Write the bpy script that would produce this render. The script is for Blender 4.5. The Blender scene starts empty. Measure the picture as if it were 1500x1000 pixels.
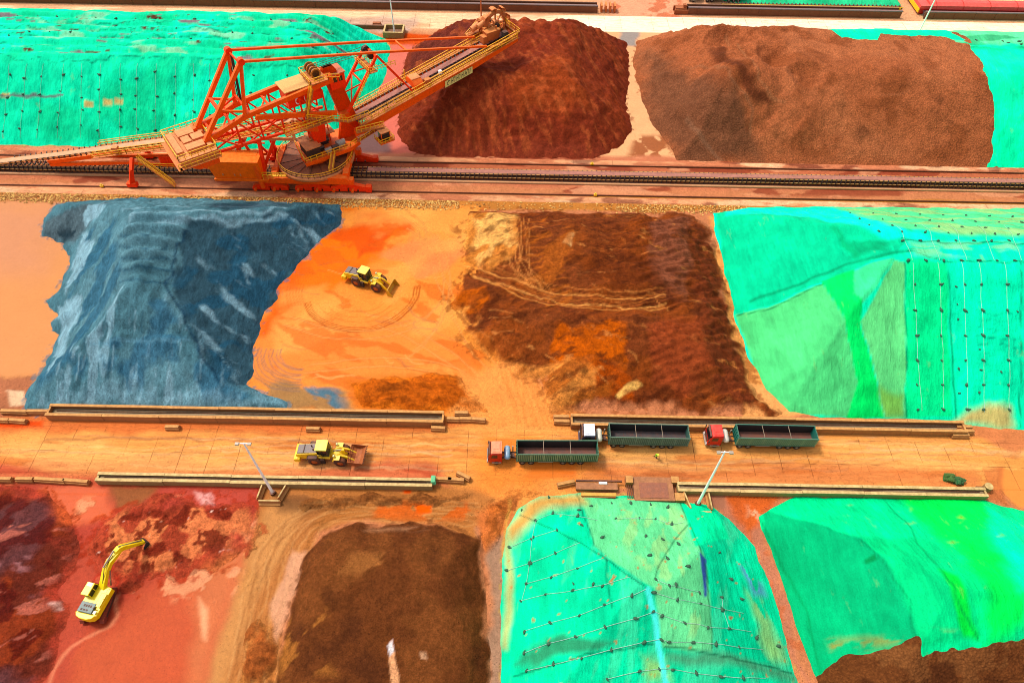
import bpy, math, random
import numpy as np
from mathutils import Matrix, Vector
SC = bpy.context.scene
COL = SC.collection
random.seed(5)
rad = math.radians
# ---------------------------------------------------------------- camera
CH = 98.0; TH = rad(51.7); RO = rad(1.03); FP = 1000.0
Fv = np.array([0, math.cos(TH), -math.sin(TH)]); R0 = np.array([1., 0, 0]); U0 = np.array([0, math.sin(TH), math.cos(TH)])
Rv = R0*math.cos(RO)+U0*math.sin(RO); Uv = U0*math.cos(RO)-R0*math.sin(RO)
cd = bpy.data.cameras.new('camera'); cam = bpy.data.objects.new('camera', cd); COL.objects.link(cam)
cd.lens = 24; cd.sensor_width = 36; cd.clip_start = 1; cd.clip_end = 6000
cam.matrix_world = Matrix(((Rv[0], Uv[0], -Fv[0], 0), (Rv[1], Uv[1], -Fv[1], 0), (Rv[2], Uv[2], -Fv[2], CH), (0, 0, 0, 1)))
SC.camera = cam
# ---------------------------------------------------------------- sky, sun, exposure
SUN_EL, SUN_AZ = rad(60), rad(-62)          # azimuth from +Y towards +X
w = bpy.data.worlds.new('World'); SC.world = w; w.use_nodes = True
nt = w.node_tree; nt.nodes.clear()
sky = nt.nodes.new('ShaderNodeTexSky'); sky.sky_type = 'NISHITA'; sky.sun_disc = False
sky.sun_elevation = SUN_EL; sky.sun_rotation = SUN_AZ; sky.air_density = 1.0; sky.dust_density = 3.0; sky.ozone_density = 0.6
bg = nt.nodes.new('ShaderNodeBackground'); bg.inputs[1].default_value = 0.135
wo = nt.nodes.new('ShaderNodeOutputWorld'); hsv = nt.nodes.new('ShaderNodeHueSaturation'); hsv.inputs['Saturation'].default_value = 0.3; nt.links.new(sky.outputs[0], hsv.inputs['Color']); nt.links.new(hsv.outputs[0], bg.inputs[0]); nt.links.new(bg.outputs[0], wo.inputs[0])
sl = bpy.data.lights.new('sun', 'SUN'); sl.energy = 1.8; sl.angle = rad(10); sl.color = (1.0, 0.92, 0.80)
so = bpy.data.objects.new('sun', sl); COL.objects.link(so)
sv = Vector((math.sin(SUN_AZ)*math.cos(SUN_EL), math.cos(SUN_AZ)*math.cos(SUN_EL), math.sin(SUN_EL)))
so.rotation_euler = sv.to_track_quat('Z', 'Y').to_euler(); so.location = (0, 60, 150)
SC.view_settings.view_transform = 'Standard'; SC.view_settings.look = 'None'; SC.view_settings.exposure = 0.8; SC.view_settings.gamma = 1
SC.cycles.pixel_filter_type = 'BLACKMAN_HARRIS'; SC.cycles.filter_width = 0.95
# ---------------------------------------------------------------- helpers: where a ray through the photograph meets the place
def ray(x, y):
    return Fv*FP+Rv*(x-750)+Uv*(500-y)
def G(x, y, z=0.):
    d = ray(x, y); t = (z-CH)/d[2]
    return np.array([d[0]*t, d[1]*t])
def GP(pts, z=0.):
    return np.array([G(x, y, z) for x, y in pts])
def lin(r, g, b, k=0.62):
    mx = max(r, g, b, 1); r, g, b = [max(0, mx-(mx-v)*1.12) for v in (r, g, b)]
    return tuple(k*((c/255/12.92) if c/255 <= .04045 else ((c/255+.055)/1.055)**2.4) for c in (r, g, b))
# ---------------------------------------------------------------- noise
_T = np.random.RandomState(11).rand(8, 256, 256)
def vn(x, y, s=0):
    xi = np.floor(x).astype(int); yi = np.floor(y).astype(int); fx = x-xi; fy = y-yi
    fx = fx*fx*(3-2*fx); fy = fy*fy*(3-2*fy); T = _T[s % 8]; xi &= 255; yi &= 255; x1 = (xi+1) & 255; y1 = (yi+1) & 255
    return (T[xi, yi]*(1-fx)+T[x1, yi]*fx)*(1-fy)+(T[xi, y1]*(1-fx)+T[x1, y1]*fx)*fy
def fbm(x, y, sc, o=4, s=0):
    x = np.asarray(x, float); y = np.asarray(y, float)
    a = 1.; t = 0.; r = 0.
    for i in range(o):
        c, q = math.cos(.6*i+s), math.sin(.6*i+s)
        r = r+a*(vn((x*c-y*q)/sc*2**i+31.7*i+500, (x*q+y*c)/sc*2**i+17.1*i+500, s+i)*2-1); t += a; a *= .5
    return r/t*1.6
def sstep(a, b, x):
    t = np.clip((x-a)/(b-a), 0, 1); return t*t*(3-2*t)
def smin(a, b, k):
    h = np.clip(.5+.5*(b-a)/k, 0, 1); return b*(1-h)+a*h-k*h*(1-h)
def segd(X, Y, a, b):
    vx, vy = b[0]-a[0], b[1]-a[1]; L = vx*vx+vy*vy+1e-9
    t = np.clip(((X-a[0])*vx+(Y-a[1])*vy)/L, 0, 1)
    return np.hypot(X-a[0]-t*vx, Y-a[1]-t*vy)
def sdf(poly, X, Y):
    d = np.full(X.shape, 1e9); ins = np.zeros(X.shape, bool); n = len(poly)
    for i in range(n):
        a, b = poly[i], poly[(i+1) % n]
        d = np.minimum(d, segd(X, Y, a, b))
        if a[1] != b[1]:
            c = ((a[1] > Y) != (b[1] > Y)) & (X < (b[0]-a[0])*(Y-a[1])/(b[1]-a[1])+a[0]); ins ^= c
    return np.where(ins, d, -d)
def ldist(pts, X, Y):
    d = np.full(X.shape, 1e9)
    for a, b in zip(pts[:-1], pts[1:]): d = np.minimum(d, segd(X, Y, a, b))
    return d
def smooth_line(pts, n=6):
    pts = [np.array(p, float) for p in pts]; out = []
    P = [2*pts[0]-pts[1]]+pts+[2*pts[-1]-pts[-2]]
    for i in range(1, len(P)-2):
        for k in range(n):
            t = k/n; a, b, c, d = P[i-1:i+3]
            out.append(.5*((2*b)+(c-a)*t+(2*a-5*b+4*c-d)*t*t+(3*b-a-3*c+d)*t**3))
    out.append(pts[-1]); return out
# ---------------------------------------------------------------- painting surface colours (mud, ore, cloth, some shade and light) onto regular grids in world metres
class Grid:
    def __init__(s, xs, ys, base, rough=.8):
        s.xs, s.ys = np.asarray(xs, float), np.asarray(ys, float)
        s.X, s.Y = np.meshgrid(s.xs, s.ys); s.Z = np.zeros(s.X.shape)
        s.C = np.zeros(s.X.shape+(4,)); s.C[..., :3] = base; s.C[..., 3] = rough
    def win(s, p, m):
        p = np.asarray(p); a = np.searchsorted(s.xs, p[:, 0].min()-m); b = np.searchsorted(s.xs, p[:, 0].max()+m)
        c = np.searchsorted(s.ys, p[:, 1].min()-m); d = np.searchsorted(s.ys, p[:, 1].max()+m)
        return (slice(c, d), slice(a, b))
    def mix(s, w, m, col, rough=None, alpha=1):
        m = np.clip(m*alpha, 0, 1)[..., None]
        s.C[w][..., :3] = s.C[w][..., :3]*(1-m)+np.array(col)*m
        if rough is not None: s.C[w][..., 3] = s.C[w][..., 3]*(1-m[..., 0])+rough*m[..., 0]
    def poly(s, p, col, soft=.5, warp=1., wsc=5., alpha=1., rough=None, dz=0, seed=0):
        w = s.win(p, soft+warp*1.6+.5); X, Y = s.X[w], s.Y[w]
        if X.size == 0: return
        d = sdf(p, X+warp*fbm(X, Y, wsc, 5, seed), Y+warp*fbm(X, Y, wsc, 5, seed+3))
        m = sstep(-soft, soft, d); s.mix(w, m, col, rough, alpha)
        if dz: s.Z[w] += dz*m
    def line(s, p, hw, col, soft=.3, warp=.4, wsc=3., alpha=1., rough=None, dz=0, seed=1):
        w = s.win(p, hw+soft+warp*2); X, Y = s.X[w], s.Y[w]
        if X.size == 0: return
        d = ldist(p, X+warp*fbm(X, Y, wsc, 3, seed), Y+warp*fbm(X, Y, wsc, 3, seed+3))
        m = 1-sstep(hw-soft, hw+soft, d); s.mix(w, m, col, rough, alpha)
        if dz: s.Z[w] += dz*m
    def spots(s, p, col, sc, thr, soft=.1, alpha=1., ax=1., ang=0., rough=None, dz=0, seed=2, edge=2.):
        """noise patches of one colour inside a region, stretched along a direction"""
        w = s.win(p, 1); X, Y = s.X[w], s.Y[w]
        if X.size == 0: return
        c, q = math.cos(ang), math.sin(ang); u, v = X*c+Y*q, -X*q+Y*c
        m = sstep(thr-soft, thr+soft, fbm(u/ax, v, sc, 5, seed))*sstep(0, edge, sdf(p, X+fbm(X, Y, 4, 3, seed), Y))
        s.mix(w, m, col, rough, alpha)
        if dz: s.Z[w] += dz*m
    def mesh(s, name, mat, keep=None, kind=None, label=None, cat=None, parent=None, smooth=True, uvs=None):
        ny, nx = s.X.shape; idx = np.arange(ny*nx).reshape(ny, nx)
        q = np.stack([idx[:-1, :-1], idx[:-1, 1:], idx[1:, 1:], idx[1:, :-1]], -1).reshape(-1, 4)
        if keep is not None:
            k = keep; kk = (k[:-1, :-1] | k[:-1, 1:] | k[1:, 1:] | k[1:, :-1]).reshape(-1); q = q[kk]
        used = np.unique(q); rem = np.full(ny*nx, -1); rem[used] = np.arange(len(used)); q = rem[q]
        co = np.stack([s.X, s.Y, s.Z], -1).reshape(-1, 3)[used]; cc = s.C.reshape(-1, 4)[used]
        me = bpy.data.meshes.new(name); me.vertices.add(len(co)); me.vertices.foreach_set('co', co.astype(np.float32).ravel())
        me.loops.add(q.size); me.loops.foreach_set('vertex_index', q.astype(np.int32).ravel())
        me.polygons.add(len(q)); me.polygons.foreach_set('loop_start', np.arange(0, q.size, 4, dtype=np.int32))
        me.update(calc_edges=True)
        me.polygons.foreach_set('use_smooth', np.full(len(q), smooth))
        a = me.color_attributes.new('Col', 'FLOAT_COLOR', 'POINT'); a.data.foreach_set('color', cc.astype(np.float32).ravel())
        me.materials.append(mat); o = bpy.data.objects.new(name, me); COL.objects.link(o)
        if parent: o.parent = parent
        tag(o, label, cat, kind=kind); return o
def tag(o, label=None, cat=None, group=None, kind=None):
    if label: o['label'] = label
    if cat: o['category'] = cat
    if group: o['group'] = group
    if kind: o['kind'] = kind
    return o
# ---------------------------------------------------------------- materials
def nd(t, typ, **k):
    n = t.nodes.new(typ)
    for a, v in k.items(): setattr(n, a, v)
    return n
def newmat(name):
    m = bpy.data.materials.new(name); m.use_nodes = True; t = m.node_tree; t.nodes.clear()
    o = nd(t, 'ShaderNodeOutputMaterial'); p = nd(t, 'ShaderNodeBsdfPrincipled'); t.links.new(p.outputs[0], o.inputs[0]); return m, t, p
def noise(t, scale, detail=4, vec=None, rough=.6):
    n = nd(t, 'ShaderNodeTexNoise'); n.inputs['Scale'].default_value = scale; n.inputs['Detail'].default_value = detail; n.inputs['Roughness'].default_value = rough
    if vec is not None: t.links.new(vec, n.inputs['Vector'])
    return n
def mathn(t, op, a, b=None, c=None):
    n = nd(t, 'ShaderNodeMath', operation=op)
    for i, v in enumerate((a, b, c)):
        if v is None: continue
        if isinstance(v, (int, float)): n.inputs[i].default_value = v
        else: t.links.new(v, n.inputs[i])
    return n.outputs[0]
def mixc(t, fac, a, b, mode='MIX'):
    n = nd(t, 'ShaderNodeMix', data_type='RGBA', blend_type=mode)
    for i, v in ((0, fac), (6, a), (7, b)):
        if isinstance(v, (int, float)): n.inputs[i].default_value = v
        elif isinstance(v, tuple): n.inputs[i].default_value = v+(1,)
        else: t.links.new(v, n.inputs[i])
    return n.outputs[2]
def mapr(t, v, a, b, c, d):
    n = nd(t, 'ShaderNodeMapRange'); t.links.new(v, n.inputs[0])
    for i, q in enumerate((a, b, c, d)): n.inputs[i+1].default_value = q
    return n.outputs[0]
def bump(t, p, h, dist, strength=1.):
    b = nd(t, 'ShaderNodeBump'); b.inputs['Distance'].default_value = dist; b.inputs['Strength'].default_value = strength
    t.links.new(h, b.inputs['Height']); t.links.new(b.outputs[0], p.inputs['Normal'])
def terrain_mat(name, fine=3., amt=.35, bd=.12, coarse=.5, stretch=(1, 1, 1), joints=None, cells=None, specks=.35, rivulets=.0, spec=.05, rot=0):
    m, t, p = newmat(name)
    g = nd(t, 'ShaderNodeNewGeometry'); mp = nd(t, 'ShaderNodeMapping'); mp.inputs['Scale'].default_value = stretch; mp.inputs['Rotation'].default_value = (0, 0, rot)
    t.links.new(g.outputs['Position'], mp.inputs[0]); v = mp.outputs[0]
    at = nd(t, 'ShaderNodeAttribute', attribute_name='Col')
    n1 = noise(t, fine, 6, v, .75); n2 = noise(t, coarse, 6, v, .65); n3 = noise(t, fine*2.6, 3, g.outputs['Position'], .8)
    f = mathn(t, 'MULTIPLY', mapr(t, n1.outputs[0], .37, .63, 1-amt, 1+amt), mapr(t, n2.outputs[0], .35, .65, 1-amt*.8, 1+amt*.8))
    f = mathn(t, 'MULTIPLY', f, mapr(t, n3.outputs[0], .36, .64, 1-amt*.9, 1+amt*.9))
    vo0 = nd(t, 'ShaderNodeTexVoronoi'); vo0.inputs['Scale'].default_value = 1.9; t.links.new(g.outputs['Position'], vo0.inputs['Vector'])
    sp = mathn(t, 'LESS_THAN', vo0.outputs['Distance'], .17); sm = noise(t, .3, 3, g.outputs['Position'])
    sp = mathn(t, 'MULTIPLY', sp, mapr(t, sm.outputs[0], .5, .6, 0, specks))
    f = mathn(t, 'MULTIPLY', f, mathn(t, 'SUBTRACT', 1., sp))
    rv = noise(t, .55, 4, g.outputs['Position'], .55); ln = mapr(t, mathn(t, 'ABSOLUTE', mathn(t, 'SUBTRACT', rv.outputs[0], .5)), 0, .012, 1, 0)
    f = mathn(t, 'MULTIPLY', f, mathn(t, 'SUBTRACT', 1., mathn(t, 'MULTIPLY', ln, rivulets)))
    dry = mapr(t, at.outputs['Alpha'], .3, .6, .25, 1); f = mathn(t, 'ADD', 1., mathn(t, 'MULTIPLY', mathn(t, 'SUBTRACT', f, 1.), dry))
    vm = nd(t, 'ShaderNodeVectorMath', operation='SCALE'); t.links.new(at.outputs['Color'], vm.inputs[0]); t.links.new(f, vm.inputs['Scale'])
    c = vm.outputs[0]
    h = mathn(t, 'ADD', mathn(t, 'ADD', n1.outputs[0], mathn(t, 'MULTIPLY', n3.outputs[0], .45)), mathn(t, 'MULTIPLY', n2.outputs[0], 1.6))
    if joints:
        sx = nd(t, 'ShaderNodeSeparateXYZ'); t.links.new(g.outputs['Position'], sx.inputs[0])
        jn = noise(t, .7, 3); t.links.new(g.outputs['Position'], jn.inputs[0])
        wob = mathn(t, 'MULTIPLY', mathn(t, 'SUBTRACT', jn.outputs[0], .5), .25)
        def jl(s, per, wd):
            a = mathn(t, 'ADD', s, wob); a = mathn(t, 'FRACT', mathn(t, 'DIVIDE', a, per)); a = mathn(t, 'ABSOLUTE', mathn(t, 'SUBTRACT', a, .5))
            return mathn(t, 'LESS_THAN', a, wd/per/2)
        jx = jl(sx.outputs[0], joints[0], .09); jy = jl(mathn(t, 'ADD', sx.outputs[1], joints[2]), joints[1], .07)
        j = mathn(t, 'MAXIMUM', jx, jy); jm = noise(t, .22, 3); t.links.new(g.outputs['Position'], jm.inputs[0])
        j = mathn(t, 'MULTIPLY', j, mapr(t, jm.outputs[0], .42, .58, 0, .75))
        c = mixc(t, j, c, lin(110, 60, 35))
    if cells:
        vo = nd(t, 'ShaderNodeTexVoronoi'); vo.inputs['Scale'].default_value = cells; t.links.new(g.outputs['Position'], vo.inputs['Vector'])
        c = mixc(t, mapr(t, vo.outputs['Distance'], 0, .7, .0, .4), c, lin(60, 30, 15)); h = mathn(t, 'SUBTRACT', h, vo.outputs['Distance'])
    h = mathn(t, 'MULTIPLY', h, dry)
    t.links.new(c, p.inputs['Base Color']); t.links.new(at.outputs['Alpha'], p.inputs['Roughness']); t.links.new(mapr(t, dry, .25, 1, .06, spec), p.inputs['Specular IOR Level'])
    bump(t, p, h, bd); return m
def net_mat(name, rough=.75):
    """woven plastic net: vertical seams, creases, dust"""
    m, t, p = newmat(name); g = nd(t, 'ShaderNodeNewGeometry'); pos = g.outputs['Position']
    at = nd(t, 'ShaderNodeAttribute', attribute_name='Col')
    def st(sx, sy, sc, d=4):
        mp = nd(t, 'ShaderNodeMapping'); mp.inputs['Scale'].default_value = (sx, sy, .4); t.links.new(pos, mp.inputs[0]); return noise(t, sc, d, mp.outputs[0], .6).outputs[0]
    a = st(1, .12, 1.6); b = st(.35, .3, .6); c = st(1, 1, 7, 2); e = st(1., .5, .35, 5)
    f = mathn(t, 'MULTIPLY', mathn(t, 'MULTIPLY', mapr(t, a, .33, .67, .9, 1.1), mapr(t, b, .33, .67, .84, 1.1)), mathn(t, 'MULTIPLY', mapr(t, c, .3, .7, .86, 1.1), mapr(t, e, .35, .65, .9, 1.1)))
    vm = nd(t, 'ShaderNodeVectorMath', operation='SCALE'); t.links.new(at.outputs['Color'], vm.inputs[0]); t.links.new(f, vm.inputs['Scale'])
    d = st(.5, .16, 1.1, 6); col = mixc(t, mapr(t, d, .64, .74, 0, .35), vm.outputs[0], lin(150, 190, 110))
    t.links.new(col, p.inputs['Base Color']); p.inputs['Roughness'].default_value = rough; p.inputs['Specular IOR Level'].default_value = .03
    h = mathn(t, 'ADD', mathn(t, 'MULTIPLY', a, 1.2), mathn(t, 'ADD', b, mathn(t, 'MULTIPLY', e, 2.0))); bump(t, p, h, .2); return m
_M = {}
def mat(name, rgb, rough=.5, metal=0., dust=.35, dcol=(205, 120, 70), grime=.25, spec=.5, k=.62):
    """painted or bare solid: faces turned up carry dust, noise carries grime"""
    key = name
    if key in _M: return _M[key]
    m, t, p = newmat(name); g = nd(t, 'ShaderNodeNewGeometry'); c = lin(*rgb, k=k)
    tc = nd(t, 'ShaderNodeTexCoord')
    n = noise(t, 1.3, 6, tc.outputs['Object'], .7); n2 = noise(t, 6, 3, tc.outputs['Object'])
    sx = nd(t, 'ShaderNodeSeparateXYZ'); t.links.new(g.outputs['Normal'], sx.inputs[0])
    up = mapr(t, sx.outputs[2], .3, .95, 0, 1)
    df = mathn(t, 'MULTIPLY', up, mathn(t, 'MULTIPLY', mapr(t, n.outputs[0], .3, .65, .5, 1.2), dust))
    gf = mathn(t, 'MULTIPLY', mapr(t, mathn(t, 'MULTIPLY', n2.outputs[0], mathn(t, 'ADD', n.outputs[0], .5)), .48, .62, 0, 1), grime)
    col = mixc(t, mathn(t, 'MINIMUM', gf, 1.), c, tuple(x*.35 for x in lin(*dcol)))
    col = mixc(t, mathn(t, 'MINIMUM', df, 1.), col, lin(*dcol))
    vm = nd(t, 'ShaderNodeVectorMath', operation='SCALE'); t.links.new(col, vm.inputs[0]); t.links.new(mapr(t, n.outputs[0], .35, .65, .8, 1.1), vm.inputs['Scale']); col = vm.outputs[0]
    t.links.new(col, p.inputs['Base Color']); p.inputs['Roughness'].default_value = rough; p.inputs['Metallic'].default_value = metal; p.inputs['Specular IOR Level'].default_value = spec
    bump(t, p, n2.outputs[0], .01); _M[key] = m; return m
ORANGE = lambda: mat('orange_paint', (255, 104, 8), .5, dust=.6, dcol=(252, 152, 78), grime=.25, spec=.15, k=.98)
REDOR = lambda: mat('red_orange_paint', (255, 72, 8), .5, dust=.45, dcol=(250, 136, 66), grime=.25, spec=.15, k=.98)
YELR = lambda: mat('yellow_railing_paint', (255, 190, 10), .5, dust=.0, grime=.1, k=.85)
SALM = lambda: mat('dusty_salmon_steel', (246, 150, 88), .75, dust=.5, dcol=(252, 182, 118), grime=.4, k=.72)
HEADM = lambda: mat('dusty_head_steel', (225, 118, 46), .7, dust=.6, dcol=(250, 172, 92), grime=.4)
DARK = lambda: mat('black_rubber', (28, 28, 30), .7, dust=.25, grime=.2)
BELT = lambda: mat('ore_dusted_belt', (176, 118, 105), .9, dust=.6, dcol=(205, 140, 120), grime=.15)
TANC = lambda: mat('dirty_concrete', (200, 132, 74), .85, dust=.7, dcol=(240, 180, 108), grime=.7)
CREAMC = lambda: mat('pale_concrete', (186, 150, 92), .85, dust=.8, dcol=(244, 210, 146), grime=.8)
STEELD = lambda: mat('dark_steel', (70, 52, 46), .6, metal=.3, dust=.35, grime=.3)
GLASS = lambda: mat('dark_glass', (18, 26, 32), .12, dust=.12, grime=.05)
YEL = lambda: mat('yellow_machine_paint', (255, 205, 0), .4, dust=.3, dcol=(250, 215, 110), grime=.12, k=.85)
GREYP = lambda: mat('grey_hood_panel', (108, 116, 118), .55, dust=.2, grime=.25)
TYRE = lambda: mat('muddy_tyre', (100, 62, 42), .9, dust=.6, dcol=(165, 95, 50), grime=.5)
RIM = lambda: mat('muddy_rim', (235, 120, 40), .7, dust=.4, grime=.3)
RUST = lambda: mat('muddy_rust_steel', (175, 92, 40), .7, dust=.5, dcol=(215, 130, 65), grime=.4)
WHITE = lambda: mat('white_paint', (252, 252, 248), .5, dust=.1, dcol=(235, 215, 190), grime=.08, k=.95)
ORD = ('first second third fourth fifth sixth seventh eighth ninth tenth eleventh twelfth thirteenth fourteenth fifteenth sixteenth seventeenth eighteenth nineteenth twentieth twenty-first twenty-second twenty-third twenty-fourth twenty-fifth').split()
# ---------------------------------------------------------------- mesh builder
class MB:
    def __init__(s): s.v = []; s.f = []; s.sm = []
    def add(s, vs, fs, smooth=False):
        b = len(s.v); s.v += [tuple(map(float, q)) for q in vs]; s.f += [tuple(b+i for i in f) for f in fs]; s.sm += [smooth]*len(fs); return s
    def box(s, c, d, rz=0., tilt=None):
        x, y, z = [q/2 for q in d]; vs = [(-x, -y, -z), (x, -y, -z), (x, y, -z), (-x, y, -z), (-x, -y, z), (x, -y, z), (x, y, z), (-x, y, z)]
        M = Matrix.Translation(c)@Matrix.Rotation(rz, 4, 'Z')
        if tilt: M = M@Matrix.Rotation(tilt[1], 4, tilt[0])
        return s.add([M@Vector(q) for q in vs], [(0, 3, 2, 1), (4, 5, 6, 7), (0, 1, 5, 4), (1, 2, 6, 5), (2, 3, 7, 6), (3, 0, 4, 7)])
    def hexa(s, b, t):
        """eight corners: four below, four above, both counter-clockwise"""
        return s.add(list(b)+list(t), [(0, 3, 2, 1), (4, 5, 6, 7), (0, 1, 5, 4), (1, 2, 6, 5), (2, 3, 7, 6), (3, 0, 4, 7)])
    def beam(s, a, b, w, h, w2=None, h2=None):
        a, b = Vector(a), Vector(b); d = (b-a).normalized(); up = Vector((0, 0, 1))
        if abs(d.z) > .95: up = Vector((0, 1, 0))
        sd = d.cross(up).normalized(); u = sd.cross(d).normalized(); w2 = w2 or w; h2 = h2 or h; vs = []
        for p, ww, hh in ((a, w, h), (b, w2, h2)):
            for i, j in ((-1, -1), (1, -1), (1, 1), (-1, 1)): vs.append(p+sd*ww/2*i+u*hh/2*j)
        return s.add(vs, [(0, 1, 2, 3), (7, 6, 5, 4), (0, 4, 5, 1), (1, 5, 6, 2), (2, 6, 7, 3), (3, 7, 4, 0)])
    def cyl(s, a, b, r, n=12, r2=None, cap=True):
        a, b = Vector(a), Vector(b); d = (b-a).normalized(); up = Vector((0, 0, 1)) if abs(d.z) < .9 else Vector((1, 0, 0))
        x = d.cross(up).normalized(); y = d.cross(x).normalized(); r2 = r if r2 is None else r2; vs = []
        for p, q in ((a, r), (b, r2)):
            for i in range(n): t = 2*math.pi*i/n; vs.append(p+x*math.cos(t)*q+y*math.sin(t)*q)
        s.add(vs, [(i, (i+1) % n, n+(i+1) % n, n+i) for i in range(n)], n > 6)
        if cap: s.add(vs, [tuple(range(n))[::-1], tuple(range(n, 2*n))])
        return s
    def tube(s, pts, r, n=5):
        for a, b in zip(pts[:-1], pts[1:]): s.cyl(a, b, r, n)
        return s
    def lathe(s, prof, a, b, n=20):
        """prof: (distance along a-b, radius)"""
        a, b = Vector(a), Vector(b); d = (b-a).normalized(); up = Vector((0, 0, 1)) if abs(d.z) < .9 else Vector((1, 0, 0))
        x = d.cross(up).normalized(); y = d.cross(x).normalized(); vs = []
        for h, q in prof:
            for i in range(n): t = 2*math.pi*i/n; vs.append(a+d*h+x*math.cos(t)*q+y*math.sin(t)*q)
        fs = [(k*n+i, k*n+(i+1) % n, (k+1)*n+(i+1) % n, (k+1)*n+i) for k in range(len(prof)-1) for i in range(n)]
        return s.add(vs, fs, True)
    def prism(s, prof, origin, ax, ay, az, w):
        """closed 2D profile in plane (ax, ay), thickness w along az, centred"""
        o, ax, ay, az = Vector(origin), Vector(ax), Vector(ay), Vector(az); n = len(prof)
        vs = [o+ax*p+ay*q+az*(w/2*k) for k in (-1, 1) for p, q in prof]
        return s.add(vs, [tuple(range(n)), tuple(range(2*n-1, n-1, -1))]+[(i, n+i, n+(i+1) % n, (i+1) % n) for i in range(n)])
    def railing(s, pts, h=1.1, r=.055, step=2.2, mid=True):
        pts = [Vector(p) for p in pts]
        for a, b in zip(pts[:-1], pts[1:]):
            L = (b-a).length; k = max(1, round(L/step)); z = Vector((0, 0, 1))
            for i in range(k+1): q = a.lerp(b, i/k); s.beam(q, q+z*h, r*1.6, r*1.6)
            s.beam(a+z*h, b+z*h, r*2, r*2)
            if mid: s.beam(a+z*h*.5, b+z*h*.5, r*1.6, r*1.6)
        return s
    def build(s, name, m, parent=None, bevel=0, loc=None):
        me = bpy.data.meshes.new(name); me.from_pydata(s.v, [], s.f); me.polygons.foreach_set('use_smooth', s.sm)
        me.materials.append(m); me.update(); o = bpy.data.objects.new(name, me); COL.objects.link(o)
        import bmesh
        bm = bmesh.new(); bm.from_mesh(me); bmesh.ops.recalc_face_normals(bm, faces=bm.faces); bm.to_mesh(me); bm.free()
        if parent: o.parent = parent
        if loc is not None: o.location = loc
        if bevel:
            b = o.modifiers.new('bevel', 'BEVEL'); b.width = bevel; b.segments = 2; b.limit_method = 'ANGLE'
        return o
def empty(name, loc=(0, 0, 0), rz=0., label=None, cat=None, group=None):
    o = bpy.data.objects.new(name, None); COL.objects.link(o); o.location = loc; o.rotation_euler = (0, 0, rz); o.empty_display_size = .5
    return tag(o, label, cat, group)
def copy_tree(o, parent=None):
    c = o.copy(); COL.objects.link(c)
    if parent: c.parent = parent
    for ch in list(o.children): copy_tree(ch, c)
    return c
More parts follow.
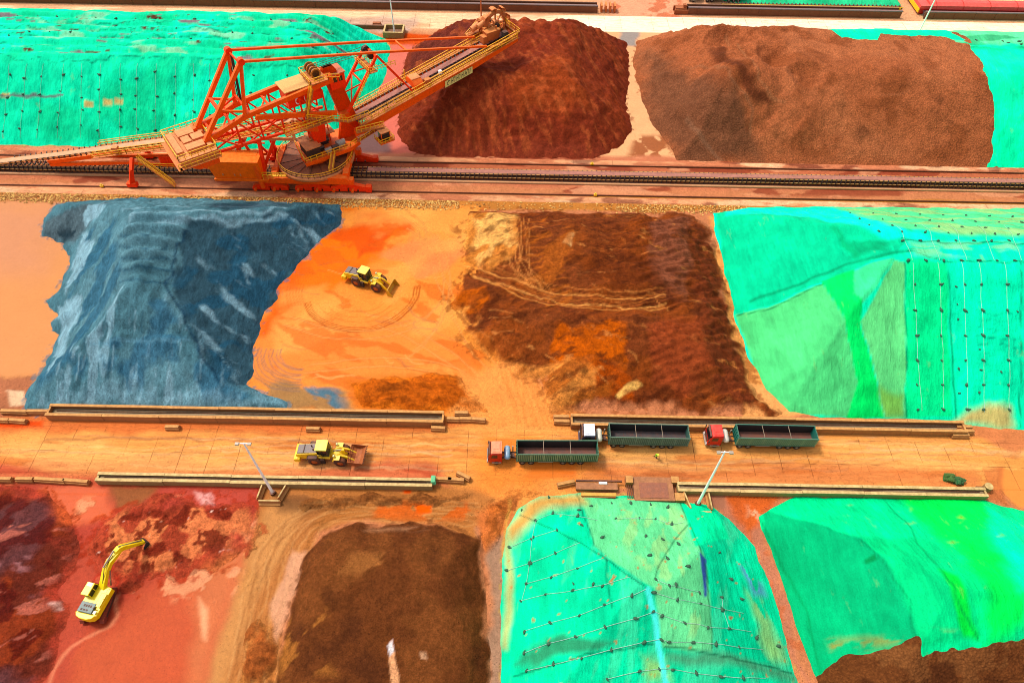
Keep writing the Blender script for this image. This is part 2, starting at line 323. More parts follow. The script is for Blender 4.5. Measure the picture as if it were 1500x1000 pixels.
# ================================================================ GROUND
M_GROUND = terrain_mat('wet_mud', fine=1.8, amt=.13, bd=.10, coarse=.3, spec=.04, rivulets=.28, specks=.45)
M_CONC = terrain_mat('muddy_concrete_slabs', fine=1.8, amt=.13, bd=.03, coarse=.3, stretch=(.22, 1, 1), rivulets=.3, joints=(4.6, 4.4, 1.6))
M_STRIP = terrain_mat('stained_concrete_strip', fine=1.2, amt=.22, bd=.03, coarse=.2, stretch=(.4, 1, 1), joints=(9, 50, 0))
def paint_ground(g):
    P = lambda pts, c, **k: g.poly(GP(pts), lin(*c), **k)
    L = lambda pts, hw, c, **k: g.line(smooth_line(GP(pts)), hw, lin(*c), **k)
    S = lambda pts, c, sc, thr, **k: g.spots(GP(pts), lin(*c), sc, thr, **k)
    # far yard
    P([(-600, -60), (2100, -60), (2100, 60), (-600, 35)], (238, 178, 135), soft=2)
    P([(800, -60), (1000, -60), (1010, 26), (905, 30)], (246, 178, 140), soft=2, warp=2)
    P([(1360, -60), (2100, -60), (2100, 40), (1350, 30)], (250, 222, 165), soft=1)
    S([(880, -20), (1010, -20), (1000, 40), (900, 40)], (215, 110, 70), 4, .1, alpha=.7)
    P([(380, 30), (600, 34), (600, 48), (450, 44)], (214, 178, 160), soft=1, warp=1.5)
    # gaps between the far heaps
    P([(500, 70), (640, 60), (660, 240), (480, 240)], (232, 128, 108), soft=1.5, warp=1, rough=.35)
    P([(560, 52), (700, 48), (690, 66), (555, 66)], (228, 95, 22), soft=.6, warp=1)
    P([(500, 190), (552, 186), (572, 222), (505, 236)], (128, 92, 88), soft=1.2, warp=2)
    P([(885, 40), (1000, 30), (1010, 250), (860, 250)], (252, 190, 138), soft=1.5, warp=1.5, rough=.4)
    P([(905, 45), (935, 45), (935, 68), (905, 68)], (165, 150, 140), soft=.8, warp=1)
    S([(925, 195), (985, 195), (985, 236), (905, 236)], (165, 92, 52), 3, -.1, alpha=.9)
    # conveyor corridor
    P([(-500, 208), (2000, 245), (2000, 292), (-500, 255)], (214, 134, 98), soft=.8, warp=.6)
    P([(-500, 222), (2000, 258), (2000, 290), (-500, 246)], (200, 118, 84), soft=.6, warp=.6)
    S([(-500, 200), (2000, 245), (2000, 300), (-500, 275)], (150, 70, 48), 5, .3, alpha=.8, ax=2.5, rough=.4)
    S([(-500, 200), (2000, 245), (2000, 300), (-500, 275)], (240, 170, 128), 4, .25, alpha=.7, ax=3, seed=5)
    # ballast bed
    P([(-500, 274), (2000, 300), (2000, 320), (-500, 294)], (204, 136, 70), soft=.5, warp=.6)
    # middle yard, left puddle
    P([(-500, 296), (110, 296), (110, 350), (110, 600), (-500, 600)], (228, 156, 98), soft=.8, warp=.5, rough=.3)
    P([(-500, 296), (100, 296), (60, 400), (-500, 430)], (220, 152, 110), soft=7, warp=2, rough=.25)
    P([(-500, 560), (45, 548), (70, 610), (-500, 612)], (190, 122, 88), soft=.8, warp=1.2, rough=.8)
    P([(5, 572), (32, 574), (40, 590), (12, 596)], (250, 205, 165), soft=.3, warp=.6)
    # middle yard, orange mud around the loader
    P([(360, 296), (700, 300), (720, 420), (700, 480), (790, 560), (830, 625), (360, 612)], (252, 160, 76), soft=1, warp=1, rough=.5)
    P([(400, 455), (640, 470), (700, 560), (380, 560), (360, 520)], (250, 152, 74), soft=4, warp=2, rough=.42)
    P([(470, 300), (560, 306), (600, 325), (570, 362), (520, 400), (450, 445), (390, 480), (400, 430), (440, 370), (480, 340)], (252, 132, 10), soft=1.2, warp=2.2, wsc=7, rough=.4)
    P([(400, 395), (440, 385), (455, 430), (430, 480), (380, 490), (380, 430)], (246, 116, 14), soft=1.5, warp=2)
    S([(480, 305), (620, 305), (620, 370), (470, 380)], (236, 96, 6), 5, .1, soft=.25, alpha=.8)
    P([(560, 305), (700, 306), (690, 350), (600, 335)], (250, 170, 88), soft=1, warp=2, wsc=7)
    P([(600, 345), (690, 350), (660, 400), (610, 400), (560, 380)], (248, 152, 90), soft=1, warp=2)
    P([(540, 340), (572, 330), (560, 366), (532, 382)], (236, 100, 20), soft=.5, warp=1.4)
    S([(420, 300), (720, 300), (720, 600), (380, 600)], (255, 186, 100), 9, .12, soft=.3, alpha=.55, ang=.5, ax=1.6)
    S([(420, 300), (720, 300), (720, 600), (380, 600)], (232, 112, 34), 3.5, .38, soft=.1, alpha=.6, ang=-.4, ax=2.5, seed=4)
    S([(655, 320), (700, 320), (700, 345), (650, 350)], (140, 70, 20), 2, .1, alpha=.7)
    # wheel marks the loader has made turning round
    c0 = G(530, 425)
    for i, rr in enumerate([10.6, 10.1, 9.6, 8.2, 7.0, 5.6]):
        a0, a1 = ((200, 372) if i < 3 else (225, 330)); pts = [c0+np.array([math.cos(rad(a))*rr*1.05, math.sin(rad(a))*rr*.98]) for a in range(a0, a1, 6)]
        g.line(pts, .09 if i else .16, lin(190, 96, 28), soft=.12, warp=.25, alpha=.95 if i < 3 else .5)
    for i in range(6):
        pts = [c0+np.array([math.cos(rad(a))*(11.5+i*.55), math.sin(rad(a))*(9.5+i*.5)]) for a in range(150, 205, 6)]
        g.line(pts, .08, lin(206, 104, 24), soft=.12, warp=.2, alpha=.5)
    for i, q in enumerate(([(600, 330), (640, 360), (655, 420), (640, 480), (600, 520)], [(560, 470), (620, 500), (680, 540), (730, 600)], [(420, 470), (500, 490), (600, 480), (650, 440)], [(590, 310), (620, 340), (610, 380)], [(450, 540), (560, 530), (660, 545), (720, 590)], [(610, 560), (690, 590), (760, 640), (800, 690)], [(820, 560), (790, 600), (770, 650), (720, 690)], [(640, 400), (660, 440), (690, 500), (740, 560)])):
        pts = smooth_line(GP(q))
        for off in (-1.15, -.85, .85, 1.15): g.line([p+np.array([off*.5, off]) for p in pts], .1, lin(196, 104, 44), soft=.12, warp=.2, alpha=.5, seed=i)
        for off in (-1, 1): g.line([p+np.array([off*.5, off]) for p in pts], .16, lin(255, 190, 110), soft=.12, warp=.2, alpha=.4, seed=i)
    L([(598, 452), (612, 466), (640, 470)], .12, (170, 110, 80), alpha=.6); L([(606, 470), (606, 480), (640, 482)], .1, (180, 120, 90), alpha=.6)
    # grey-blue ore smears at the foot of the blue heap
    P([(385, 565), (430, 560), (500, 575), (520, 605), (390, 605)], (150, 120, 80), soft=1, warp=1.8, alpha=.8)
    S([(375, 555), (500, 560), (520, 608), (380, 608)], (70, 120, 140), 4, 0, ax=2.5, ang=-.3, alpha=.9)
    c1 = G(448, 515)
    for i in range(9):
        pts = [c1+np.array([math.cos(rad(a))*(4.5+i*.7), math.sin(rad(a))*(3.6+i*.62)]) for a in range(175, 275, 7)]
        g.line(pts, .13, lin(140, 112, 100), soft=.15, warp=.3, alpha=.65, seed=i)
    P([(505, 560), (600, 548), (680, 555), (715, 605), (520, 606)], (222, 124, 40), soft=1.2, warp=1.5)
    for i in range(60):
        x0, y0, a0 = random.uniform(390, 690), random.uniform(310, 600), random.uniform(-.4, .9); l0 = random.uniform(12, 60); L([(x0, y0), (x0+l0*math.cos(a0)*.5, y0+l0*math.sin(a0)*.4+2), (x0+l0*math.cos(a0), y0+l0*math.sin(a0)*.6)], random.uniform(.05, .14), random.choice([(190, 100, 40), (214, 116, 40), (255, 196, 120), (176, 108, 74)]), alpha=random.uniform(.2, .6), soft=.12, seed=i)
    # lane between the yards
    P([(690, 545), (760, 520), (840, 600), (860, 640), (860, 760), (690, 760), (640, 640)], (252, 166, 92), soft=1.5, warp=1.5, rough=.6)
    for i in range(12): L([(735+i*6, 545), (750+i*8, 600), (762+i*9, 650)], .08, (214, 116, 50), alpha=.5, seed=i)
    # road through the middle
    P([(-500, 608), (2000, 640), (2000, 712), (-500, 712)], (250, 172, 98), soft=.4, warp=.5, rough=.8)
    P([(-500, 606), (690, 616), (640, 634), (-500, 634)], (226, 130, 74), soft=.8, warp=.7)
    P([(-500, 664), (640, 680), (660, 714), (-500, 714)], (224, 128, 88), soft=1.1, warp=1)
    S([(-500, 664), (650, 676), (650, 712), (-500, 712)], (196, 88, 62), 3.5, .05, ax=4, alpha=.7)
    P([(860, 676), (1100, 676), (1430, 686), (1440, 718), (850, 706)], (236, 150, 92), soft=1, warp=.8)
    S([(860, 680), (1440, 688), (1440, 716), (860, 706)], (172, 92, 55), 2.6, .12, ax=4, alpha=.7, seed=6)
    P([(785, 676), (845, 676), (840, 700), (775, 700)], (226, 86, 12), soft=.7, warp=.9, rough=.35)  # red patch: shade in front of the first truck, painted into the road
    P([(-200, 618), (60, 618), (60, 627), (-200, 627)], (240, 96, 40), soft=.4, warp=.5)
    S([(-500, 630), (1500, 640), (1500, 705), (-500, 700)], (255, 192, 118), 5, .15, soft=.3, ax=5, alpha=.6, seed=7)
    S([(-500, 630), (1500, 640), (1500, 705), (-500, 700)], (205, 110, 52), 2.4, .4, soft=.15, ax=7, alpha=.6, seed=3)
    for i in range(26):
        y = 636+i*2.3; x0 = random.uniform(360, 560); L([(x0, y-6), (x0+130, y-2), (x0+240+random.uniform(0, 90), y)], .07, (190, 96, 44), alpha=random.uniform(.2, .55), seed=i)
    L([(1000, 700), (1060, 690), (1140, 692), (1200, 676)], .12, (150, 80, 45), alpha=.5)
    for i in range(40):
        y = random.uniform(632, 700); x0 = random.uniform(-100, 1300); L([(x0, y), (x0+120, y+random.uniform(-3, 5)), (x0+random.uniform(200, 420), y+random.uniform(0, 7))], random.uniform(.06, .22), random.choice([(232, 186, 136), (196, 140, 100), (172, 110, 74), (255, 206, 140)]), alpha=random.uniform(.25, .6), soft=.14, seed=i)
    for i in range(30):
        y = 622+i*2.6; x0 = random.uniform(880, 1020); L([(x0, y), (x0+100, y+2), (x0+220+random.uniform(0, 160), y+3)], .07, (196, 108, 54), alpha=random.uniform(.15, .4), seed=i)
    P([(700, 640), (880, 640), (880, 700), (700, 720)], (250, 150, 70), soft=2, warp=1.5, alpha=.8)
    P([(1405, 622), (2000, 628), (2000, 660), (1470, 655), (1420, 640)], (222, 140, 92), soft=.8, warp=1)
    P([(1462, 692), (2000, 680), (2000, 745), (1500, 742), (1470, 720)], (250, 160, 88), soft=.4, warp=1.2, rough=.3)
    P([(1440, 690), (1470, 688), (1480, 740), (1450, 730)], (208, 122, 74), soft=.5, warp=.8, alpha=.8)
    # near yard, left: red puddles and churned clay
    P([(-500, 704), (400, 706), (480, 730), (330, 1100), (-500, 1100)], (186, 78, 58), soft=.8, warp=.8, rough=.5)
    P([(60, 712), (160, 712), (160, 760), (90, 770)], (222, 108, 64), soft=.8, warp=1, rough=.35)
    P([(160, 712), (232, 712), (200, 745), (165, 745)], (160, 96, 56), soft=.7, warp=1)
    P([(232, 712), (372, 716), (380, 790), (350, 830), (240, 760)], (196, 84, 66), soft=.6, warp=1, rough=.45)
    P([(285, 718), (305, 720), (310, 745), (292, 742)], (240, 170, 160), soft=.4, warp=.8)
    P([(262, 776), (282, 784), (278, 795), (264, 790)], (244, 186, 170), soft=.3, warp=.7)
    P([(250, 850), (300, 830), (345, 860), (325, 1100), (60, 1100), (100, 940), (180, 900)], (206, 98, 60), soft=3, warp=2, rough=.42)
    P([(290, 840), (345, 800), (370, 810), (320, 960), (300, 1100), (270, 1100)], (214, 122, 76), soft=2, warp=1.5, rough=.4)
    P([(110, 790), (150, 780), (170, 860), (130, 900), (100, 960), (70, 1060), (40, 1060), (90, 900)], (192, 86, 62), soft=.8, warp=1.2)
    L([(175, 870), (170, 905), (130, 930), (90, 960), (70, 1010)], .22, (248, 160, 120), alpha=.6, soft=.25)
    P([(72, 884), (92, 880), (94, 896), (80, 898)], (250, 205, 190), soft=.3, warp=.6)
    P([(292, 880), (305, 895), (308, 935), (296, 925)], (246, 176, 130), soft=.5, warp=.8)
    S([(100, 720), (380, 720), (380, 880), (100, 900)], (248, 172, 128), 3, .35, soft=.1, alpha=.8, rough=.6)
    S([(90, 770), (200, 740), (200, 870), (120, 900)], (190, 60, 36), 3, .1, alpha=.75)
    # haul track round the brown heap
    P([(380, 712), (700, 712), (745, 740), (735, 780), (700, 790), (640, 766), (510, 766), (470, 780), (440, 830), (420, 900), (400, 1100), (300, 1100), (330, 960), (350, 860), (372, 770)], (196, 128, 72), soft=.7, warp=1)
    P([(398, 722), (452, 744), (380, 860), (335, 1000), (300, 1040), (318, 960), (352, 850)], (208, 146, 88), soft=1, warp=.8)
    for i in range(16):
        L([(332+i*6, 1020), (352+i*5.2, 900), (386+i*4.6, 800), (452+i*2.5, 742+i*1.6), (560, 730+i*2.2), (700, 738+i*2.)], .1, (150, 92, 46) if i % 3 else (226, 168, 108), alpha=.5, soft=.14, warp=.45, seed=i)
    P([(398, 880), (430, 800), (452, 800), (432, 900), (408, 940)], (236, 178, 142), soft=.5, warp=1, alpha=.7)
    S([(540, 725), (720, 725), (720, 770), (540, 770)], (226, 110, 40), 2, .25, ax=2, alpha=.8)
    P([(605, 738), (632, 738), (630, 750), (606, 750)], (250, 110, 20), soft=.3, warp=.7); P([(590, 716), (600, 716), (600, 721), (590, 721)], (250, 100, 20), soft=.2, warp=.3)
    S([(380, 715), (700, 715), (700, 745), (400, 760)], (112, 72, 42), 3, .25, ax=3, alpha=.7)
    # gap between the brown heap and the netted heap, gap further right
    P([(700, 770), (735, 750), (750, 730), (742, 800), (748, 1100), (712, 1100), (722, 900)], (178, 138, 112), soft=.5, warp=.8)
    P([(700, 745), (760, 722), (740, 780), (708, 810)], (216, 128, 72), soft=.8, warp=.8)
    L([(745, 735), (738, 800), (742, 900), (748, 1100)], .28, (228, 170, 90), alpha=.8, soft=.2, warp=.4)
    P([(1030, 722), (1130, 722), (1120, 780), (1150, 880), (1210, 1100), (1150, 1100), (1180, 1000), (1120, 850), (1070, 760)], (206, 134, 104), soft=.6, warp=.8, rough=.6)
    P([(1062, 726), (1140, 724), (1112, 760), (1100, 790), (1080, 756)], (220, 112, 56), soft=.8, warp=1.2)
    S([(1085, 735), (1118, 735), (1118, 770), (1090, 770)], (245, 190, 150), 2, -.2)
    S([(1060, 728), (1170, 728), (1210, 1050), (1160, 1050)], (214, 112, 66), 2.0, .35, alpha=.5)
    P([(1040, 722), (1064, 724), (1066, 745), (1048, 748)], (176, 118, 92), soft=.4, warp=.5, rough=.3)
    P([(1040, 318), (1062, 316), (1130, 600), (1170, 622), (1090, 612)], (244, 170, 100), soft=.5, warp=.8)
    P([(1095, 555), (1200, 608), (1090, 612)], (250, 178, 112), soft=.4, warp=.6)
# fine grid over the yard, growing coarse towards the horizon
def spread(a, b, st, far):
    core = np.arange(a, b+1e-6, st); o = [b]; s = st
    while o[-1] < far[1]: s *= 1.5; o.append(o[-1]+s)
    i = [a]; s = st
    while i[-1] > far[0]: s *= 1.5; i.append(i[-1]-s)
    return np.concatenate([np.array(i[:0:-1]), core, np.array(o[1:])])
ysc = np.concatenate([np.arange(18, 75, .2), np.arange(75, 140, .28), np.arange(140, 216.1, .45)])
s = .5; ext = [ysc[-1]]
while ext[-1] < 2500: s *= 1.5; ext.append(ext[-1]+s)
lo = [18.]; s = .5
while lo[-1] > -600: s *= 1.5; lo.append(lo[-1]-s)
gr = Grid(spread(-165, 165, .27, (-2500, 2500)), np.concatenate([np.array(lo[:0:-1]), ysc, np.array(ext[1:])]), lin(214, 140, 98))
paint_ground(gr)
flat = np.zeros(gr.X.shape)
def flatten(y0, y1): flat[(gr.Y > y0-.6) & (gr.Y < y1+.6)] = 1
flatten(190.5, 205); flatten(114, 132.5); flatten(46.5, 62.5)
gr.Z += (1-flat)*(.05*fbm(gr.X, gr.Y, 3, 4, 1)*(gr.C[..., 3] > .5)+.012*fbm(gr.X, gr.Y, 1.5, 3, 2))-.03-.03*flat
far_ = (np.abs(gr.X) > 165) | (gr.Y > 216) | (gr.Y < 18); gr.Z[far_] = -.03
def road(name, x0, x1, y0, y1, st, base, m, z=.0, after=None):
    r = Grid(np.arange(x0, x1, st[0]), np.linspace(y0, y1, st[1]), lin(*base)); paint_ground(r)
    if after: after(r)
    r.Z[:] = z; r.Z[0, :] = -.12; r.Z[-1, :] = -.12; r.mesh(name, m, kind='structure'); return r
road('yard_road', -165, 165, 49.3, 58.9, (.22, 44), (250, 172, 98), M_CONC, .03)
def far_road(r):
    r.C[..., :3] = lin(250, 210, 168, .72)
    r.spots(np.array([(-200, 190), (200, 190), (200, 201), (-200, 201)]), lin(226, 158, 112), 4, .05, ax=4, alpha=.55, edge=.5)
    r.poly(np.array([(5, 185), (200, 185), (200, 205), (15, 205)]), lin(255, 238, 205, .85), soft=6, warp=2, alpha=.85)
    r.poly(np.array([(-75, 186), (-30, 186), (-30, 197), (-60, 197)]), lin(206, 172, 156), soft=2, warp=2, alpha=.7)
    for i in range(8): r.line([np.array([-160, 192.+i]), np.array([160, 192.+i])], .07, lin(205, 140, 100), soft=.1, warp=.3, alpha=.4, seed=i)
road('far_road', -165, 165, 190.6, 200.2, (.5, 28), (250, 210, 168), M_CONC, .03, far_road)
def strip(r):
    r.C[..., :3] = lin(232, 166, 122, .66)
    bb = np.array([(-200, 110), (200, 110), (200, 135), (-200, 135)])
    r.spots(bb, lin(196, 112, 80), 3.5, .1, ax=4, alpha=.7); r.spots(bb, lin(250, 205, 160), 3, .3, ax=4, alpha=.7, seed=5); r.spots(bb, lin(130, 66, 50), 4, .45, ax=2, alpha=.7, seed=7)
road('rail_bed', -165, 165, 116.2, 118.35, (.4, 9), (235, 170, 124), M_STRIP, .05, strip)
road('rail_bed', -165, 165, 129.7, 131.5, (.4, 8), (225, 150, 110), M_STRIP, .05, strip)
# ================================================================ HEAPS
class Heap:
    def __init__(s, foot, H, slope, res=.32, k=2.5, warp=.8, wsc=4., fn=None, seed=0, lumps=.25, margin=1.2):
        p = np.asarray(foot); s.foot = p
        s.xs = np.arange(p[:, 0].min()-margin, p[:, 0].max()+margin, res); s.ys = np.arange(p[:, 1].min()-margin, p[:, 1].max()+margin, res)
        X, Y = np.meshgrid(s.xs, s.ys); s.X, s.Y = X, Y
        d = sdf(p, X+warp*fbm(X, Y, wsc, 4, seed), Y+warp*fbm(X, Y, wsc, 4, seed+2)); s.d = d
        Z = smin(d*math.tan(rad(slope)), np.full(X.shape, float(H)), k)
        Z = Z+lumps*fbm(X, Y, 5, 5, seed+1)*sstep(.3, 4, d)
        if fn is not None: Z = fn(X, Y, d, Z)
        s.Z = np.where(d > -.2, Z, np.minimum(Z, -.12)); s.Z = np.maximum(s.Z, -.5)
    def at(s, x, y):
        fx = (np.asarray(x, float)-s.xs[0])/(s.xs[1]-s.xs[0]); fy = (np.asarray(y, float)-s.ys[0])/(s.ys[1]-s.ys[0])
        ok = (fx >= 0) & (fy >= 0) & (fx < len(s.xs)-1) & (fy < len(s.ys)-1)
        fx = np.clip(fx, 0, len(s.xs)-1.001); fy = np.clip(fy, 0, len(s.ys)-1.001); i, j = fx.astype(int), fy.astype(int); a, b = fx-i, fy-j; Z = s.Z
        z = (Z[j, i]*(1-a)+Z[j, i+1]*a)*(1-b)+(Z[j+1, i]*(1-a)+Z[j+1, i+1]*a)*b
        return np.where(ok, np.maximum(z, 0), 0)
    def hit(s, x, y):
        d = ray(x, y); zs = np.linspace(20, 0, 400); t = (zs-CH)/d[2]; z = s.at(d[0]*t, d[1]*t)
        k = np.argmax(z >= zs-1e-6); return np.array([d[0]*t[k], d[1]*t[k], zs[k]])
    def hp(s, pts): return np.array([s.hit(*p)[:2] for p in pts])
    def blend(s, g, wd, amp=.8):
        q = Grid(s.xs, s.ys, lin(214, 140, 98)); paint_ground(q)
        m = 1-sstep(-.3*wd, wd, s.d+amp*wd*fbm(s.X, s.Y, 2.2, 4, 6)); g.mix(np.s_[:, :], m, 0); g.C[..., :3] += m[..., None]*q.C[..., :3]
    def grid(s, base, rough=.85, dz=0.):
        g = Grid(s.xs, s.ys, base, rough); g.Z = s.Z+dz; return g
def ore_mat(name, **k): return terrain_mat(name, **k)
M_ORE = ore_mat('crushed_ore', fine=2.6, amt=.2, bd=.13, coarse=.5, cells=2.6, specks=.5)
M_FINE = ore_mat('fine_ore', fine=2.0, amt=.24, bd=.22, coarse=.6, specks=.5)
M_BLUE = ore_mat('grey_blue_concentrate', fine=1.7, amt=.24, bd=.2, coarse=.5, stretch=(1.5, .45, 1))
M_CLAY = ore_mat('churned_clay', fine=1.8, amt=.26, bd=.22, coarse=.6)
M_NET = net_mat('green_netting')
K = .62
# ---- heap A: far left, netted
footA = np.vstack([GP([(-330, 206), (0, 212), (300, 217), (480, 220), (512, 214), (530, 190), (548, 150), (566, 105), (572, 72), (566, 58)]), np.array([(-45, 188.6), (-240, 188.6)])])
def fA(X, Y, d, Z):
    top = sstep(149, 153, Y)
    Z = Z+top*.85*np.abs(np.sin((Y+.8*fbm(X, Y, 16, 3, 2))*.95))*sstep(4, 12, d)+.12*np.sin(X*1.6+fbm(X, Y, 8, 2, 1)*2)*sstep(2, 6, d)*(1-top)
    bx = np.clip(1-((X+62)/9)**2-((Y-146)/7)**2, 0, 1); return Z-1.0*bx
A = Heap(footA, 12.2, 37, .36, k=1.6, warp=.35, fn=fA, seed=1, lumps=.35)
gA = A.grid(lin(0, 240, 184, .72)); gA.mix(np.s_[:, :], sstep(.2, .6, fbm(gA.X, gA.Y, 20, 3, 4)), lin(0, 250, 205, .8), alpha=.6)
gA.spots(footA, lin(0, 214, 150, .68), 9, .1, soft=.3, alpha=.6)
wA = np.array([(-240, 152), (-60, 151), (-45, 160), (-40, 172), (-240, 172)])
gA.spots(wA, lin(150, 138, 140), 1.7, .62, soft=.05, ax=5, seed=1, edge=.6); gA.spots(wA, lin(110, 62, 40), 1.5, .85, soft=.05, ax=3, seed=6, edge=.6); gA.spots(wA, lin(190, 220, 180), 2, .5, soft=.1, ax=4, seed=4, alpha=.5)
for y in (155, 159.5, 163, 166.5, 150.4):
    gA.line(smooth_line([(x, y+.8*math.sin(x*.13)) for x in range(-170, -40, 6)], 3), .12, lin(10, 120, 90), soft=.12, warp=.8, alpha=.75)
for p in ((130, 152), (158, 152), (174, 149), (10, 140)):
    h = A.hit(*p); gA.poly(np.array([(h[0]-1.1, h[1]-.5), (h[0]+1, h[1]-.5), (h[0]+.9, h[1]+.5), (h[0]-1, h[1]+.6)]), lin(225, 205, 130), soft=.2, warp=.3)
gA.line(A.hp([(0, 140), (40, 140), (90, 142)]), .22, lin(120, 130, 130), soft=.15, warp=.4)
gA.mesh('netting_cover', M_NET, keep=A.d > -.6, label='bright turquoise netting over the long flat-topped stockpile behind the stacker boom tail', cat='netting')
# ---- heap B: dark red, under the boom tip
footB = np.vstack([GP([(640, 229), (600, 220), (583, 196), (584, 150), (588, 112), (598, 76)]), np.array([(-24, 186.5), (-12, 188.8), (22, 188.8)]), GP([(918, 62), (922, 108), (916, 150), (926, 192), (908, 214), (872, 232), (760, 231)])])
def fB(X, Y, d, Z):
    hump = sstep(158, 164, Y)*(1-sstep(174, 178, Y))*sstep(-6, 0, X)*(1-sstep(15, 20, X))
    Z = Z+hump*.6*np.abs(np.sin(X*.75))*np.abs(np.sin(Y*.55+.5*np.sin(X*.75)))
    r = sstep(17, 20, X)*sstep(1, 5, d); Z = Z+r*.14*np.abs(np.sin((X*.5+Y*.86)*2.6+fbm(X, Y, 12, 3, 3)*2.5))
    l = (1-sstep(-12, -6, X))*sstep(.5, 4, d); Z = Z+l*.22*np.sin((X*.6+Y)*3.0+fbm(X, Y, 9, 3, 3)*3)
    bowl = np.clip(1-((X+3)/9)**2-((Y-157)/9)**2, 0, 1); Z = Z+.5*np.abs(fbm(X, Y, 3.2, 4, 2))*sstep(1, 4, d)+.10*np.sin(Y*3.4+fbm(X, Y, 6, 3, 1)*3)*sstep(1, 3, d)*(Y < 152)*(X > -3)+.12*np.sin(X*2.4+fbm(X, Y, 6, 3, 1)*3)*sstep(1, 3, d)*(Y < 150)*(X < -3); Z = Z-2.2*bowl+1.1*np.clip(1-((X+6)/11)**2-((Y-143)/5.5)**2, 0, 1)
    return Z
B = Heap(footB, 12.3, 36, .3, k=2, warp=.45, wsc=1.6, fn=fB, seed=2, lumps=.5)
gB = B.grid(lin(138, 60, 36)); gB.spots(footB, lin(160, 74, 42), 12, .05, soft=.4, alpha=.8); gB.spots(footB, lin(140, 60, 36), 5, .2, soft=.2, alpha=.6, seed=5, ang=1.2, ax=3)
gB.poly(B.hp([(600, 70), (690, 30), (700, 60), (640, 110), (590, 120)]), lin(120, 56, 44), soft=2, warp=2)
gB.poly(B.hp([(780, 90), (840, 80), (850, 150), (760, 160), (745, 120)]), lin(176, 84, 42), soft=3, warp=3, alpha=.8)
gB.poly(B.hp([(595, 215), (880, 215), (900, 235), (600, 235)]), lin(150, 70, 48), soft=1.5, warp=1, alpha=.7)
gB.spots(footB, lin(210, 112, 66), 1.1, .35, soft=.2, alpha=.45, ax=4, ang=-1.05, seed=4)
for k in range(46):
    x0 = 21+k*.72; gB.line(smooth_line([(x0-6, 178), (x0, 168), (x0+6, 158), (x0+9, 148)]), .12, lin(96, 40, 22), soft=.2, warp=.5, wsc=5, alpha=.5, seed=k)
for k in range(12): gB.line(B.hp([(640+k*9, 165+random.uniform(-8, 8)), (638+k*9, 195), (634+k*10, 225)]), .25, lin(206, 104, 60) if k % 2 else lin(110, 48, 28), soft=.3, warp=.4, alpha=.5, seed=k)
gB.mesh('ore_stockpile', M_FINE, keep=B.d > -.6, label='dark red ore heap with rows of humps on top beneath the boom tip', cat='stockpile')
# ---- heap C: brown coarse ore, netted at its right end
footC = np.vstack([GP([(932, 62), (926, 90), (938, 135), (957, 182), (982, 214), (992, 234), (1200, 240), (1500, 246), (1800, 250)]), np.array([(240, 188.4), (45, 188.4), (34, 186)])])
def fC(X, Y, d, Z):
    def dome(cx, cy, rx, ry, h): return h*np.clip(1-((X-cx)/rx)**2-((Y-cy)/ry)**2, 0, 1)
    Z = Z-dome(53, 165, 7, 5, 3.2)-dome(62, 156, 5, 5, 2.6)-dome(68, 150, 5, 4, 1.8)+dome(50, 146, 12, 9, 2.6)+dome(66, 141, 6, 6, 1.2)+dome(44, 158, 5, 6, 1.0)
    lm = sstep(30, 36, X)*(1-sstep(64, 74, X))*sstep(1, 4, d); Z = Z+lm*(.7*np.abs(fbm(X, Y, 5, 4, 4))+.35*np.abs(fbm(X, Y, 2, 3, 1)))
    return Z
C_ = Heap(footC, 12.6, 35, .36, k=2.4, warp=.5, fn=fC, seed=3, lumps=.3)
gC = C_.grid(lin(204, 122, 80)); gC.spots(footC, lin(220, 138, 94), 14, 0, soft=.4, alpha=.7); gC.spots(footC, lin(168, 96, 58), 6, .25, soft=.25, alpha=.7, seed=4)
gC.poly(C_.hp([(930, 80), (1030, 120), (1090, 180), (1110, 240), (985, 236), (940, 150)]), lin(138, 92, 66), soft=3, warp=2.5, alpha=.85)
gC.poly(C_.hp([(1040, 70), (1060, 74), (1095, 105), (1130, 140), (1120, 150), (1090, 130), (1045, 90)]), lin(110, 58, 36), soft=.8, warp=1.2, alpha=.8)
gC.line(C_.hp([(1062, 55), (1090, 80), (1112, 115), (1130, 142), (1150, 150)]), .25, lin(206, 138, 96), soft=.3, alpha=.8)
gC.line(C_.hp([(1005, 100), (1040, 100), (1075, 120), (1100, 160), (1098, 200)]), .3, lin(176, 122, 88), soft=.4, alpha=.7)
gC.line(C_.hp([(1005, 175), (1030, 205), (1060, 236)]), .35, lin(176, 130, 100), soft=.4, alpha=.6)
gC.line(C_.hp([(1290, 138), (1315, 140), (1330, 134)]), .2, lin(206, 128, 88), soft=.3, alpha=.7)
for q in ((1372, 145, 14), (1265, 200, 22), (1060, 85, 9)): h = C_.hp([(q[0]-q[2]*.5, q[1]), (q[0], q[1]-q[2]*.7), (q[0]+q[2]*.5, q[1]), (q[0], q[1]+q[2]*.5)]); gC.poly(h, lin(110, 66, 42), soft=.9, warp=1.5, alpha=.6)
gC.mesh('ore_stockpile', M_ORE, keep=(C_.d > -.6) & (C_.X < 170), label='large brown coarse ore heap with hollows at its left end, net at its right', cat='stockpile')
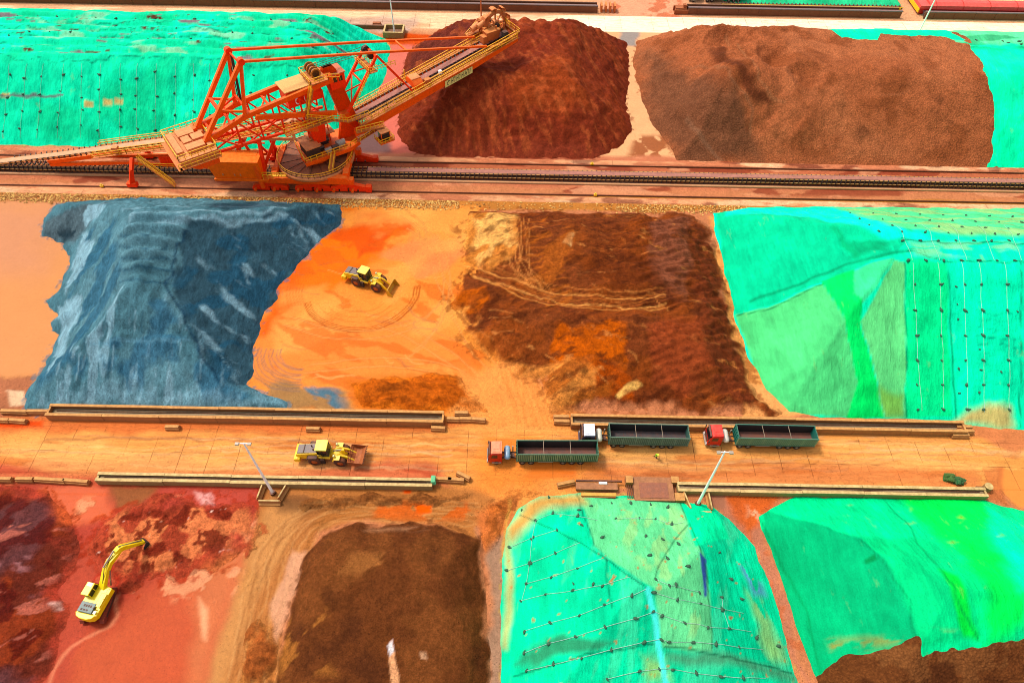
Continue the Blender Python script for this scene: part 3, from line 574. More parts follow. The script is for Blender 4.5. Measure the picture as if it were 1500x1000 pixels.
def net_on(heap, poly, paint, label, dz=.09, x1=None, m=None):
    n = sdf(poly, heap.X+.3*fbm(heap.X, heap.Y, 2, 3, 1), heap.Y+.3*fbm(heap.X, heap.Y, 2, 3, 4))
    g = heap.grid(lin(0, 250, 180, .8)); g.Z = heap.Z+np.clip(n*.8, -.6, 1)*dz+.05*fbm(heap.X, heap.Y, 3, 3, 2); paint(g)
    keep = (n > -.9) & (heap.d > -.7)
    if x1: keep &= heap.X < x1
    return g.mesh('netting_cover', m or M_NET, keep=keep, label=label, cat='netting')
eC = C_.hp([(1415, 66), (1432, 86), (1443, 110), (1455, 150), (1457, 190), (1456, 216), (1448, 240)])
netC = np.vstack([C_.hp([(1420, 62), (1402, 55), (1385, 52)]), eC, GP([(1447, 246), (1800, 256)]), np.array([(240, 190), (110, 190)])])
def pC(g):
    g.spots(netC, lin(40, 255, 190, .85), 12, .1, alpha=.5); g.poly(np.array([(100, 163), (240, 163), (240, 176), (100, 176)]), lin(150, 240, 170), soft=1, warp=2, alpha=.6)
    g.spots(np.array([(100, 160), (240, 160), (240, 176), (100, 176)]), lin(10, 150, 100), 2, .3, ax=5, alpha=.6)
net_on(C_, netC, pC, 'smooth bright green net covering the right end of the brown ore heap', x1=190)
netC2 = np.vstack([C_.hp([(1220, 46), (1232, 56), (1262, 58), (1286, 59), (1289, 49), (1330, 53), (1386, 54), (1410, 62), (1418, 60), (1395, 50)]), np.array([(112, 182), (88, 182), (78, 180)])])
net_on(C_, netC2, lambda g: None, 'ragged strip of green net along the far crest of the brown ore heap', dz=.12, x1=190)
# ---- heap D: grey-blue
footD = GP([(40, 600), (38, 578), (46, 560), (58, 548), (75, 520), (86, 492), (72, 474), (84, 462), (68, 440), (84, 428), (96, 400), (102, 376), (92, 358), (62, 346), (62, 322), (84, 298), (180, 290), (300, 291), (400, 295), (500, 300), (497, 330), (470, 352), (450, 372), (428, 398), (410, 420), (398, 448), (384, 464), (374, 505), (370, 545), (362, 566), (392, 578), (420, 590), (418, 601), (230, 599)])
def fD(X, Y, d, Z):
    step = sstep(80.5, 82, Y)*(1-sstep(97, 98.5, Y))*sstep(9.5, 11.5, Z); Z = Z+step*.7*np.sin((Y-80)*2*math.pi/3.1)
    Z = Z-.55*np.exp(-((Y-72.6)/.9)**2)*(X > -70)*(X < -38)*sstep(2, 5, d)
    Z = Z+.10*np.sin(X*2.6+fbm(X, Y, 6, 2, 1)*3)*sstep(1, 3, d)*(Y < 81)
    e = sstep(-44+(90-Y)*.15, -42+(90-Y)*.15, X); Z = Z+e*(.6*fbm(X, Y, 5, 5, 3)+.35*np.abs(fbm(X, Y, 1.8, 3, 5)))*sstep(1, 4, d)+(1-e)*(X < -66)*.35*np.abs(fbm((X+Y)*1.0, (X-Y)*.3, 2.2, 4, 2))*sstep(.5, 3, d)
    return Z
D = Heap(footD, 12.0, 33.5, .28, k=1.0, warp=.55, wsc=2.5, fn=fD, seed=4, lumps=.2)
gD = D.grid(lin(84, 126, 138)); LB = lin(150, 188, 202); DB = lin(40, 92, 118)
gD.spots(footD, lin(104, 146, 158), 7, 0, soft=.4, alpha=.8)
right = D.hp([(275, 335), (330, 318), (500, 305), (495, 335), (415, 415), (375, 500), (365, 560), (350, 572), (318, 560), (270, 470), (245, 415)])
gD.poly(right, lin(60, 92, 106), soft=.6, warp=1.2, wsc=3); gD.spots(right, lin(44, 92, 116), 3, .2, alpha=.8, seed=3, ax=2, ang=.8)  # right flank darker: its shaded side is put into the ore colour
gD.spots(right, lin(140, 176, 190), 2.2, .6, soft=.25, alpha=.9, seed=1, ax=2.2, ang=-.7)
gD.poly(D.hp([(62, 330), (130, 300), (160, 300), (110, 355), (75, 350)]), lin(88, 108, 116), soft=.8, warp=1.5); gD.spots(D.hp([(60, 340), (120, 320), (130, 350), (70, 356)]), lin(40, 60, 70), 2, .1)
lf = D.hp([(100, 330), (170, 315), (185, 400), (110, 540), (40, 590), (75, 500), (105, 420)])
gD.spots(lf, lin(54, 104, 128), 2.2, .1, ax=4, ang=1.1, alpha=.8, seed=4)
for q in ([(118, 342), (138, 350), (120, 400), (100, 425), (105, 385)], [(85, 445), (118, 430), (112, 470), (92, 520), (64, 552), (90, 490)], [(120, 320), (145, 298), (150, 305), (126, 336)]):
    gD.poly(D.hp(q), LB, soft=.4, warp=1, wsc=2, alpha=.85)  # pale left-flank patches: light from the left painted into the colour
fr = D.hp([(165, 425), (238, 418), (300, 520), (400, 600), (45, 600)])
gD.spots(fr, LB, 1.3, .34, soft=.12, alpha=.75, ax=4.5, ang=1.5708, seed=5, edge=1); gD.spots(fr, lin(52, 104, 132), 5, .25, soft=.2, alpha=.7, seed=2)
gD.poly(D.hp([(130, 560), (420, 585), (420, 600), (60, 600)]), LB, soft=1.6, warp=2, wsc=1.5, alpha=.45)
for y, a in ((312, .8), (325, .8), (303, .5)): gD.line(D.hp([(190, y+3), (260, y-2), (340, y-1), (420, y-8)]), .45, LB, soft=.5, warp=1, alpha=a)
for y in (345, 362, 378, 395, 413): gD.line(D.hp([(176, y), (215, y+2), (246, y)]), .14, lin(36, 84, 108), soft=.25, warp=.3, alpha=.8)
gD.line(D.hp([(130, 500), (200, 494), (275, 500)]), .2, lin(112, 160, 180), soft=.3, warp=.5, alpha=.7)
gD.line(D.hp([(276, 338), (264, 362), (250, 385), (243, 415), (262, 450), (285, 500), (320, 560)]), .2, lin(28, 64, 88), soft=.2, warp=.5, alpha=.8)
for k in range(60):
    x_ = random.uniform(90, 390); y_ = random.uniform(440, 590)
    if x_ > 170+(y_-430)*-.75 and x_ < 250+(y_-430)*.85: gD.line(D.hp([(x_, y_), (x_-(250-x_)*.04, y_+random.uniform(8, 40))]), random.uniform(.06, .2), random.choice([LB, LB, lin(44, 88, 108)]), soft=.12, warp=.3, wsc=2, alpha=random.uniform(.3, .8), seed=k)
for k in range(50):
    x_ = random.uniform(290, 470); y_ = random.uniform(330, 540); gD.line(D.hp([(x_, y_), (x_+random.uniform(8, 26), y_+random.uniform(8, 20))]), .1, random.choice([lin(120, 156, 172), lin(30, 60, 78), lin(30, 60, 78)]), soft=.15, warp=.7, wsc=2, alpha=random.uniform(.3, .7), seed=k)
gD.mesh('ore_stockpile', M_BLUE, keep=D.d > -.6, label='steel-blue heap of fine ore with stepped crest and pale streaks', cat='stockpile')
# ---- heap E: worked brown and orange heap in the middle
footE = GP([(694, 306), (1008, 313), (1040, 338), (1056, 398), (1072, 460), (1098, 530), (1108, 578), (1140, 603), (1090, 606), (830, 604), (806, 600), (790, 562), (702, 522), (668, 494), (690, 470), (655, 448), (664, 418), (680, 392), (672, 350)])
def fE(X, Y, d, Z):
    e = sstep(.2, 3, d); rg = sstep(22, 25, X)*sstep(.3, 3, d)
    Z = Z+e*(1.0*fbm(X, Y, 16, 5, 1)+.35*np.abs(fbm(X, Y, 4, 4, 3)))
    Z = Z-.8*np.clip(1-(ldist(E_road, X, Y)/3.2)**2, 0, 1)*e; Z = Z+.16*np.sin(ldist(E_road, X, Y)*3.5)*np.exp(-(ldist(E_road, X, Y)/3.5)**2)*e
    fan = np.clip(1-((X-30)/9)**2-((Y-75)/7)**2, 0, 1)*np.clip(d, 0, 1); Z = Z+fan*(.9+.22*np.sin(np.arctan2(Y-82, X-22)*26))
    return Z+rg*(.3*fbm(X, Y, 2.5, 4, 5)+.14*np.sin((Y*.9-X*.35)*4+fbm(X, Y, 6, 2, 1)*3))
E_road = smooth_line(GP([(690, 395), (740, 425), (800, 448), (880, 462), (960, 458), (1010, 440)]))
E_ = Heap(footE, 4.2, 23, .27, k=1.8, warp=1.3, wsc=4, fn=fE, seed=5, lumps=.3)
gE = E_.grid(lin(132, 70, 36)); e = lambda q: E_.hp(q)
gE.spots(footE, lin(124, 62, 30), 7, 0, soft=.3, alpha=.8, ax=1.5, ang=-.3); gE.spots(footE, lin(156, 80, 30), 6, .3, soft=.25, alpha=.6, seed=5)
gE.poly(e([(690, 310), (745, 315), (752, 370), (720, 400), (690, 380), (680, 345)]), lin(214, 138, 66), soft=.6, warp=1.8)
gE.spots(e([(685, 310), (760, 312), (758, 380), (690, 395)]), lin(250, 190, 112), 3.5, -.05, soft=.12)
gE.poly(e([(960, 318), (1012, 320), (1005, 440), (960, 440), (948, 380)]), lin(148, 88, 62), soft=.6, warp=1)
gE.poly(e([(1012, 325), (1040, 345), (1095, 580), (1100, 600), (1050, 600), (1020, 450)]), lin(124, 62, 34), soft=1, warp=1.5)
gE.poly(e([(655, 425), (705, 420), (712, 440), (690, 462), (660, 455)]), lin(192, 98, 24), soft=.4, warp=1)
gE.poly(e([(680, 480), (720, 490), (730, 530), (700, 520), (670, 500)]), lin(176, 98, 42), soft=.5, warp=1.2)
gE.poly(e([(800, 470), (850, 462), (905, 480), (915, 530), (880, 560), (830, 545), (790, 540)]), lin(196, 98, 20), soft=.6, warp=2.4, wsc=6)
gE.poly(e([(880, 520), (930, 545), (935, 575), (880, 600), (860, 570)]), lin(178, 84, 22), soft=.6, warp=2, wsc=6)
gE.poly(e([(900, 325), (1000, 440), (960, 450), (870, 420), (850, 380)]), lin(112, 54, 22), soft=2, warp=3, alpha=.8)
gE.poly(e([(730, 540), (830, 520), (880, 545), (870, 600), (800, 600), (760, 560)]), lin(232, 152, 78), soft=.8, warp=2.6, wsc=6, alpha=.9)
gE.spots(e([(720, 520), (900, 520), (900, 604), (760, 604)]), lin(178, 100, 40), 2.2, .15, ax=4, ang=.45, alpha=.85)
gE.spots(e([(760, 500), (860, 470), (860, 530), (760, 540)]), lin(122, 62, 26), 3, .1, alpha=.7)
gE.poly(e([(905, 575), (932, 557), (944, 566), (936, 574), (905, 586), (900, 584)]), lin(252, 196, 112), soft=.25, warp=.7)
gE.poly(e([(823, 355), (832, 340), (840, 340), (836, 360)]), lin(252, 205, 140), soft=.2, warp=.4)
gE.spots(footE, lin(226, 150, 84), 1.3, .82, soft=.15, alpha=.6, ax=2.5, ang=-.3, seed=7); gE.spots(footE, lin(84, 40, 18), 1.1, .35, soft=.2, alpha=.6, ax=2.2, ang=.4, seed=6); gE.spots(footE, lin(160, 86, 40), .9, .45, soft=.2, alpha=.4, ax=3, ang=-.2, seed=3)
for k in range(90):
    x_, y_ = random.uniform(700, 1080), random.uniform(320, 595); a_ = random.choice([-.35, .3, .9]); l_ = random.uniform(10, 36)
    gE.line(e([(x_, y_), (x_+l_*math.cos(a_), y_+l_*math.sin(a_)*.7)]), .1, lin(*random.choice([(226, 150, 84), (92, 44, 20), (190, 110, 54)])), soft=.14, warp=.5, alpha=random.uniform(.3, .7), seed=k)
for i in range(14): gE.line(e([(760+i*3, 330+i*9), (800+i*3, 318+i*9)]), .2, lin(206, 116, 42), soft=.3, warp=.8, alpha=.6, seed=i)
gE.spots(e([(760, 330), (850, 330), (840, 420), (740, 420)]), lin(176, 98, 40), 2, .2, ax=3.5, ang=.7, alpha=.8)
gE.poly(e([(960, 480), (1030, 460), (1045, 545), (1000, 580), (960, 560)]), lin(156, 76, 42), soft=1, warp=1.6, alpha=.8)
for k, (off, al, cc) in enumerate([(-2.0, .9, (232, 158, 84)), (-1.5, .7, (200, 120, 60)), (-.9, .9, (240, 170, 96)), (-.4, .5, (190, 110, 55)), (.5, .6, (200, 120, 58)), (1.1, .9, (238, 166, 92)), (1.6, .6, (200, 120, 60)), (2.3, .6, (214, 134, 70))]):
    gE.line(np.array(E_road[:26])+np.array([0, off]), .13, lin(*cc), soft=.14, warp=.5, alpha=al, seed=k)
for k in range(7): gE.line(smooth_line(e([(742+k*5, 320), (745+k*5, 360), (750+k*5, 395), (775+k*6, 420+k*2)])), .1, lin(226, 150, 82), soft=.12, warp=.4, alpha=.6, seed=k)
for k in range(34): y = 322+k*3.3; gE.line(e([(948+k*.4, y), (975+k*.4, y+2.5), (1006+k*.4, y+1)]), .07, lin(96, 48, 26), soft=.12, warp=.2, alpha=.5, seed=k)
E_.blend(gE, 1.6); gE.mesh('ore_stockpile', M_CLAY, keep=E_.d > -.6, label='low rutted brown and orange heap crossed by wheel tracks right of the muddy clearing', cat='stockpile')
# ---- heap F: right middle, netted
footF = GP([(1043, 312), (1050, 345), (1062, 395), (1075, 460), (1100, 528), (1122, 572), (1155, 602), (1200, 611), (1400, 614), (1420, 622), (1500, 627), (1850, 640), (1850, 318), (1500, 306), (1230, 303), (1100, 304)])
F_ = Heap(footF, 14.5, 32, .32, k=1.3, warp=.35, seed=6, lumps=.3, fn=lambda X, Y, d, Z: Z+.1*np.sin(X*1.3+fbm(X, Y, 9, 2)*2)*sstep(2, 5, d)-.8*np.clip(1-((X-64)/5)**2-((Y-92)/4)**2, 0, 1))
gF = F_.grid(lin(0, 246, 188, .74)); f = lambda q: F_.hp(q)
gF.poly(f([(1046, 306), (1300, 306), (1340, 345), (1310, 372), (1200, 415), (1130, 445), (1078, 462), (1060, 400)]), lin(0, 214, 158, .68), soft=.2, warp=.4)
gF.poly(f([(1060, 302), (1240, 305), (1330, 336), (1370, 352), (1300, 352), (1180, 318), (1060, 318)]), lin(0, 244, 204, .8), soft=.7, warp=.8)
gF.poly(f([(1230, 350), (1300, 358), (1290, 372), (1240, 384)]), lin(0, 176, 120), soft=.8, warp=1.5, alpha=.8)
gF.poly(f([(1215, 330), (1225, 330), (1258, 375), (1250, 380)]), lin(0, 196, 132), soft=.3, warp=.5, alpha=.7)
gF.poly(f([(1076, 462), (1130, 448), (1205, 416), (1250, 530), (1256, 560), (1242, 612), (1150, 606), (1112, 560), (1090, 500)]), lin(96, 216, 136, .68), soft=.15, warp=.25)
gF.poly(f([(1202, 412), (1250, 395), (1262, 440), (1262, 480), (1295, 612), (1240, 614), (1256, 560), (1248, 520)]), lin(0, 232, 116, .7), soft=.15, warp=.2)
gF.poly(f([(1250, 396), (1308, 378), (1285, 420), (1262, 445), (1252, 430)]), lin(80, 232, 160, .7), soft=.15, warp=.3)
gF.poly(f([(1308, 380), (1325, 385), (1326, 612), (1296, 612), (1262, 470), (1290, 420)]), lin(112, 220, 140, .7), soft=.15, warp=.25)
gF.poly(f([(1286, 566), (1326, 580), (1326, 612), (1296, 612)]), lin(140, 196, 82), soft=.8, warp=.6, alpha=.8)
gF.poly(f([(1326, 378), (1386, 384), (1394, 612), (1327, 612)]), lin(0, 240, 156, .72), soft=.2, warp=.2)
gF.poly(f([(1355, 300), (1225, 305), (1300, 330), (1400, 345), (1500, 348), (1600, 350), (1600, 305)]), lin(112, 226, 150, .7), soft=.6, warp=.8, alpha=.8)
gF.spots(f([(1225, 305), (1600, 305), (1600, 350), (1330, 345)]), lin(186, 210, 130), 2, .1, ax=5, ang=-.4, alpha=.6)
gF.poly(f([(1420, 604), (1450, 594), (1478, 600), (1492, 630), (1400, 626)]), lin(232, 184, 108), soft=1, warp=1, alpha=.85)
for q in ([(1388, 384), (1392, 480), (1400, 612)], [(1494, 385), (1496, 500), (1496, 625)], [(1326, 384), (1328, 612)]): gF.line(f(q), .1, lin(0, 120, 70), soft=.1, warp=.1, alpha=.7)
gF.line(f([(1100, 440), (1170, 418), (1240, 388), (1300, 372), (1340, 366)]), .3, lin(0, 130, 80), soft=.3, warp=.3, alpha=.6)
gF.line(f([(1078, 463), (1130, 452), (1206, 416)]), .12, lin(0, 120, 72), soft=.1, warp=.1, alpha=.7)
gF.line(f([(1320, 350), (1380, 356), (1500, 357)]), .2, lin(20, 110, 80), soft=.15, warp=.3, alpha=.8); gF.line(f([(1330, 368), (1380, 382), (1500, 384)]), .14, lin(20, 120, 90), soft=.15, warp=.3, alpha=.8)
gF.spots(f([(1330, 350), (1500, 352), (1500, 380), (1340, 378)]), lin(170, 236, 170), 2, 0, ax=4, alpha=.6)
for k in range(10): gF.line(f([(1430, 440+k*13), (1460, 443+k*13+random.uniform(-5, 5)), (1488, 446+k*13)]), .08, lin(0, 130, 110), soft=.1, warp=.2, alpha=random.uniform(0, .6), seed=k)
gF.mesh('netting_cover', M_NET, keep=(F_.d > -.6) & (F_.X < 130), label='patchwork green and turquoise netting over the tall heap at the right of the worked heap', cat='netting')
# ---- heap G: low dark red spread at the near left
footG = GP([(-300, 712), (20, 711), (70, 722), (96, 745), (112, 790), (108, 830), (92, 862), (104, 900), (84, 950), (62, 1000), (50, 1080), (-300, 1100)])
G_ = Heap(footG, 2.0, 20, .25, k=1, warp=.8, seed=7, lumps=.5)
gG = G_.grid(lin(116, 50, 34), .7); gG.spots(footG, lin(160, 70, 36), 5, .1, alpha=.8); gG.spots(footG, lin(108, 64, 64), 8, .2, soft=.25, alpha=.85, seed=5); gG.spots(footG, lin(92, 22, 14), 3, .3, seed=4, alpha=.8)
gG.spots(G_.hp([(-10, 760), (60, 770), (60, 880), (-10, 880)]), lin(190, 130, 130), 2.5, .2, ax=2, alpha=.8)
gG.spots(footG, lin(206, 120, 100), 1.6, .5, soft=.06, ax=3, ang=.6, alpha=.7, seed=6)
G_.blend(gG, 2.2); gG.mesh('ore_stockpile', M_CLAY, keep=G_.d > -.6, label='low dark crimson spread of ore left of the yellow excavator', cat='stockpile')
# ---- heap H: clay the excavator is digging
footH = GP([(128, 800), (150, 760), (200, 738), (260, 726), (320, 728), (372, 740), (384, 772), (360, 806), (320, 832), (270, 850), (215, 856), (165, 850), (136, 830)])
H_ = Heap(footH, .9, 14, .2, k=.8, warp=1.6, wsc=3, seed=8, lumps=.5, fn=lambda X, Y, d, Z: Z+.5*np.abs(fbm(X, Y, 2.2, 4, 3))*sstep(0, 1.5, d))
gH = H_.grid(lin(180, 80, 54), .7); gH.spots(footH, lin(238, 142, 92), 3.6, .1, alpha=.9); gH.spots(footH, lin(126, 46, 26), 1.6, .2, seed=5, alpha=.9); gH.spots(footH, lin(250, 200, 180), 1.3, .85, soft=.05, seed=7)
H_.blend(gH, 2.6); gH.mesh('dirt_heap', M_CLAY, keep=H_.d > -.5, label='churned red and orange clay mound in front of the excavator bucket', cat='dirt heap')
# ---- heap I: dark brown heap at the bottom
footI = GP([(398, 1100), (402, 1000), (408, 950), (428, 880), (446, 820), (466, 782), (505, 768), (640, 767), (668, 776), (688, 782), (707, 784), (707, 830), (713, 900), (718, 960), (722, 1100)])
def fI(X, Y, d, Z): return Z+.3*fbm(X, Y, 6, 4, 2)*sstep(.5, 3, d)
I_ = Heap(footI, 3.2, 36, .24, k=1.6, warp=.5, wsc=2.5, fn=fI, seed=9, lumps=.25)
gI = I_.grid(lin(112, 64, 34)); gI.spots(footI, lin(136, 82, 44), 5, .1, soft=.3, alpha=.7); gI.spots(footI, lin(84, 46, 26), 7, .1, soft=.3, alpha=.7, seed=4)
gI.spots(I_.hp([(500, 800), (600, 800), (580, 850), (490, 850)]), lin(172, 112, 62), 2.2, .05, ax=2.5, ang=.5, alpha=.8)
gI.spots(I_.hp([(400, 900), (490, 880), (500, 1000), (400, 1000)]), lin(178, 116, 58), 2, .1, ax=2.5, ang=.9, alpha=.85)
gI.spots(I_.hp([(500, 770), (640, 768), (640, 782), (500, 782)]), lin(226, 168, 126), 2, .2, ax=3, alpha=.8)
gI.poly(I_.hp([(568, 945), (573, 938), (577, 960), (584, 990), (582, 1010), (574, 1010), (570, 975)]), lin(244, 178, 130), soft=.12, warp=.2); gI.poly(I_.hp([(567, 946), (573, 938), (576, 955), (570, 962)]), lin(235, 225, 225), soft=.12, warp=.15)
gI.poly(I_.hp([(614, 955), (626, 955), (626, 966), (616, 966)]), lin(196, 150, 116), soft=.15, warp=.4)
I_.blend(gI, .6); gI.mesh('ore_stockpile', M_FINE, keep=I_.d > -.6, label='dark chocolate brown flat-topped heap ringed by the haul track', cat='stockpile')
# ---- loose clods left of it, and windrow by the road
for foot, H, lab, c in (([(352, 1000), (362, 930), (380, 905), (405, 915), (410, 945), (398, 985), (392, 1020)], 1.2, 'rough brown dirt clods beside the left edge of the dark brown heap', (168, 96, 50)),
                     ([(512, 562), (560, 552), (640, 548), (672, 552), (700, 585), (712, 600), (560, 601), (528, 590)], .9, 'low orange dirt ridges behind the long trough beside the orange clearing', (206, 108, 34)),
                     ([(432, 740), (455, 726), (500, 722), (560, 722), (640, 722), (690, 728), (640, 736), (540, 738), (470, 744), (440, 752)], .7, 'scraped dark dirt windrow along the near road trough', (140, 86, 46)),
                     ([(708, 740), (742, 722), (770, 718), (800, 722), (760, 734), (738, 760), (722, 800), (712, 812), (708, 790)], .8, 'ribbed orange-brown dirt bank at the corner of the netted heap', (186, 106, 52))):
    ft = GP(foot); h = Heap(ft, H, 24, .2, k=.5, warp=.7, wsc=2, seed=3, lumps=.5, fn=lambda X, Y, d, Z: Z+.25*np.sin(X*1.1+Y*2.2+fbm(X, Y, 4, 3)*3)*sstep(0, 1, d))
    g = h.grid(lin(*c)); g.spots(ft, tuple(x*.5 for x in lin(*c)), 2, .15, ax=3, alpha=.8); g.spots(ft, tuple(min(.6, x*1.6) for x in lin(*c)), 2, .25, ax=3, seed=5, alpha=.8)
    h.blend(g, 1.3); g.mesh('dirt_heap', M_CLAY, keep=h.d > -.5, label=lab, cat='dirt heap')
# ---- heap J: near middle, netted hip-roof heap
footJ = GP([(736, 1000), (734, 900), (736, 820), (744, 775), (760, 745), (790, 728), (850, 722), (1000, 731), (1045, 742), (1068, 758), (1104, 800), (1127, 860), (1143, 910), (1158, 960), (1172, 1010), (1200, 1110), (738, 1110)])
J_ = Heap(footJ, 12.5, 32, .22, k=1.2, warp=.3, seed=10, lumps=.25)
gJ = J_.grid(lin(0, 234, 174, .7)); j = lambda q: J_.hp(q)
gJ.spots(footJ, lin(0, 214, 158, .64), 5, 0, soft=.3, alpha=.8); gJ.spots(footJ, lin(90, 236, 180), 2, .3, ax=5, ang=1.3, alpha=.5, seed=4)
gJ.poly(j([(848, 726), (995, 732), (1010, 768), (1034, 835), (1040, 900), (1045, 955), (970, 944), (958, 862), (870, 800)]), lin(116, 224, 156, .7), soft=.25, warp=.3)
gJ.spots(j([(850, 730), (1000, 735), (1040, 950), (970, 940), (950, 860)]), lin(176, 232, 150), 2, .15, ax=3, ang=1.3, alpha=.6); gJ.spots(j([(850, 730), (1000, 735), (1040, 950), (970, 940)]), lin(226, 160, 96), 1.2, .85, alpha=.5, seed=7)
gJ.poly(j([(740, 770), (770, 730), (850, 722), (856, 735), (790, 748), (752, 790)]), lin(236, 178, 96), soft=1.4, warp=1, alpha=.95); gJ.poly(j([(738, 800), (745, 780), (750, 850), (745, 950), (736, 950)]), lin(220, 190, 110), soft=.5, warp=.5, alpha=.7)
gJ.poly(j([(994, 731), (1045, 742), (1070, 790), (1020, 800), (1008, 765)]), lin(0, 226, 160, .8), soft=.2, warp=.3)
gJ.poly(j([(1024, 808), (1034, 820), (1034, 870), (1030, 872)]), lin(70, 100, 170), soft=.15, warp=.2); gJ.spots(j([(1072, 820), (1100, 820), (1130, 880), (1100, 880)]), lin(120, 180, 230), 1.2, .15, ax=2, ang=1.8)
gJ.poly(j([(760, 970), (800, 940), (880, 926), (900, 935), (860, 952), (790, 972)]), lin(60, 140, 100), soft=.6, warp=1, alpha=.85); gJ.poly(j([(975, 950), (1040, 955), (1120, 975), (1170, 985), (1170, 1000), (1060, 978), (980, 966)]), lin(90, 160, 120), soft=.7, warp=.8, alpha=.8)
gJ.spots(footJ, lin(214, 120, 60), .9, .92, soft=.05, alpha=.8, seed=1); gJ.poly(j([(935, 960), (970, 955), (980, 1000), (940, 1000)]), lin(170, 210, 110), soft=1, warp=1.5, alpha=.7)
gJ.spots(j([(1080, 850), (1130, 880), (1170, 980), (1130, 980)]), lin(190, 220, 120), 2, .1, ax=4, ang=1.9, alpha=.6)
for q in ([(760, 755), (815, 776), (850, 795), (885, 818), (925, 846), (946, 862)], [(846, 724), (858, 762), (872, 800)], [(885, 818), (890, 850), (896, 890)], [(1008, 768), (985, 795), (965, 830), (958, 850)], [(752, 990), (800, 978), (880, 955), (960, 940)], [(975, 944), (1060, 962), (1160, 985)], [(995, 732), (1010, 768), (1034, 835), (1042, 950)]):
    gJ.line(j(q), .1, lin(0, 90, 60), soft=.1, warp=.2, alpha=.7)
gJ.line(j([(948, 866), (958, 905), (968, 960), (974, 1000)]), .38, lin(90, 240, 225, .85), soft=.2, warp=.2, alpha=.9)
gJ.mesh('netting_cover', M_NET, keep=J_.d > -.6, label='green netting with ridge seams and many weights over the hipped heap at the bottom', cat='netting')
# ---- heap K: near right, brown, netted
footK = GP([(1214, 1110), (1198, 1000), (1181, 950), (1160, 890), (1135, 820), (1118, 775), (1115, 760), (1131, 746), (1164, 729), (1300, 728), (1440, 734), (1500, 750), (1620, 790), (1900, 850), (1900, 1110)])
Kp = Heap(footK, 9.5, 30, .24, k=2, warp=.3, seed=11, lumps=.35)
gK = Kp.grid(lin(126, 76, 42)); gK.spots(footK, lin(150, 98, 58), 3, .1, alpha=.8); gK.spots(footK, lin(94, 54, 30), 5, .2, alpha=.8, seed=4)
gK.mesh('ore_stockpile', M_ORE, keep=(Kp.d > -.6) & (Kp.X < 110), label='brown ore showing below the green net at the bottom right corner', cat='stockpile')
netK = np.vstack([GP([(1199, 1012), (1188, 998), (1169, 945), (1148, 890), (1123, 820), (1106, 775), (1102, 756), (1121, 737), (1160, 718), (1300, 722), (1440, 726), (1500, 742), (1640, 790), (1900, 830)]), Kp.hp([(1640, 915)])+np.array([20, 0]), Kp.hp([(1498, 932), (1440, 938), (1352, 958), (1346, 938), (1300, 946), (1240, 966), (1200, 990)])])
def pK(g):
    q = lambda p: Kp.hp(p); g.C[..., :3] = lin(0, 238, 158, .68)
    g.poly(q([(1110, 745), (1200, 770), (1262, 790), (1300, 830), (1330, 880), (1345, 940), (1260, 960), (1190, 995), (1140, 880)]), lin(0, 196, 132, .6), soft=.3, warp=.6)
    g.poly(q([(1380, 790), (1420, 850), (1435, 930), (1350, 940), (1300, 832), (1262, 788)]), lin(0, 216, 138, .68), soft=.5, warp=.4)
    g.poly(q([(1290, 722), (1440, 726), (1470, 800), (1500, 880), (1500, 920), (1440, 935), (1420, 850), (1380, 790), (1340, 750)]), lin(0, 246, 104, .74), soft=1.5, warp=1.5)
    g.poly(q([(1440, 740), (1500, 770), (1640, 800), (1640, 900), (1480, 860)]), lin(0, 246, 180, .76), soft=1.5, warp=1.5, alpha=.8)
    g.poly(q([(1370, 830), (1400, 840), (1420, 900), (1432, 935), (1410, 930), (1395, 890)]), lin(0, 220, 70, .75), soft=.4, warp=.5, alpha=.9)
    g.spots(q([(1190, 930), (1250, 925), (1400, 918), (1400, 945), (1260, 960), (1200, 985)]), lin(176, 150, 60), 1.5, .3, ax=3, alpha=.8)
    for p in ((1247, 740, 10, 3), (1330, 745, 4, 10), (1330, 766, 12, 4), (1404, 760, 12, 8), (1463, 784, 8, 5), (1400, 795, 16, 5), (1440, 860, 5, 4), (1465, 926, 5, 4), (1205, 952, 12, 8), (1474, 812, 4, 2)):
        g.spots(q([(p[0]-p[2], p[1]), (p[0], p[1]-p[3]), (p[0]+p[2], p[1]), (p[0], p[1]+p[3])]), lin(186, 146, 52), .7, -.05, ax=3, ang=-.3, soft=.25, alpha=.85, edge=.8, seed=p[0] % 5)
    g.poly(q([(1262, 822), (1278, 814), (1282, 822), (1264, 828)]), lin(0, 130, 60), soft=.2, warp=.3, alpha=.7)
    g.line(q([(1290, 724), (1330, 770), (1372, 830), (1400, 880), (1430, 935)]), .12, lin(0, 140, 80), soft=.15, warp=.3, alpha=.7)
    g.line(q([(1262, 790), (1300, 830), (1330, 885), (1345, 938)]), .1, lin(0, 130, 80), soft=.15, warp=.3, alpha=.6); g.line(q([(1108, 752), (1135, 800), (1180, 900), (1200, 985)]), .15, lin(0, 150, 90), soft=.2, warp=.3, alpha=.7)
net_on(Kp, netK, pK, 'thick smooth green net over the heap in the bottom right corner', x1=112)
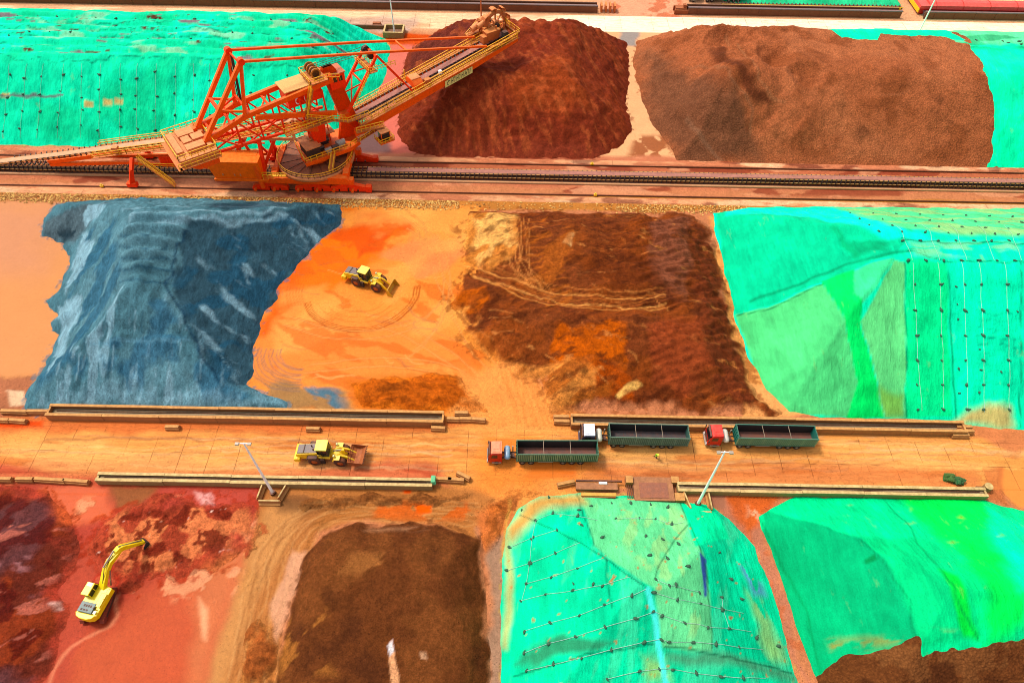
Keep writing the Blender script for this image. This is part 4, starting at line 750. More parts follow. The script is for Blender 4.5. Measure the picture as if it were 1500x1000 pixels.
# ---- netted heap beyond the far road
footL = np.array([(60, 211.5), (66, 209.3), (84, 207.6), (112, 207.6), (116, 210), (117, 246), (56, 246)])
L_ = Heap(footL, 9, 33, .6, warp=.4, seed=12, lumps=.3)
gL = L_.grid(lin(70, 226, 160, .72)); gL.spots(footL, lin(10, 190, 130), 4, .1, alpha=.6); gL.mesh('netting_cover', M_NET, keep=L_.d > -.7, label='mint green netting over the heap beyond the far road at the top edge', cat='netting')
def spill(h, col, wd=1.6, a=.6, seed=0, thr=.05):
    for g in (gr,):
        w = g.win(h.foot, wd+1); X, Y = g.X[w], g.Y[w]
        if X.size == 0: continue
        d = sdf(h.foot, X, Y); n = fbm(X, Y, .8, 4, seed+1)+.5*fbm(X, Y, 4, 3, seed)
        g.mix(w, sstep(-.2, .35, n-(thr+1.3*np.clip(-d, 0, None)/wd))*(d > -wd), col, .85, a)
for h, c, wd in ((B, (124, 50, 28), 1.6), (C_, (170, 96, 60), 1.5), (D, (74, 122, 140), 1.8), (E_, (140, 76, 34), 2.2), (G_, (130, 42, 28), 2.5), (H_, (178, 66, 40), 2.5), (I_, (110, 64, 36), 1.2), (A, (200, 205, 120), .8), (J_, (214, 176, 96), .9), (Kp, (196, 130, 90), .8)): spill(h, lin(*c), wd)
gr.mesh('ground', M_GROUND, kind='structure')
# ================================================================ ropes and sandbags that hold the nets
M_ROPE = mat('pale_rope', (190, 240, 225), .8, dust=.1, grime=.1); M_BAG = mat('dark_sandbag', (24, 104, 80), .9, dust=.15, dcol=(150, 120, 70), grime=.3)
bagm = MB(); n = 8
vs = [(0, 0, .34)]
for r_, z_ in ((.26, .3), (.42, .12), (.36, -.06)):
    for i in range(n): t = 2*math.pi*i/n; vs.append((math.cos(t)*r_*1.2, math.sin(t)*r_*.85*(1+.12*math.sin(2.7*i)), z_+.03*math.sin(3.1*i)))
bagm.add(vs, [(0, 1+i, 1+(i+1) % n) for i in range(n)]+[(1+k*n+i, 1+(k+1)*n+i, 1+(k+1)*n+(i+1) % n, 1+k*n+(i+1) % n) for k in range(2) for i in range(n)], True)
bagm.cyl((.3, 0, .18), (.62, .05, .22), .09, 6, .15)
bag0 = None
def bag(h, xy, lab, grp, s=1.):
    global bag0
    if bag0 is None: o = bag0 = bagm.build('sandbag', M_BAG)
    else: o = bag0.copy(); COL.objects.link(o)
    o.location = (xy[0], xy[1], float(h.at(*xy))+.03); o.rotation_euler = (0, 0, random.uniform(0, 6.28)); o.scale = (s*random.uniform(.45, .8),)*3
    tag(o, lab, 'sandbag', grp)
def rope(h, pts, lab, grp, px=True, r=.03):
    pts = h.hp(pts) if px else [np.array(p) for p in pts]; out = []
    for a, b in zip(pts[:-1], pts[1:]):
        k = max(1, int(np.hypot(*(b-a))/.7))
        for i in range(k): q = a+(b-a)*i/k; out.append((q[0], q[1], float(h.at(*q))+.10))
    out.append((pts[-1][0], pts[-1][1], float(h.at(*pts[-1]))+.10))
    tag(MB().tube(out, r, 4).build('rope', M_ROPE), lab, 'rope', grp)
gb = 'sandbags on the net behind the stacker'
for i, x in enumerate([12, 38, 62, 92, 118, 146, 175, 200, 228, 256, 282, 305, 368, 420, 455]):
    a, b = A.hit(x+2, 94)[:2], A.hit(x-8 if x < 100 else x, 203)[:2]
    if x < 330: rope(A, [a, b], '%s pale rope from the left down the turquoise net behind the stacker' % ORD[i], 'ropes on the net behind the stacker', px=False)
    for j_, t in enumerate((.18, .42, .66, .88)):
        q = a+(b-a)*(t+random.uniform(-.05, .05))
        if x < 330 or t < .5: bag(A, (q[0]+random.uniform(-.4, .4), q[1]), '%s sandbag from the top in the %s column on the turquoise net' % (ORD[j_], ORD[i]), gb, 1.05)
for i in range(22): bag(A, (-150+i*4.9, 168.5+random.uniform(-.6, .6)), '%s sandbag from the left, far row on the pleated top of the turquoise net' % ORD[i], gb, 1.1); bag(A, (-148+i*4.9, 161+random.uniform(-3, 3)), '%s sandbag from the left, near row on the pleated top of the turquoise net' % ORD[i], gb, .9)
gb = 'sandbags on the patchwork net'
for i, (cx, y0) in enumerate(((1341, 385), (1378, 385), (1413, 384), (1438, 384), (1475, 384))):
    bot = 602 if cx < 1400 else 604
    rope(F_, [(cx-4 if cx == 1341 else cx-5, y0), (cx, 455), (cx+3, 530), (cx+9 if cx == 1341 else cx+4, bot)], '%s pale rope from the left down the near side of the patchwork net' % ORD[i], 'ropes on the patchwork net', r=.035)
    for j_, y in enumerate((417, 455, 492, 528, 564, 600)): bag(F_, F_.hit(cx+(y-440)*.02+random.uniform(-1, 1), y)[:2], '%s sandbag from the top on the %s rope of the patchwork net' % (ORD[j_], ORD[i]), gb)
for i, (x, y) in enumerate(sorted(((1400, 420), (1402, 446), (1403, 468), (1404, 540), (1435, 512), (1490, 457), (1437, 542), (1434, 575), (1405, 576), (1466, 545)))): bag(F_, F_.hit(x, y)[:2], 'small loose sandbag between the ropes of the patchwork net, %s from the left' % ORD[i], gb, .75)
gb = 'sandbags along the crest of the patchwork net'
for k in range(8):
    for q in range(4):
        x, y = 1245+k*34+q*14, 312+q*9+k*.8
        if x < 1500: bag(F_, F_.hit(x, y)[:2], '%s sandbag of the %s slanting row on the back slope of the patchwork net' % (ORD[q], ORD[k]), gb, .9)
for i, x in enumerate(range(1322, 1500, 26)): bag(F_, F_.hit(x, 353)[:2], '%s sandbag from the left in the upper crest row of the patchwork net' % ORD[i], gb, 1.1); bag(F_, F_.hit(x+8, 382)[:2], '%s sandbag from the left in the lower crest row of the patchwork net' % ORD[i], gb, 1.1)
for i, x in enumerate(range(1330, 1500, 40)): rope(F_, [(x-20, 330), (x-6, 352), (x+6, 382)], '%s pale rope from the left crossing the crest of the patchwork net' % ORD[i], 'ropes over the crest of the patchwork net')
gb = 'sandbags on the hipped netting cover'; grr = 'ropes on the hipped netting cover'
L_SIDE = ['topmost left', 'second left', 'third left', 'fourth left', 'fifth left', 'sixth left', 'lowest left', 'upper left corner', 'top edge', 'short ridge', 'topmost right', 'second right', 'third right', 'fourth right', 'lowest full-width', 'short upright right', 'long upright left']
R_ = [[(746, 802), (781, 787), (816, 776)], [(742, 836), (778, 824), (814, 810), (849, 795)], [(771, 855), (807, 845), (845, 832), (882, 818)], [(762, 880), (800, 870), (840, 865), (882, 857), (922, 845)], [(768, 924), (806, 912), (848, 901), (886, 886), (926, 872), (946, 863)], [(768, 956), (804, 942), (844, 932), (887, 918), (930, 906), (958, 896)], [(772, 982), (811, 973), (852, 963), (896, 951), (944, 940), (966, 936)],
      [(785, 762), (810, 752), (846, 756), (875, 762)], [(902, 760), (936, 759), (960, 760), (984, 768), (1002, 765)], [(960, 848), (980, 857), (1024, 867)], [(958, 868), (992, 878), (1026, 884), (1058, 892), (1089, 898)], [(958, 895), (970, 901), (1002, 912), (1036, 918), (1068, 920), (1100, 925)], [(968, 936), (981, 940), (1016, 940), (1048, 943), (1082, 948), (1117, 951)], [(890, 994), (936, 983), (966, 979), (985, 980), (1020, 986), (1055, 990), (1088, 993), (1121, 993)], [(1057, 874), (1059, 892), (1068, 920)], [(785, 762), (779, 790), (776, 824), (771, 855), (764, 880)]]
for i, q in enumerate(R_):
    rope(J_, q, 'pale rope on the hipped netting cover, the %s one' % L_SIDE[i], grr, r=.03)
    for j_, p in enumerate(q[:-1] if len(q) > 3 else q): bag(J_, J_.hit(p[0]+random.uniform(-1, 1), p[1]+random.uniform(-1, 1))[:2], '%s sandbag along the %s rope of the hipped netting cover' % (ORD[j_], L_SIDE[i]), gb, .85)
for i, p in enumerate(sorted(((866, 741), (896, 737), (924, 737), (953, 739), (978, 743), (852, 769), (882, 787), (946, 785), (971, 790), (994, 797), (978, 818), (952, 813), (1008, 829), (990, 856), (1054, 809), (1071, 848), (1086, 877), (1108, 934), (1140, 946), (848, 747), (764, 747), (804, 729), (869, 855), (840, 855)))): bag(J_, J_.hit(*p)[:2], 'loose sandbag off the ropes of the hipped netting cover, %s from the left' % ORD[i], gb, .9)
for k in range(9): bag(L_, (68+k*5.2, 211), '%s sandbag from the left on the mint net at the top edge' % ORD[k], 'sandbags on the far mint net', 1.1)
for i, p in enumerate(((1430, 60), (1468, 61), (1476, 64), (1492, 62), (1495, 66))): bag(C_, C_.hit(*p)[:2], '%s sandbag from the left on the crest of the smooth right end net' % ORD[i], 'sandbags on the right end net', 1.3)
# ================================================================ ballast stones
rs = np.random.RandomState(3); V = []; Fc = []; oc = np.array([(1, 0, 0), (0, 1, 0), (-1, 0, 0), (0, -1, 0), (0, 0, 1), (0, 0, -1)], float); of = [(0, 1, 4), (1, 2, 4), (2, 3, 4), (3, 0, 4), (1, 0, 5), (2, 1, 5), (3, 2, 5), (0, 3, 5)]
for i in range(11000):
    x = rs.uniform(-160, 120); dens = 1. if x < -12 else (.12 if x < 22 else (.6 if x < 50 else .05))
    if rs.rand() > dens: continue
    y = rs.uniform(113.6, 116.1) if rs.rand() < .93 else rs.uniform(112.9, 113.8); s = rs.uniform(.1, .26)*(1+.5*(rs.rand() < .08)); a = rs.rand()*6.28
    v = oc*s*rs.uniform(.6, 1.25, (6, 1)); c, q = math.cos(a), math.sin(a); v = np.stack([v[:, 0]*c-v[:, 1]*q+x, v[:, 0]*q+v[:, 1]*c+y, v[:, 2]*.7+s*.35-.03], -1); b = len(V)*6
    V.append(v); Fc += [(b+p, b+q2, b+r2) for p, q2, r2 in of]
me = bpy.data.meshes.new('ballast_stones'); me.from_pydata(np.vstack(V).tolist(), [], Fc); m_, t_, p_ = newmat('ballast_stone'); gi = nd(t_, 'ShaderNodeNewGeometry')
cr = nd(t_, 'ShaderNodeValToRGB'); cr.color_ramp.elements[0].color = lin(176, 104, 44)+(1,); cr.color_ramp.elements[1].color = lin(250, 206, 124, .8)+(1,); t_.links.new(gi.outputs['Random Per Island'], cr.inputs[0]); t_.links.new(cr.outputs[0], p_.inputs['Base Color']); p_.inputs['Roughness'].default_value = .9
me.materials.append(m_); o = bpy.data.objects.new('ballast_stones', me); COL.objects.link(o); tag(o, kind='stuff', label='yellow ballast stones along the stacker track', cat='gravel')
# ================================================================ TROUGHS, BLOCKS, PLATFORM
M_TR_IN = mat('silted_trough_bed', (176, 140, 96), .8, dust=.5, dcol=(170, 150, 120), grime=.8)
def trough(x0, x1, y0, y1, h, label, m, step0=False, kink1=False, wall=.32, bed=.55, cap=.5):
    r = empty('concrete_trough', ((x0+x1)/2, (y0+y1)/2, 0), label=label, cat='trough'); hx = (x1-x0)/2; hy = (y1-y0)/2; n = max(2, int(2*hx/9))
    for s_, nm in ((-1, 'side_wall'), (1, 'side_wall')):
        b = MB(); e = 2*hx/n
        for i in range(n):    # cast segments, slightly out of line
            dy, dz = random.uniform(-.04, .04), random.uniform(-.03, .03)
            b.box((-hx+e*(i+.5), s_*(hy-wall/2)+dy, h/2+dz-.05), (e-.05, wall, h+.1)); b.box((-hx+e*(i+.5), s_*(hy-cap/2)+dy, h+.06+dz), (e-.03, cap, .14))
        b.build(nm, m, r, bevel=.025)
    MB().box((0, 0, bed/2), (2*hx-.7, 2*hy-2*wall-.1, bed)).build('trough_bed', M_TR_IN, r)
    [MB().box((s_*(hx-.15), 0, h/2-.02), (.3, 2*hy-2*wall-.02, h-.1)).build('end_wall', m, r) for s_ in (-1, 1)]
    for i in range(2): yy = (-.25+.5*i)*hy; MB().tube([(-hx+1+k*(2*hx-2)/8, yy+random.uniform(-.1, .1), bed+.12) for k in range(9)], .06, 5).build('drain_pipe', STEELD(), r)
    return r
gx = lambda x, y, z=0: float(G(x, y, z)[0])
trough(gx(70, 600, 1.3), gx(650, 610, 1.3), 59.0, 61.3, 1.35, 'long muddy trough between the blue heap and the road', TANC())
trough(gx(836, 610, 1.3), gx(1412, 620, 1.3), 59.0, 61.2, 1.35, 'long trough along the road behind the parked trucks', TANC())
trough(gx(141, 700, 1.), gx(634, 704, 1.), 47.6, 49.1, 1.1, 'pale trough on the near side of the road behind the lit pole at left', CREAMC(), bed=.75, wall=.3)
trough(gx(992, 710, 1.), gx(1442, 714, 1.), 47.6, 49.2, 1.1, 'pale trough on the near side of the road above the green netted heaps', CREAMC(), bed=.8, wall=.3)
M_FARW = mat('brown_far_wall', (142, 84, 48), .85, dust=.5, dcol=(150, 120, 100), grime=.5); M_GREYB = mat('grey_belt_cover', (120, 118, 122), .6, dust=.3, grime=.3)
def far_trough(x0, x1, label):
    r = empty('belt_trough', ((x0+x1)/2, 203, 0), label=label, cat='trough'); hx = (x1-x0)/2
    MB().box((0, -1.1, .9), (2*hx, .4, 1.9)).build('side_wall', M_FARW, r); MB().box((0, 1.8, .8), (2*hx, .4, 1.6)).build('side_wall', M_FARW, r)
    MB().box((0, -.05, .75), (2*hx-.5, 1.1, .9)).build('belt', mat('dark_belt', (66, 58, 62), .7, dust=.3, grime=.3), r); MB().box((0, -1.12, 2.0), (2*hx+.1, .6, .24)).build('coping', M_GREYB, r); MB().box((0, 1.1, 1.1), (2*hx-.5, .35, .2)).build('stringer', M_GREYB, r)  # belt coloured dark grey
    for i in range(int(hx*2/6)): MB().box((-hx+3+i*6, -1.36, .9), (.4, .16, 1.8)).build('buttress', M_FARW, r)
    return r
t = far_trough(-165, gx(876, 14, 1.5), 'long dark belt trough along the far road at the upper left')
for i in range(4): MB().box(((165+gx(876, 14, 1.5))/2+1.2+i*1.3, .2, 1.0), (.5, 2.6, 2.0)).build('end_frame', HEADM(), t)
t = far_trough(gx(1010, 18, 1.5), gx(1323, 22, 1.5), 'dark belt trough beyond the far road with brown end machine')
hx_ = (gx(1323, 22, 1.5)-gx(1010, 18, 1.5))/2
b = MB(); b.box((-hx_-2, 0, .9), (3.2, 1.6, 1.2)); b.box((-hx_-2, 1.3, .7), (4, .5, 1.4)); b.box((-hx_-2, -1.2, .6), (4, .4, 1.2)); b.box((-hx_-1, .1, 1.9), (.8, 1.2, .8)); b.build('drive_frame', RUST(), t)
far_trough(gx(1360, 26, 1.5), 165, 'grey-capped wall trough in front of the red gallery at the top right')
def blk(name, x, y, L, ang, label, grp=None, m=None, h=.85, w_=.85, z=0):
    c = G(x, y, z+.4); r = empty(name, (c[0], c[1], z), rad(ang), label, 'concrete block', grp); m = m or TANC()
    MB().box((0, 0, h*.3), (L, w_, h*.6)).build('base', m, r, bevel=.03)
    MB().prism([(-w_*.42, 0), (w_*.42, 0), (w_*.3, h*.42), (-w_*.3, h*.42)], (0, 0, h*.6), (0, 1, 0), (0, 0, 1), (1, 0, 0), L-.06).build('top', m, r, bevel=.02); return r
B_ = 'concrete blocks along the road'
for x, y, L, a, lab in ((22, 603, 4.4, -1, 'long tan block left of the blue heap, outer of two'), (56, 603, 3.6, 1, 'long tan block touching the left end of the long trough'), (3, 615.5, 2.6, -2, 'tan block cut by the left edge of the road'), (27, 616.5, 2.8, -4, 'tan block lying on the red mud just inside the left edge'),
                        (253, 626, 2.3, 0, 'short tan block standing in front of the blue heap trough'), (459, 628.5, 2.3, -1, 'small tan block on the road above the wheel loader'), (642, 627.5, 2.4, -3, 'small block under the right end of the blue heap trough'),
                        (664, 614, 2.2, -2, 'first of three blocks in line right of the trough end'), (682, 614, 2.2, -1, 'middle of three blocks in line right of the trough end'), (701, 615, 2.4, -4, 'last of three blocks in line, nearest the crossing'), (676, 605.5, 2.3, 0, 'low dark block behind the line of three'),
                        (822, 611, 2.6, 0, 'rear one of two dark blocks left of the truck trough'), (823, 618, 2.6, -1, 'front one of two dark blocks left of the truck trough'),
                        (6, 702, 2.6, 0, 'block at the left edge above the crimson ore'), (37, 702, 2.7, 0, 'small pale block above the crimson ore'), (74, 703, 4.8, -3, 'long sagging block above the crimson ore'), (112, 705, 4.0, -4, 'sagging block next to the pale trough left end'),
                        (650, 702, 2.6, -2, 'first block after the green sack by the pale trough'), (668, 703, 2.6, -4, 'second block after the green sack by the pale trough'), (679, 697, 2.4, -28, 'block lying askew behind the pair near the crossing'),
                        (829, 708, 2.8, 14, 'tilted block right of the crossing beside the first truck'), (1411, 626, 2.6, 0, 'upper of three stacked blocks at the right trough end'), (1413, 632, 2.8, -1, 'middle of three blocks at the right trough end'), (1406, 638, 2.8, 0, 'nearest of three blocks at the right trough end')):
    blk('concrete_block', x, y, L, a, lab, B_)
for i, x in enumerate((137, 265, 365, 457, 552)): blk('road_block', x, 29+i*1.5, 2.3, 0, ['orange-brown block on the far road at the far left', 'orange-brown block on the far road above the tail belt', 'orange-brown block on the far road above the rear mast', 'orange-brown block on the far road left of the muddy patch', 'dark brown block on the far road left of the white pole'][i], 'blocks on the far road', m=RUST(), h=.8, w_=1.3)
# round drum and green sack
c = G(1446, 714, .4); r = empty('concrete_drum', (c[0], c[1], 0), label='short pale concrete drum at the right end of the near trough', cat='drum'); MB().cyl((0, 0, 0), (0, 0, 1.), .62, 18).build('body', CREAMC(), r, bevel=.04); MB().box((-1.1, -.1, .35), (1.4, .5, .5)).build('bracket', STEELD(), r)
c = G(635, 704, .8); o = MB(); o.box((0, 0, .75), (.7, 1.2, .5)); o.box((.1, -.35, .3), (.65, .6, .6)); tag(o.build('green_sack', mat('mint_sack', (120, 225, 165), .8, dust=.1), loc=(c[0], c[1], .6), bevel=.12), 'mint green sack lying over the end of the pale trough', 'sack')
# platform with steps beside the near road, and the bench board
p0, p1 = gx(928, 712), gx(982, 712); X0 = (p0+p1)/2
r = empty('concrete_platform', (X0, 48.1, 0), label='square brown concrete platform with ladder grates beside the near trough', cat='platform'); MP = mat('brown_concrete', (170, 112, 74), .85, dust=.6, dcol=(206, 142, 98), grime=.8)
MB().box((0, 0, .45), (6.2, 4.0, .9)).build('slab', MP, r, bevel=.04); MB().box((0, -.3, .93), (4.4, 2.6, .08)).build('top_plate', mat('worn_plate', (160, 104, 84), .7, dust=.3, grime=.6), r)
MB().box((-3.7, 1.3, .7), (1.1, 1.2, 1.4)).build('post', TANC(), r, bevel=.04); MB().box((3.5, 1.5, .6), (1.2, 1.1, 1.2)).build('post', TANC(), r, bevel=.04); MB().box((3.9, -1.3, .5), (1.5, 1.3, 1.)).build('post', TANC(), r, bevel=.04); MB().box((-3.6, -1.9, .35), (1.2, .5, .7)).build('post', TANC(), r, bevel=.03)
b = MB()
for k in range(4): b.box((-4.1+k*.3, -.3, .75), (.1, 2.4, .12))
b.build('grate', STEELD(), r)
r = empty('timber_bench', (gx(875, 711), 47.6, 0), label='long yellow-topped plank stand between the crossing and the brown platform', cat='bench'); MB().box((0, -.6, .75), (5.4, .55, .3)).build('plank', mat('yellow_plank', (240, 176, 72), .7, dust=.5, dcol=(250, 200, 100)), r, bevel=.02); MB().box((0, -.95, .4), (5.2, .15, .6)).build('front_board', RUST(), r)
MB().box((-.2, .9, .45), (6.5, 1.2, .5)).build('back_box', MP, r); MB().box((.2, 1.7, .8), (7.2, .25, .3)).build('rail', STEELD(), r); MB().box((.8, 1.35, .8), (1.3, .35, .12)).build('white_tray', WHITE(), r)
# green bundle of net on the road
bn = []
for q, (x, y, rr) in enumerate(((1391, 699, .85), (1405, 704, .8))):
    c = G(x, y, .4); m = MB(); pr = []
    vs = []; fs = []; N = 14
    for i in range(8):
        for k in range(N):
            t = 2*math.pi*k/N; u = math.pi*(i+.5)/8; s_ = rr*(1+.3*math.sin(3*t+q)*math.sin(2*u)+random.uniform(-.18, .18)); vs.append((s_*math.sin(u)*math.cos(t)*1.15, s_*math.sin(u)*math.sin(t), max(0, .42*rr+s_*.62*math.cos(u))))
    for i in range(7):
        for k in range(N): fs.append((i*N+k, i*N+(k+1) % N, (i+1)*N+(k+1) % N, (i+1)*N+k))
    m.add(vs, fs+[tuple(range(N))]); bn.append((m, c))
for (m, c), lab, col in zip(bn, ('dark green crumpled net bundle, the larger left lump on the road', 'dark green crumpled net bundle, right lump on the road'), ((70, 120, 50), (20, 110, 60))): tag(m.build('net_bundle', mat('green_bundle_%d' % col[0], col, .9, dust=.25, dcol=(120, 100, 50), grime=.4), loc=(c[0], c[1], 0)), lab, 'net bundle')
# ================================================================ LAMP POSTS
def lamp(x, y, H, lab, arms=.85, m=None, rz=0., leanx=0.):
    c = G(x, y); r = empty('lamp_post', (c[0], c[1], 0), rz, lab, 'lamp post'); m = m or WHITE()
    MB().cyl((0, 0, .35), (leanx, 0, H), .22, 12, .12).build('pole', m, r); MB().cyl((0, 0, 0), (0, 0, .4), .45, 12).build('base_plate', STEELD(), r)
    MB().beam((leanx-arms, 0, H-.1), (leanx+arms, 0, H-.1), .12, .12).build('crossarm', m, r)
    for s_ in (-1, 1):
        h = MB().box((leanx+s_*arms, -.15, H+.05), (.55, .45, .22)).build('floodlight', mat('floodlight_grey', (190, 188, 170), .4, dust=.2), r, bevel=.04)
        MB().box((leanx+s_*arms, -.18, H-.11), (.42, .3, .04)).build('lens', mat('lamp_lens', (210, 215, 205), .15, dust=0), h)
    return r
lamp(400, 722, 15.4, 'white pole in the near-left block pen, leaning over the road by the wheel loader'); lamp(1022, 738, 16.4, 'white pole in the block pen between the two near green heaps')
lamp(578, 50, 15, 'white pole on a concrete base at the far road left of the dark red heap'); lamp(1345, 50, 15, 'thin white pole behind the brown ore heap at the upper right')
lamp(705, 30, 15, 'tan rusty pole beyond the bucket wheel at the top edge', m=HEADM())
for (cx, cy), lab in (((400, 722), 'pen of the left white pole'), ((1022, 738), 'pen of the right white pole')):
    c = G(cx, cy); s_ = 1 if cx > 700 else 1
    for dx, dy, L, a, w1 in ((-1.75, .2, 2.8, 84 if cx < 700 else 104, 'left'), (1.75, .2, 2.9, 72 if cx < 700 else 92, 'right'), (0, -1.7, 3.3, 0, 'front')):
        r = empty('concrete_barrier', (c[0]+dx, c[1]+dy, 0), rad(a), '%s concrete barrier in the %s' % (w1, lab), 'barrier', 'barriers round the white poles'); MB().prism([(-.42, 0), (.42, 0), (.42, .2), (.16, .45), (.13, 1.0), (-.13, 1.0), (-.16, .45), (-.42, .2)], (0, 0, 0), (0, 1, 0), (0, 0, 1), (1, 0, 0), L).build('body', TANC(), r, bevel=.02)
        MB().box((0, 0, 1.02), (L-.3, .2, .05)).build('cap', CREAMC(), r)
c = G(578, 50); r = empty('lamp_footing', (c[0], c[1], 0), label='square hollow concrete footing round the far white pole', cat='footing')
for dx, dy, lx, ly in ((-2.6, 0, .5, 4.4), (2.6, 0, .5, 4.4), (0, -2.2, 5.7, .5), (0, 2.2, 4.6, .5)): MB().box((dx, dy, .8), (lx, ly, 1.7)).build('wall', CREAMC(), r, bevel=.03)
MB().box((0, 0, .25), (4.6, 3.8, .5)).build('fill', M_FARW, r)
r = empty('kerb_wall', (-60, 190.1, 0), label='low brown wall along the near edge of the far road', cat='wall'); MB().box((-49, 0, .35), (112, .4, .9)).build('wall', M_FARW, r); MB().box((13.5, 0, .45), (22, .5, 1.1)).build('wall', M_FARW, r)
# ================================================================ YARD CONVEYOR AND RAILS
YB = 124.35
r = empty('belt_conveyor', (0, YB, 0), label='very long low belt conveyor running between the stacker rails', cat='conveyor')
ST = mat('tan_stringer', (236, 168, 96), .7, dust=.5, dcol=(240, 190, 130), grime=.4); XR = -33.
MB().box(((165+XR)/2, .2, 1.52), (165-XR, 1.25, .1)).build('belt', BELT(), r); MB().box((0, -.0, .62), (330, 1.2, .06)).build('return_belt', DARK(), r)
for y, z in ((-.62, 1.42), (1.05, 1.46), (-.95, .72), (1.0, .7)): MB().box((0, y, z), (330, .16, .16)).build('stringer', ST, r)
MB().box((0, -1.75, .14), (330, .5, .28)).build('footing', mat('pale_sill', (238, 190, 140), .8, dust=.4, grime=.4), r); MB().box((0, -1.2, .08), (330, .6, .1)).build('gutter', DARK(), r)
def idler(b, x):
    b.box((x, -.8, .72), (.12, .14, 1.44)); b.box((x, 1.2, .72), (.12, .12, 1.44)); b.beam((x, -.8, 1.25), (x, 1.2, 1.25), .12, .1)
    b.cyl((x+.1, -.22, 1.3), (x+.1, .6, 1.3), .13, 8); b.cyl((x+.1, -.75, 1.52), (x+.1, -.27, 1.32), .13, 8); b.cyl((x+.1, .64, 1.32), (x+.1, 1.12, 1.52), .13, 8); b.box((x, -1.02, 1.0), (.16, .1, .75)); b.box((x, -.9, 1.1), (.1, .3, .1)); return b
MI = mat('idler_steel', (58, 56, 60), .45, metal=.2, dust=.15, grime=.2); IDL = idler(MB(), 0).build('idler_frame', MI, r); IDL.location = (-50, 0, 0)
near = sorted([x for x in np.arange(-164.5, 165, 1.05)], key=lambda x: abs(x+20))
for x in near[1:100]: o = IDL.copy(); COL.objects.link(o); o.parent = r; o.location = (x, 0, 0)
IDL.location = (near[0], 0, 0)
b = MB(); [idler(b, x) for x in near[100:]]; o = b.build('idler_frames', MI, r); o['kind'] = 'stuff'
b = MB()
for x in np.arange(-164, 165, .8): b.box((x, 1.62, .25), (.1, .1, .5))
b.box((0, 1.62, .5), (330, .08, .06)); b.build('cable_tray', STEELD(), r)
for y, lab in ((118.75, 'near rail of the stacker track'), (129.25, 'far rail of the stacker track')):
    b = MB(); b.box((0, 0, .03), (330, .34, .1)); b.box((0, 0, .13), (330, .07, .12)); b.box((0, 0, .21), (330, .14, .05)); tag(b.build('crane_rail', mat('worn_rail', (120, 78, 60), .4, metal=.5, dust=.4, grime=.4), loc=(0, y, 0)), lab+' running the whole width', 'rail')
for p, lab in (((867, 242), 'far'), ((872, 287), 'near'), ((150, 274), 'left')): c = G(*p); r = empty('rail_marker', (c[0], c[1], 0), label='small yellow marker at the %s rail bed' % lab, cat='marker'); MB().box((0, 0, .3), (.7, .5, .5)).build('body', YEL(), r, bevel=.05); MB().cyl((0, 0, .5), (0, 0, .8), .16, 8).build('knob', YEL(), r)
# far yellow roller conveyor, red galleries
r = empty('roller_conveyor', ((gx(1058, 8, 1)+gx(1322, 10, 1))/2, 207.0, 0), label='yellow edged roller conveyor in front of the far mint net', cat='conveyor'); L = gx(1322, 10, 1)-gx(1058, 8, 1)
MB().box((0, 0, .6), (L, 1.3, .3)).build('bed', STEELD(), r); MB().box((0, -.8, 1.0), (L, .22, .2)).build('side_rail', YEL(), r)
b = MB(); [b.box((x, -.75, .6), (.5, .25, .9)) for x in np.arange(-L/2+.5, L/2, 1.15)]; b.build('rail_post', YEL(), r)
b = MB(); [b.cyl((x, -.6, .95), (x, .6, .95), .2, 8) for x in np.arange(-L/2+.6, L/2, 1.15)]; b.build('rollers', DARK(), r)
MRED = mat('faded_red_roof', (248, 92, 84), .6, dust=.25, dcol=(255, 150, 130), grime=.15, k=.8); MRED2 = mat('red_wall', (226, 50, 40), .6, dust=.2, grime=.2, k=.75)
r = empty('red_gallery', (gx(1368, 20, 2)+30, 206.4, 0), label='long red covered conveyor gallery at the top right corner', cat='gallery')
b = MB(); prof = [(-2.2, 0), (2.2, 0), (2.0, .9), (.8, 1.5), (-.8, 1.5), (-2.0, .9)]; b.prism(prof, (0, 0, 1.6), (0, 1, 0), (0, 0, 1), (1, 0, 0), 60); b.build('roof', MRED, r); MB().box((0, 0, 1.0), (59.6, 3.6, 1.2)).build('wall', MRED2, r)
b = MB(); [b.prism([(q[0]*1.02, q[1]*1.02) for q in prof], (x, 0, 1.62), (0, 1, 0), (0, 0, 1), (1, 0, 0), .2) for x in range(-28, 30, 8)]; b.build('roof_seam', MRED2, r)
p, q = G(1357, 17, 1.5), G(1335, -14, 1.5); an = math.atan2(q[1]-p[1], q[0]-p[0]); r = empty('red_gallery', (p[0], p[1]+1.5, 0), an, 'red covered gallery with yellow side running away at the top right', 'gallery')
MB().prism([(-1.8, 0), (1.8, 0), (1.6, .8), (-1.6, .8)], (12, 0, 1.8), (0, 1, 0), (0, 0, 1), (1, 0, 0), 25).build('roof', MRED, r); MB().box((12, 0, 1.0), (24.6, 3.1, 1.5)).build('wall', MRED2, r); MB().box((12, 1.75, 1.2), (25, .3, 1.2)).build('yellow_side', YEL(), r)
